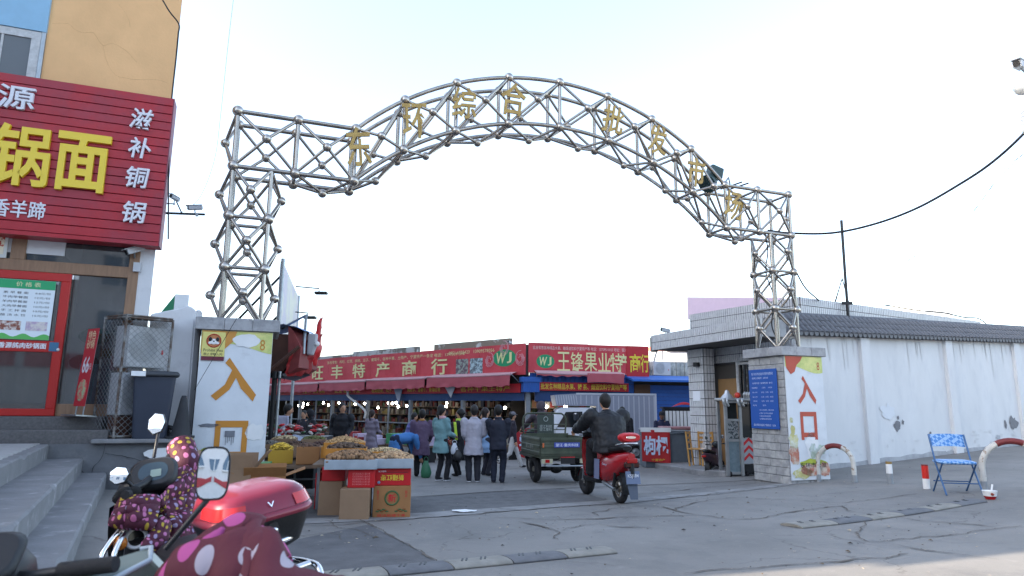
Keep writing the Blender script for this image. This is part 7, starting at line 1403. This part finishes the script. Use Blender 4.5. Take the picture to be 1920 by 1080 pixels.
def cloth(parent, name, fn, nu, nv, mt, us, th=.022, piping=('u0', 'u1', 'v0', 'v1')):
    m = MB(); m.grid(fn, nu, nv); o = m.build(name, [LINING, mt], parent); me = o.data; uv = me.uv_layers.new(name='UVMap')
    n1 = nu + 1
    for lp in me.loops: i = lp.vertex_index; uv.data[lp.index].uv = ((i % n1) / nu * us[0], (i // n1) / nv * us[1])
    q = o.modifiers.new('sub', 'SUBSURF'); q.levels = 1; q.render_levels = 1
    q = o.modifiers.new('s', 'SOLIDIFY'); q.thickness = th; q.material_offset = 1; q.material_offset_rim = 1; q.offset = -1
    for e in piping:
        k = 24; pts = [fn(0, j / k) if e == 'u0' else fn(1, j / k) if e == 'u1' else fn(j / k, 0) if e == 'v0' else fn(j / k, 1) for j in range(k + 1)]
        m = MB(); m.tube(pts, .009, 6); m.build('piping', PIPE, o)
    return o
def muff(parent, fn_axis, r0, r1, mt, us, name='grip_muff'):
    pts = [Vector(p) for p in fn_axis]
    def fn(a, b):
        k = b * (len(pts) - 1); i = min(int(k), len(pts) - 2); p = pts[i].lerp(pts[i + 1], k - i); d = (pts[i + 1] - pts[i]).normalized(); e = d.orthogonal().normalized() if abs(d.z) > .9 else d.cross(Z).normalized(); f = e.cross(d)
        r = lerp(r0, r1, b) * (1 + .10 * noise.noise((math.cos(a * 6.283) * 1.4, math.sin(a * 6.283) * 1.4, b * 3))) * (.35 + .65 * min(1, (1 - b) * 5 + .0) ** .5 if b > .8 else 1)
        return p + e * (r * math.cos(a * 2 * math.pi)) + f * (r * 1.0 * math.sin(a * 2 * math.pi))
    return cloth(parent, name, fn, 28, 16, mt, us, .018, ('v0',))
DKB = mat('dark scooter plastic', '#17181c', .3, coat=.3)
SA = scooter('parked_scooter', 'parked scooter with dotted maroon quilt cover and red top box', Matrix.Translation(G(-1.36, 3.07, 0)) @ Matrix.Rotation(R(46), 4, 'Z') @ Matrix.Scale(.87, 4), DKB, lean=R(-9), steer=R(38), mirrors=False, dash=False)
SAi = SA.matrix_world.inverted()
A1L = [(-1.602, 3.300, 0.837), (-1.587, 3.200, 0.762), (-1.577, 3.120, 0.702), (-1.554, 3.080, 0.655), (-1.520, 3.100, 0.602), (-1.490, 3.100, 0.467)]
A1R = [(-1.604, 3.450, 0.844), (-1.574, 3.450, 0.759), (-1.533, 3.400, 0.676), (-1.498, 3.350, 0.608), (-1.469, 3.300, 0.544), (-1.469, 3.250, 0.411)]
A2 = [(-1.701, 3.500, 0.930), (-1.670, 3.470, 0.900), (-1.631, 3.430, 0.861), (-1.593, 3.400, 0.813)]
A3T = [(-1.686, 3.000, 0.740), (-1.643, 3.000, 0.751), (-1.596, 3.020, 0.754), (-1.558, 3.050, 0.737)]
A3B = [(-1.667, 2.900, 0.648), (-1.596, 2.880, 0.635), (-1.546, 2.900, 0.628), (-1.519, 2.950, 0.628)]
A4L = [(-1.523, 3.020, 0.665), (-1.523, 2.960, 0.609), (-1.523, 2.900, 0.577), (-1.513, 2.880, 0.546)]
A4R = [(-1.497, 3.050, 0.624), (-1.471, 2.980, 0.580), (-1.472, 2.930, 0.536), (-1.491, 2.880, 0.502)]
def polyat(l, k):
    c = crom(l, 5); k *= len(c) - 1; i = min(int(k), len(c) - 2); return c[i].lerp(c[i + 1], k - i)
def patchfn(l0, l1, bulge, nrm, wr=.012, seed=0, rows=False):
    nv = Vector(nrm).normalized()
    def fn(a, b):
        p = polyat(l0, b).lerp(polyat(l1, b), a); e = (4 * a * (1 - a)) ** .6 * (4 * b * (1 - b)) ** .35
        w = wr * noise.noise((a * 4 + seed, b * 7, seed)) + wr * .8 * noise.noise((a * 9 + seed, b * 14, 3)) + wr * .5 * math.sin(b * 26 + a * 5 + seed)
        return SAi @ (p + nv * (bulge * e + w * (.3 + e)))
    return fn
cloth(SA, 'quilt_apron', patchfn(A1L, A1R, .045, (.5, -.85, .2), .018, 1), 22, 40, DOTS, (.36, .85), .018)
muff(SA, [SAi @ Vector(q) for q in A2], .062, .058, DOTS, (.5, .2))
cloth(SA, 'grip_muff', patchfn([A3T[0], A3B[0]], [A3T[-1], A3B[-1]], .05, (.1, -.9, .35), .012, 4), 22, 18, DOTS, (.38, .29), .02)
cloth(SA, 'quilt_flap', patchfn(A4L, A4R, .02, (.3, -.9, .2), .008, 8), 12, 22, DOTS, (.15, .33), .014)
cloth(SA, 'quilt_flap', patchfn([A3T[-1], A4R[0]], [A1L[1], A1L[3]], .03, (.2, -.9, .3), .01, 12), 14, 12, DOTS, (.2, .2), .014, ())
DM = SAi @ Matrix.Translation((-1.668, 3.2, .828)) @ frame((0, 0, 0), (.93, .32, .15), (-.35, .55, .76))
m = MB(); m.M = DM @ Matrix.Scale(1.0, 4); m.loft([rr(.13, .10, -.075, .04), rr(.19, .155, -.04, .06), rr(.205, .17, .0, .065), rr(.175, .14, .014, .055)]); DH = m.build('dash_housing', DARKP, SA)
m = MB(); m.M = DM @ Matrix.Translation((.0, .0, .0152)); m.poly(rr(.125, .10, 0, .045)); m.build('dash_glass', mat('dash glass', '#3a5564', .1), DH); m = MB(); m.M = DM @ Matrix.Translation((.012, -.012, .018)); m.poly(rr(.045, .04, 0, .005)); m.build('display', mat('lcd', '#7f8f86', .3), DH)
for (mx_, my_, mz_), base, rz, w_, h_ in (((-1.713, 3.0, .836), (-1.66, 3.04, .772), 8, .082, .078), ((-1.834, 3.5, 1.044), (-1.79, 3.42, .882), 8, .085, .115)):
    m = MB(); m.tube(crom([SAi @ Vector(q) for q in (base, Vector(base).lerp(Vector((mx_, my_, mz_)), .5) + Vector((.008, 0, .0)), (mx_ + .004, my_ + .02, mz_ - .03))], 4), .009, 6); MI = m.build('mirror_stem', BLACKM, SA)
    mirror(MI, SAi @ Matrix.Translation((mx_, my_, mz_)) @ Matrix.Rotation(R(rz), 4, 'Z') @ Matrix.Rotation(R(-14), 4, 'X'), 'hex', w_, h_)
m = MB(); m.tube([SAi @ Vector(q) for q in ((-1.70, 2.98, .755), (-1.66, 3.1, .79), (-1.69, 3.3, .83), (-1.72, 3.46, .9))], .02, 8); m.build('bar_cover', DARKP, SA)
m = MB()
for q in ((-1.675, 2.99, .765), (-1.66, 3.0, .74), (-1.69, 2.985, .745), (-1.655, 3.02, .765)): m.sph(SAi @ Vector(q), .034, 10, 7, (1.1, .9, .9))
m.build('glove_wrap', mat('black fabric', '#121214', .9, bump=.6, bs=30), SA)
m = MB(); m.torus(SAi @ Vector((-1.59, 2.96, .585)), SAi.to_3x3() @ Vector((.3, -1, .2)), .045, .009, 20, 6); m.build('white_loop', WHITE, SA)
m = MB(); m.lathe([(.03, 0), (.034, .01), (.03, .025), (.012, .03)], c=SAi @ Vector((-1.63, 2.93, .57)), ax=SAi.to_3x3() @ Vector((-.2, -1, .1)), n=14); m.build('indicator', mat('amber lens', '#c9762a', .25), SA)
for dx in (0, .05): m = MB(); m.tube(crom([SAi @ Vector(q) for q in ((-1.66 + dx, 2.86, .47), (-1.67 + dx, 2.86, .53), (-1.665 + dx * .8, 2.9, .58), (-1.645 + dx * .5, 2.95, .63))], 5), .013, 8); m.build('front_guard', CHROME, SA)
m = MB(); m.loft([[SAi @ Vector((x_, y_, z_)) for x_, y_, z_ in ((-1.66, 2.98, zz), (-1.50, 2.98, zz), (-1.44, 3.12, zz), (-1.62, 3.25, zz))] for zz in (.1, .35, .5, .56)], sm=False); m.build('leg_shield', DKB, SA, bevel=.03, seg=3)
# top box
TBX = thing('top_box', 'glossy red and black motorcycle top box on the dotted scooter', 'top box', M=SA.matrix_world @ Matrix.Translation((.0, -.86, .865)) @ Matrix.Scale(.88, 4))
RG = mat('metallic red lid', '#7d2035', .3, .2, coat=.45, var=.08, vs_=6); BKP = mat('textured black plastic', '#141416', .45, bump=.2, bs=80)
def orr(w, d, z, r=.1, n=5, y0=0): return [(x_, y_ + y0, z_) for x_, y_, z_ in rr(w, d, z, r, n)]
m = MB(); m.loft([orr(.30, .28, 0, .09), orr(.36, .34, .02, .1), orr(.44, .40, .13, .11), orr(.45, .41, .15, .11)]); m.build('base_shell', BKP, TBX)
m = MB(); m.loft([orr(.465, .425, .152, .115), orr(.475, .435, .16, .118), orr(.475, .435, .172, .118), orr(.455, .415, .185, .11)]); m.build('rim', RG, TBX)
m = MB(); m.loft([orr(.45, .41, .186, .11), orr(.41, .37, .25, .1, y0=.005), orr(.36, .32, .272, .09, y0=.01), orr(.26, .22, .288, .07, y0=.02), orr(.1, .1, .292, .03, y0=.02)]); m.build('lid', RG, TBX)
LENS = mat('red reflector lens', '#c01818', .12, coat=.6)
def corner(w, d, z, r, k0, k1, y0=0, n=5): return orr(w, d, z, r, n, y0)[k0:k1]
for flip in (0, 1):
    r0 = orr(.456, .416, .192, .112); r1 = orr(.424, .384, .240, .104, y0=.004); mid = lambda q, a, b: tuple((q[a][i] + q[b][i]) / 2 for i in range(3))
    if flip: r0 = r0[18:24] + [mid(r0, 23, 0)]; r1 = r1[18:24] + [mid(r1, 23, 0)]
    else: r0 = [mid(r0, 11, 12)] + r0[12:18]; r1 = [mid(r1, 11, 12)] + r1[12:18]
    m = MB(); m.loft([[(x_ * 1.006, y_ * 1.006, z_) for x_, y_, z_ in r0], [(x_ * 1.01, y_ * 1.01, z_) for x_, y_, z_ in r1]], cap=False, closed=False); m.build('reflector', LENS, TBX)
m = MB(); m.lathe([(.02, 0), (.02, .012), (.008, .014)], c=(0, -.2, .1), ax=(0, -1, -.2), n=14); m.build('lock', CHROME, TBX); m = MB(); m.loft([ell(0, .1, .03, .042, -.198), ell(0, .1, .028, .04, -.206)][::-1]); m.build('lock_plate', BKP, TBX)
text(TBX, 'badge', 'V', (0, -.199, .218), X, .03, .024, CHROME, y=(0, .35, 1), ext=.004)
for sx in (-1, 1): m = MB(); m.tube(crom([(sx * .12, .12, -.03), (sx * .17, -.1, -.03), (sx * .17, -.2, -.05), (sx * .17, -.23, -.2), (sx * .15, -.15, -.28)], 5), .014, 8); m.build('chrome_rack', CHROME, SA, Matrix.Translation((.0, -.86, .80)))
m = MB(); m.tube([(-.14, -.02, -.015), (.14, -.02, -.015)], .014, 8); m.tube([(-.15, -.16, -.02), (.15, -.16, -.02)], .014, 8); m.build('rack_bar', CHROME, SA, Matrix.Translation((.0, -.86, .80)))
m = MB(); m.cyl((-.17, -.215, -.15), (.17, -.215, -.15), .013, n=8); m.build('rack_bar', CHROME, SA, Matrix.Translation((.0, -.86, .80)))
# nearest scooter: only its right side shows
SBm = Matrix.Translation(G(-.98, 1.22, 0)) @ Matrix.Rotation(R(30), 4, 'Z') @ Matrix.Scale(.82, 4)
SBk = scooter('parked_scooter', 'nearest parked scooter with large pink dots on its maroon quilt and round-cornered mirror', SBm, mat('grey blue scooter plastic', '#5d6a74', .3, coat=.4), mirrors=False, steer=R(-12))
STB = Matrix.Translation((0, .5, 0)) @ Matrix.Rotation(R(-12), 4, 'Z') @ Matrix.Translation((0, -.5, 0))
SBi = SBk.matrix_world.inverted()
mp = SBi @ Vector((-.76, 1.75, .975)); m = MB(); b0 = SBi @ Vector((-.84, 1.70, .80)); m.tube(crom([b0, b0.lerp(mp, .6) + Vector((.03, 0, 0)), mp - Vector((0, -.03, .07))], 5), .0085, 8); MI = m.build('mirror_stem', BLACKM, SBk)
MR = SBi @ Matrix.Translation((-.76, 1.75, .975)) @ Matrix.Rotation(R(17.6), 4, 'Z') @ Matrix.Rotation(R(-6.5), 4, 'X'); mirror(MI, MR, 'round', .078 , .134)
def nearq(a, b):
    p = Vector((lerp(-.79, -.36, a), lerp(1.62, 1.42, b) + .02 * math.sin(a * 6), .0)); top = .80 + .075 * math.exp(-((a - .38) / .2) ** 2) - .26 * max(0, a - .55) ** 1.3 - .1 * max(0, .2 - a); z_ = lerp(top, .38, b ** 1.15)
    p.z = z_ + .03 * noise.noise((a * 6, b * 5, 2)) + .012 * noise.noise((a * 15, b * 13, 2)); p.y -= .03 * noise.noise((a * 13, b * 11, 4)) + .10 * math.sin(b * 2.2) + .05 * noise.noise((a * 4, b * 3, 6)) + .03 * math.sin(a * 11 + b * 2)
    return SBi @ p
cloth(SBk, 'quilt_apron', nearq, 34, 24, DOTB, (1.0, .9), .03, ('u0', 'v1'))
def nearq2(a, b):
    an = R(lerp(-60, 200, a)); r = (.085 + .03 * noise.noise((a * 4, b * 4, 9))) * (1 - .9 * b ** 5); c = Vector((-.74, 1.62, .735)).lerp(Vector((-.52, 1.60, .79)), b); d = Vector((.24, -.02, .05)).normalized(); e = Vector((0, 1, 0)); f = e.cross(d)
    return SBi @ (c + e * (-r * math.cos(an)) + Z * (r * math.sin(an)))
cloth(SBk, 'grip_muff', nearq2, 22, 18, DOTB, (.55, .5), .025, ('v0',))
WD = [(-0.994, 1.500, 0.764), (-0.950, 1.550, 0.793), (-0.859, 1.620, 0.815), (-0.839, 1.630, 0.818), (-0.822, 1.600, 0.797), (-0.870, 1.520, 0.768)]
m = MB(); m.prism([SBi @ Vector(q) for q in WD], SBi.to_3x3() @ Vector((.03, .05, -.06))); m.build('dash_panel', mat('milky grey plastic', '#6d756c', .2, coat=.4), SBk, bevel=.006)
m = MB(); m.tube([SBi @ Vector(q) for q in (WD[2], WD[3], WD[4], WD[5])], .008, 8); m.build('dash_trim', mat('silver trim', '#a9b2b8', .3), SBk)

# ================================================================== GRIT AND LEAF LITTER ON THE GROUND
rg = random.Random(77); m = MB(); LIT = [mat('grit ' + c, c, .9) for c in ('#5a4f42', '#8f8a82', '#3a3632', '#a89c88')]
for k in range(900):
    x_ = rg.uniform(-5, 10); y_ = rg.uniform(4.5, 18)
    if rg.random() < .45: q_ = rg.choice(CR); q1 = rg.choice(q_); x_ = q1[0] + rg.gauss(0, .5); y_ = q1[1] + rg.gauss(0, .35)
    r_ = rg.uniform(.006, .02) if rg.random() < .93 else rg.uniform(.02, .04); m.cm = rg.randrange(4); a_ = rg.uniform(0, 6.28)
    c_ = Vector((x_, y_, gzn(x_, y_) + .008)); m.add([c_ + Vector((math.cos(a_ + j * 2.09) * r_ * rg.uniform(.6, 1.2), math.sin(a_ + j * 2.09) * r_, rg.uniform(0, .008))) for j in range(3)] + [c_ + Z * r_ * .5], [(0, 1, 2), (0, 1, 3), (1, 2, 3), (2, 0, 3)])
m.build('ground_litter', LIT, kind='stuff', label='scattered grit and dry leaf scraps on the paving', cat='litter')
flush_text()
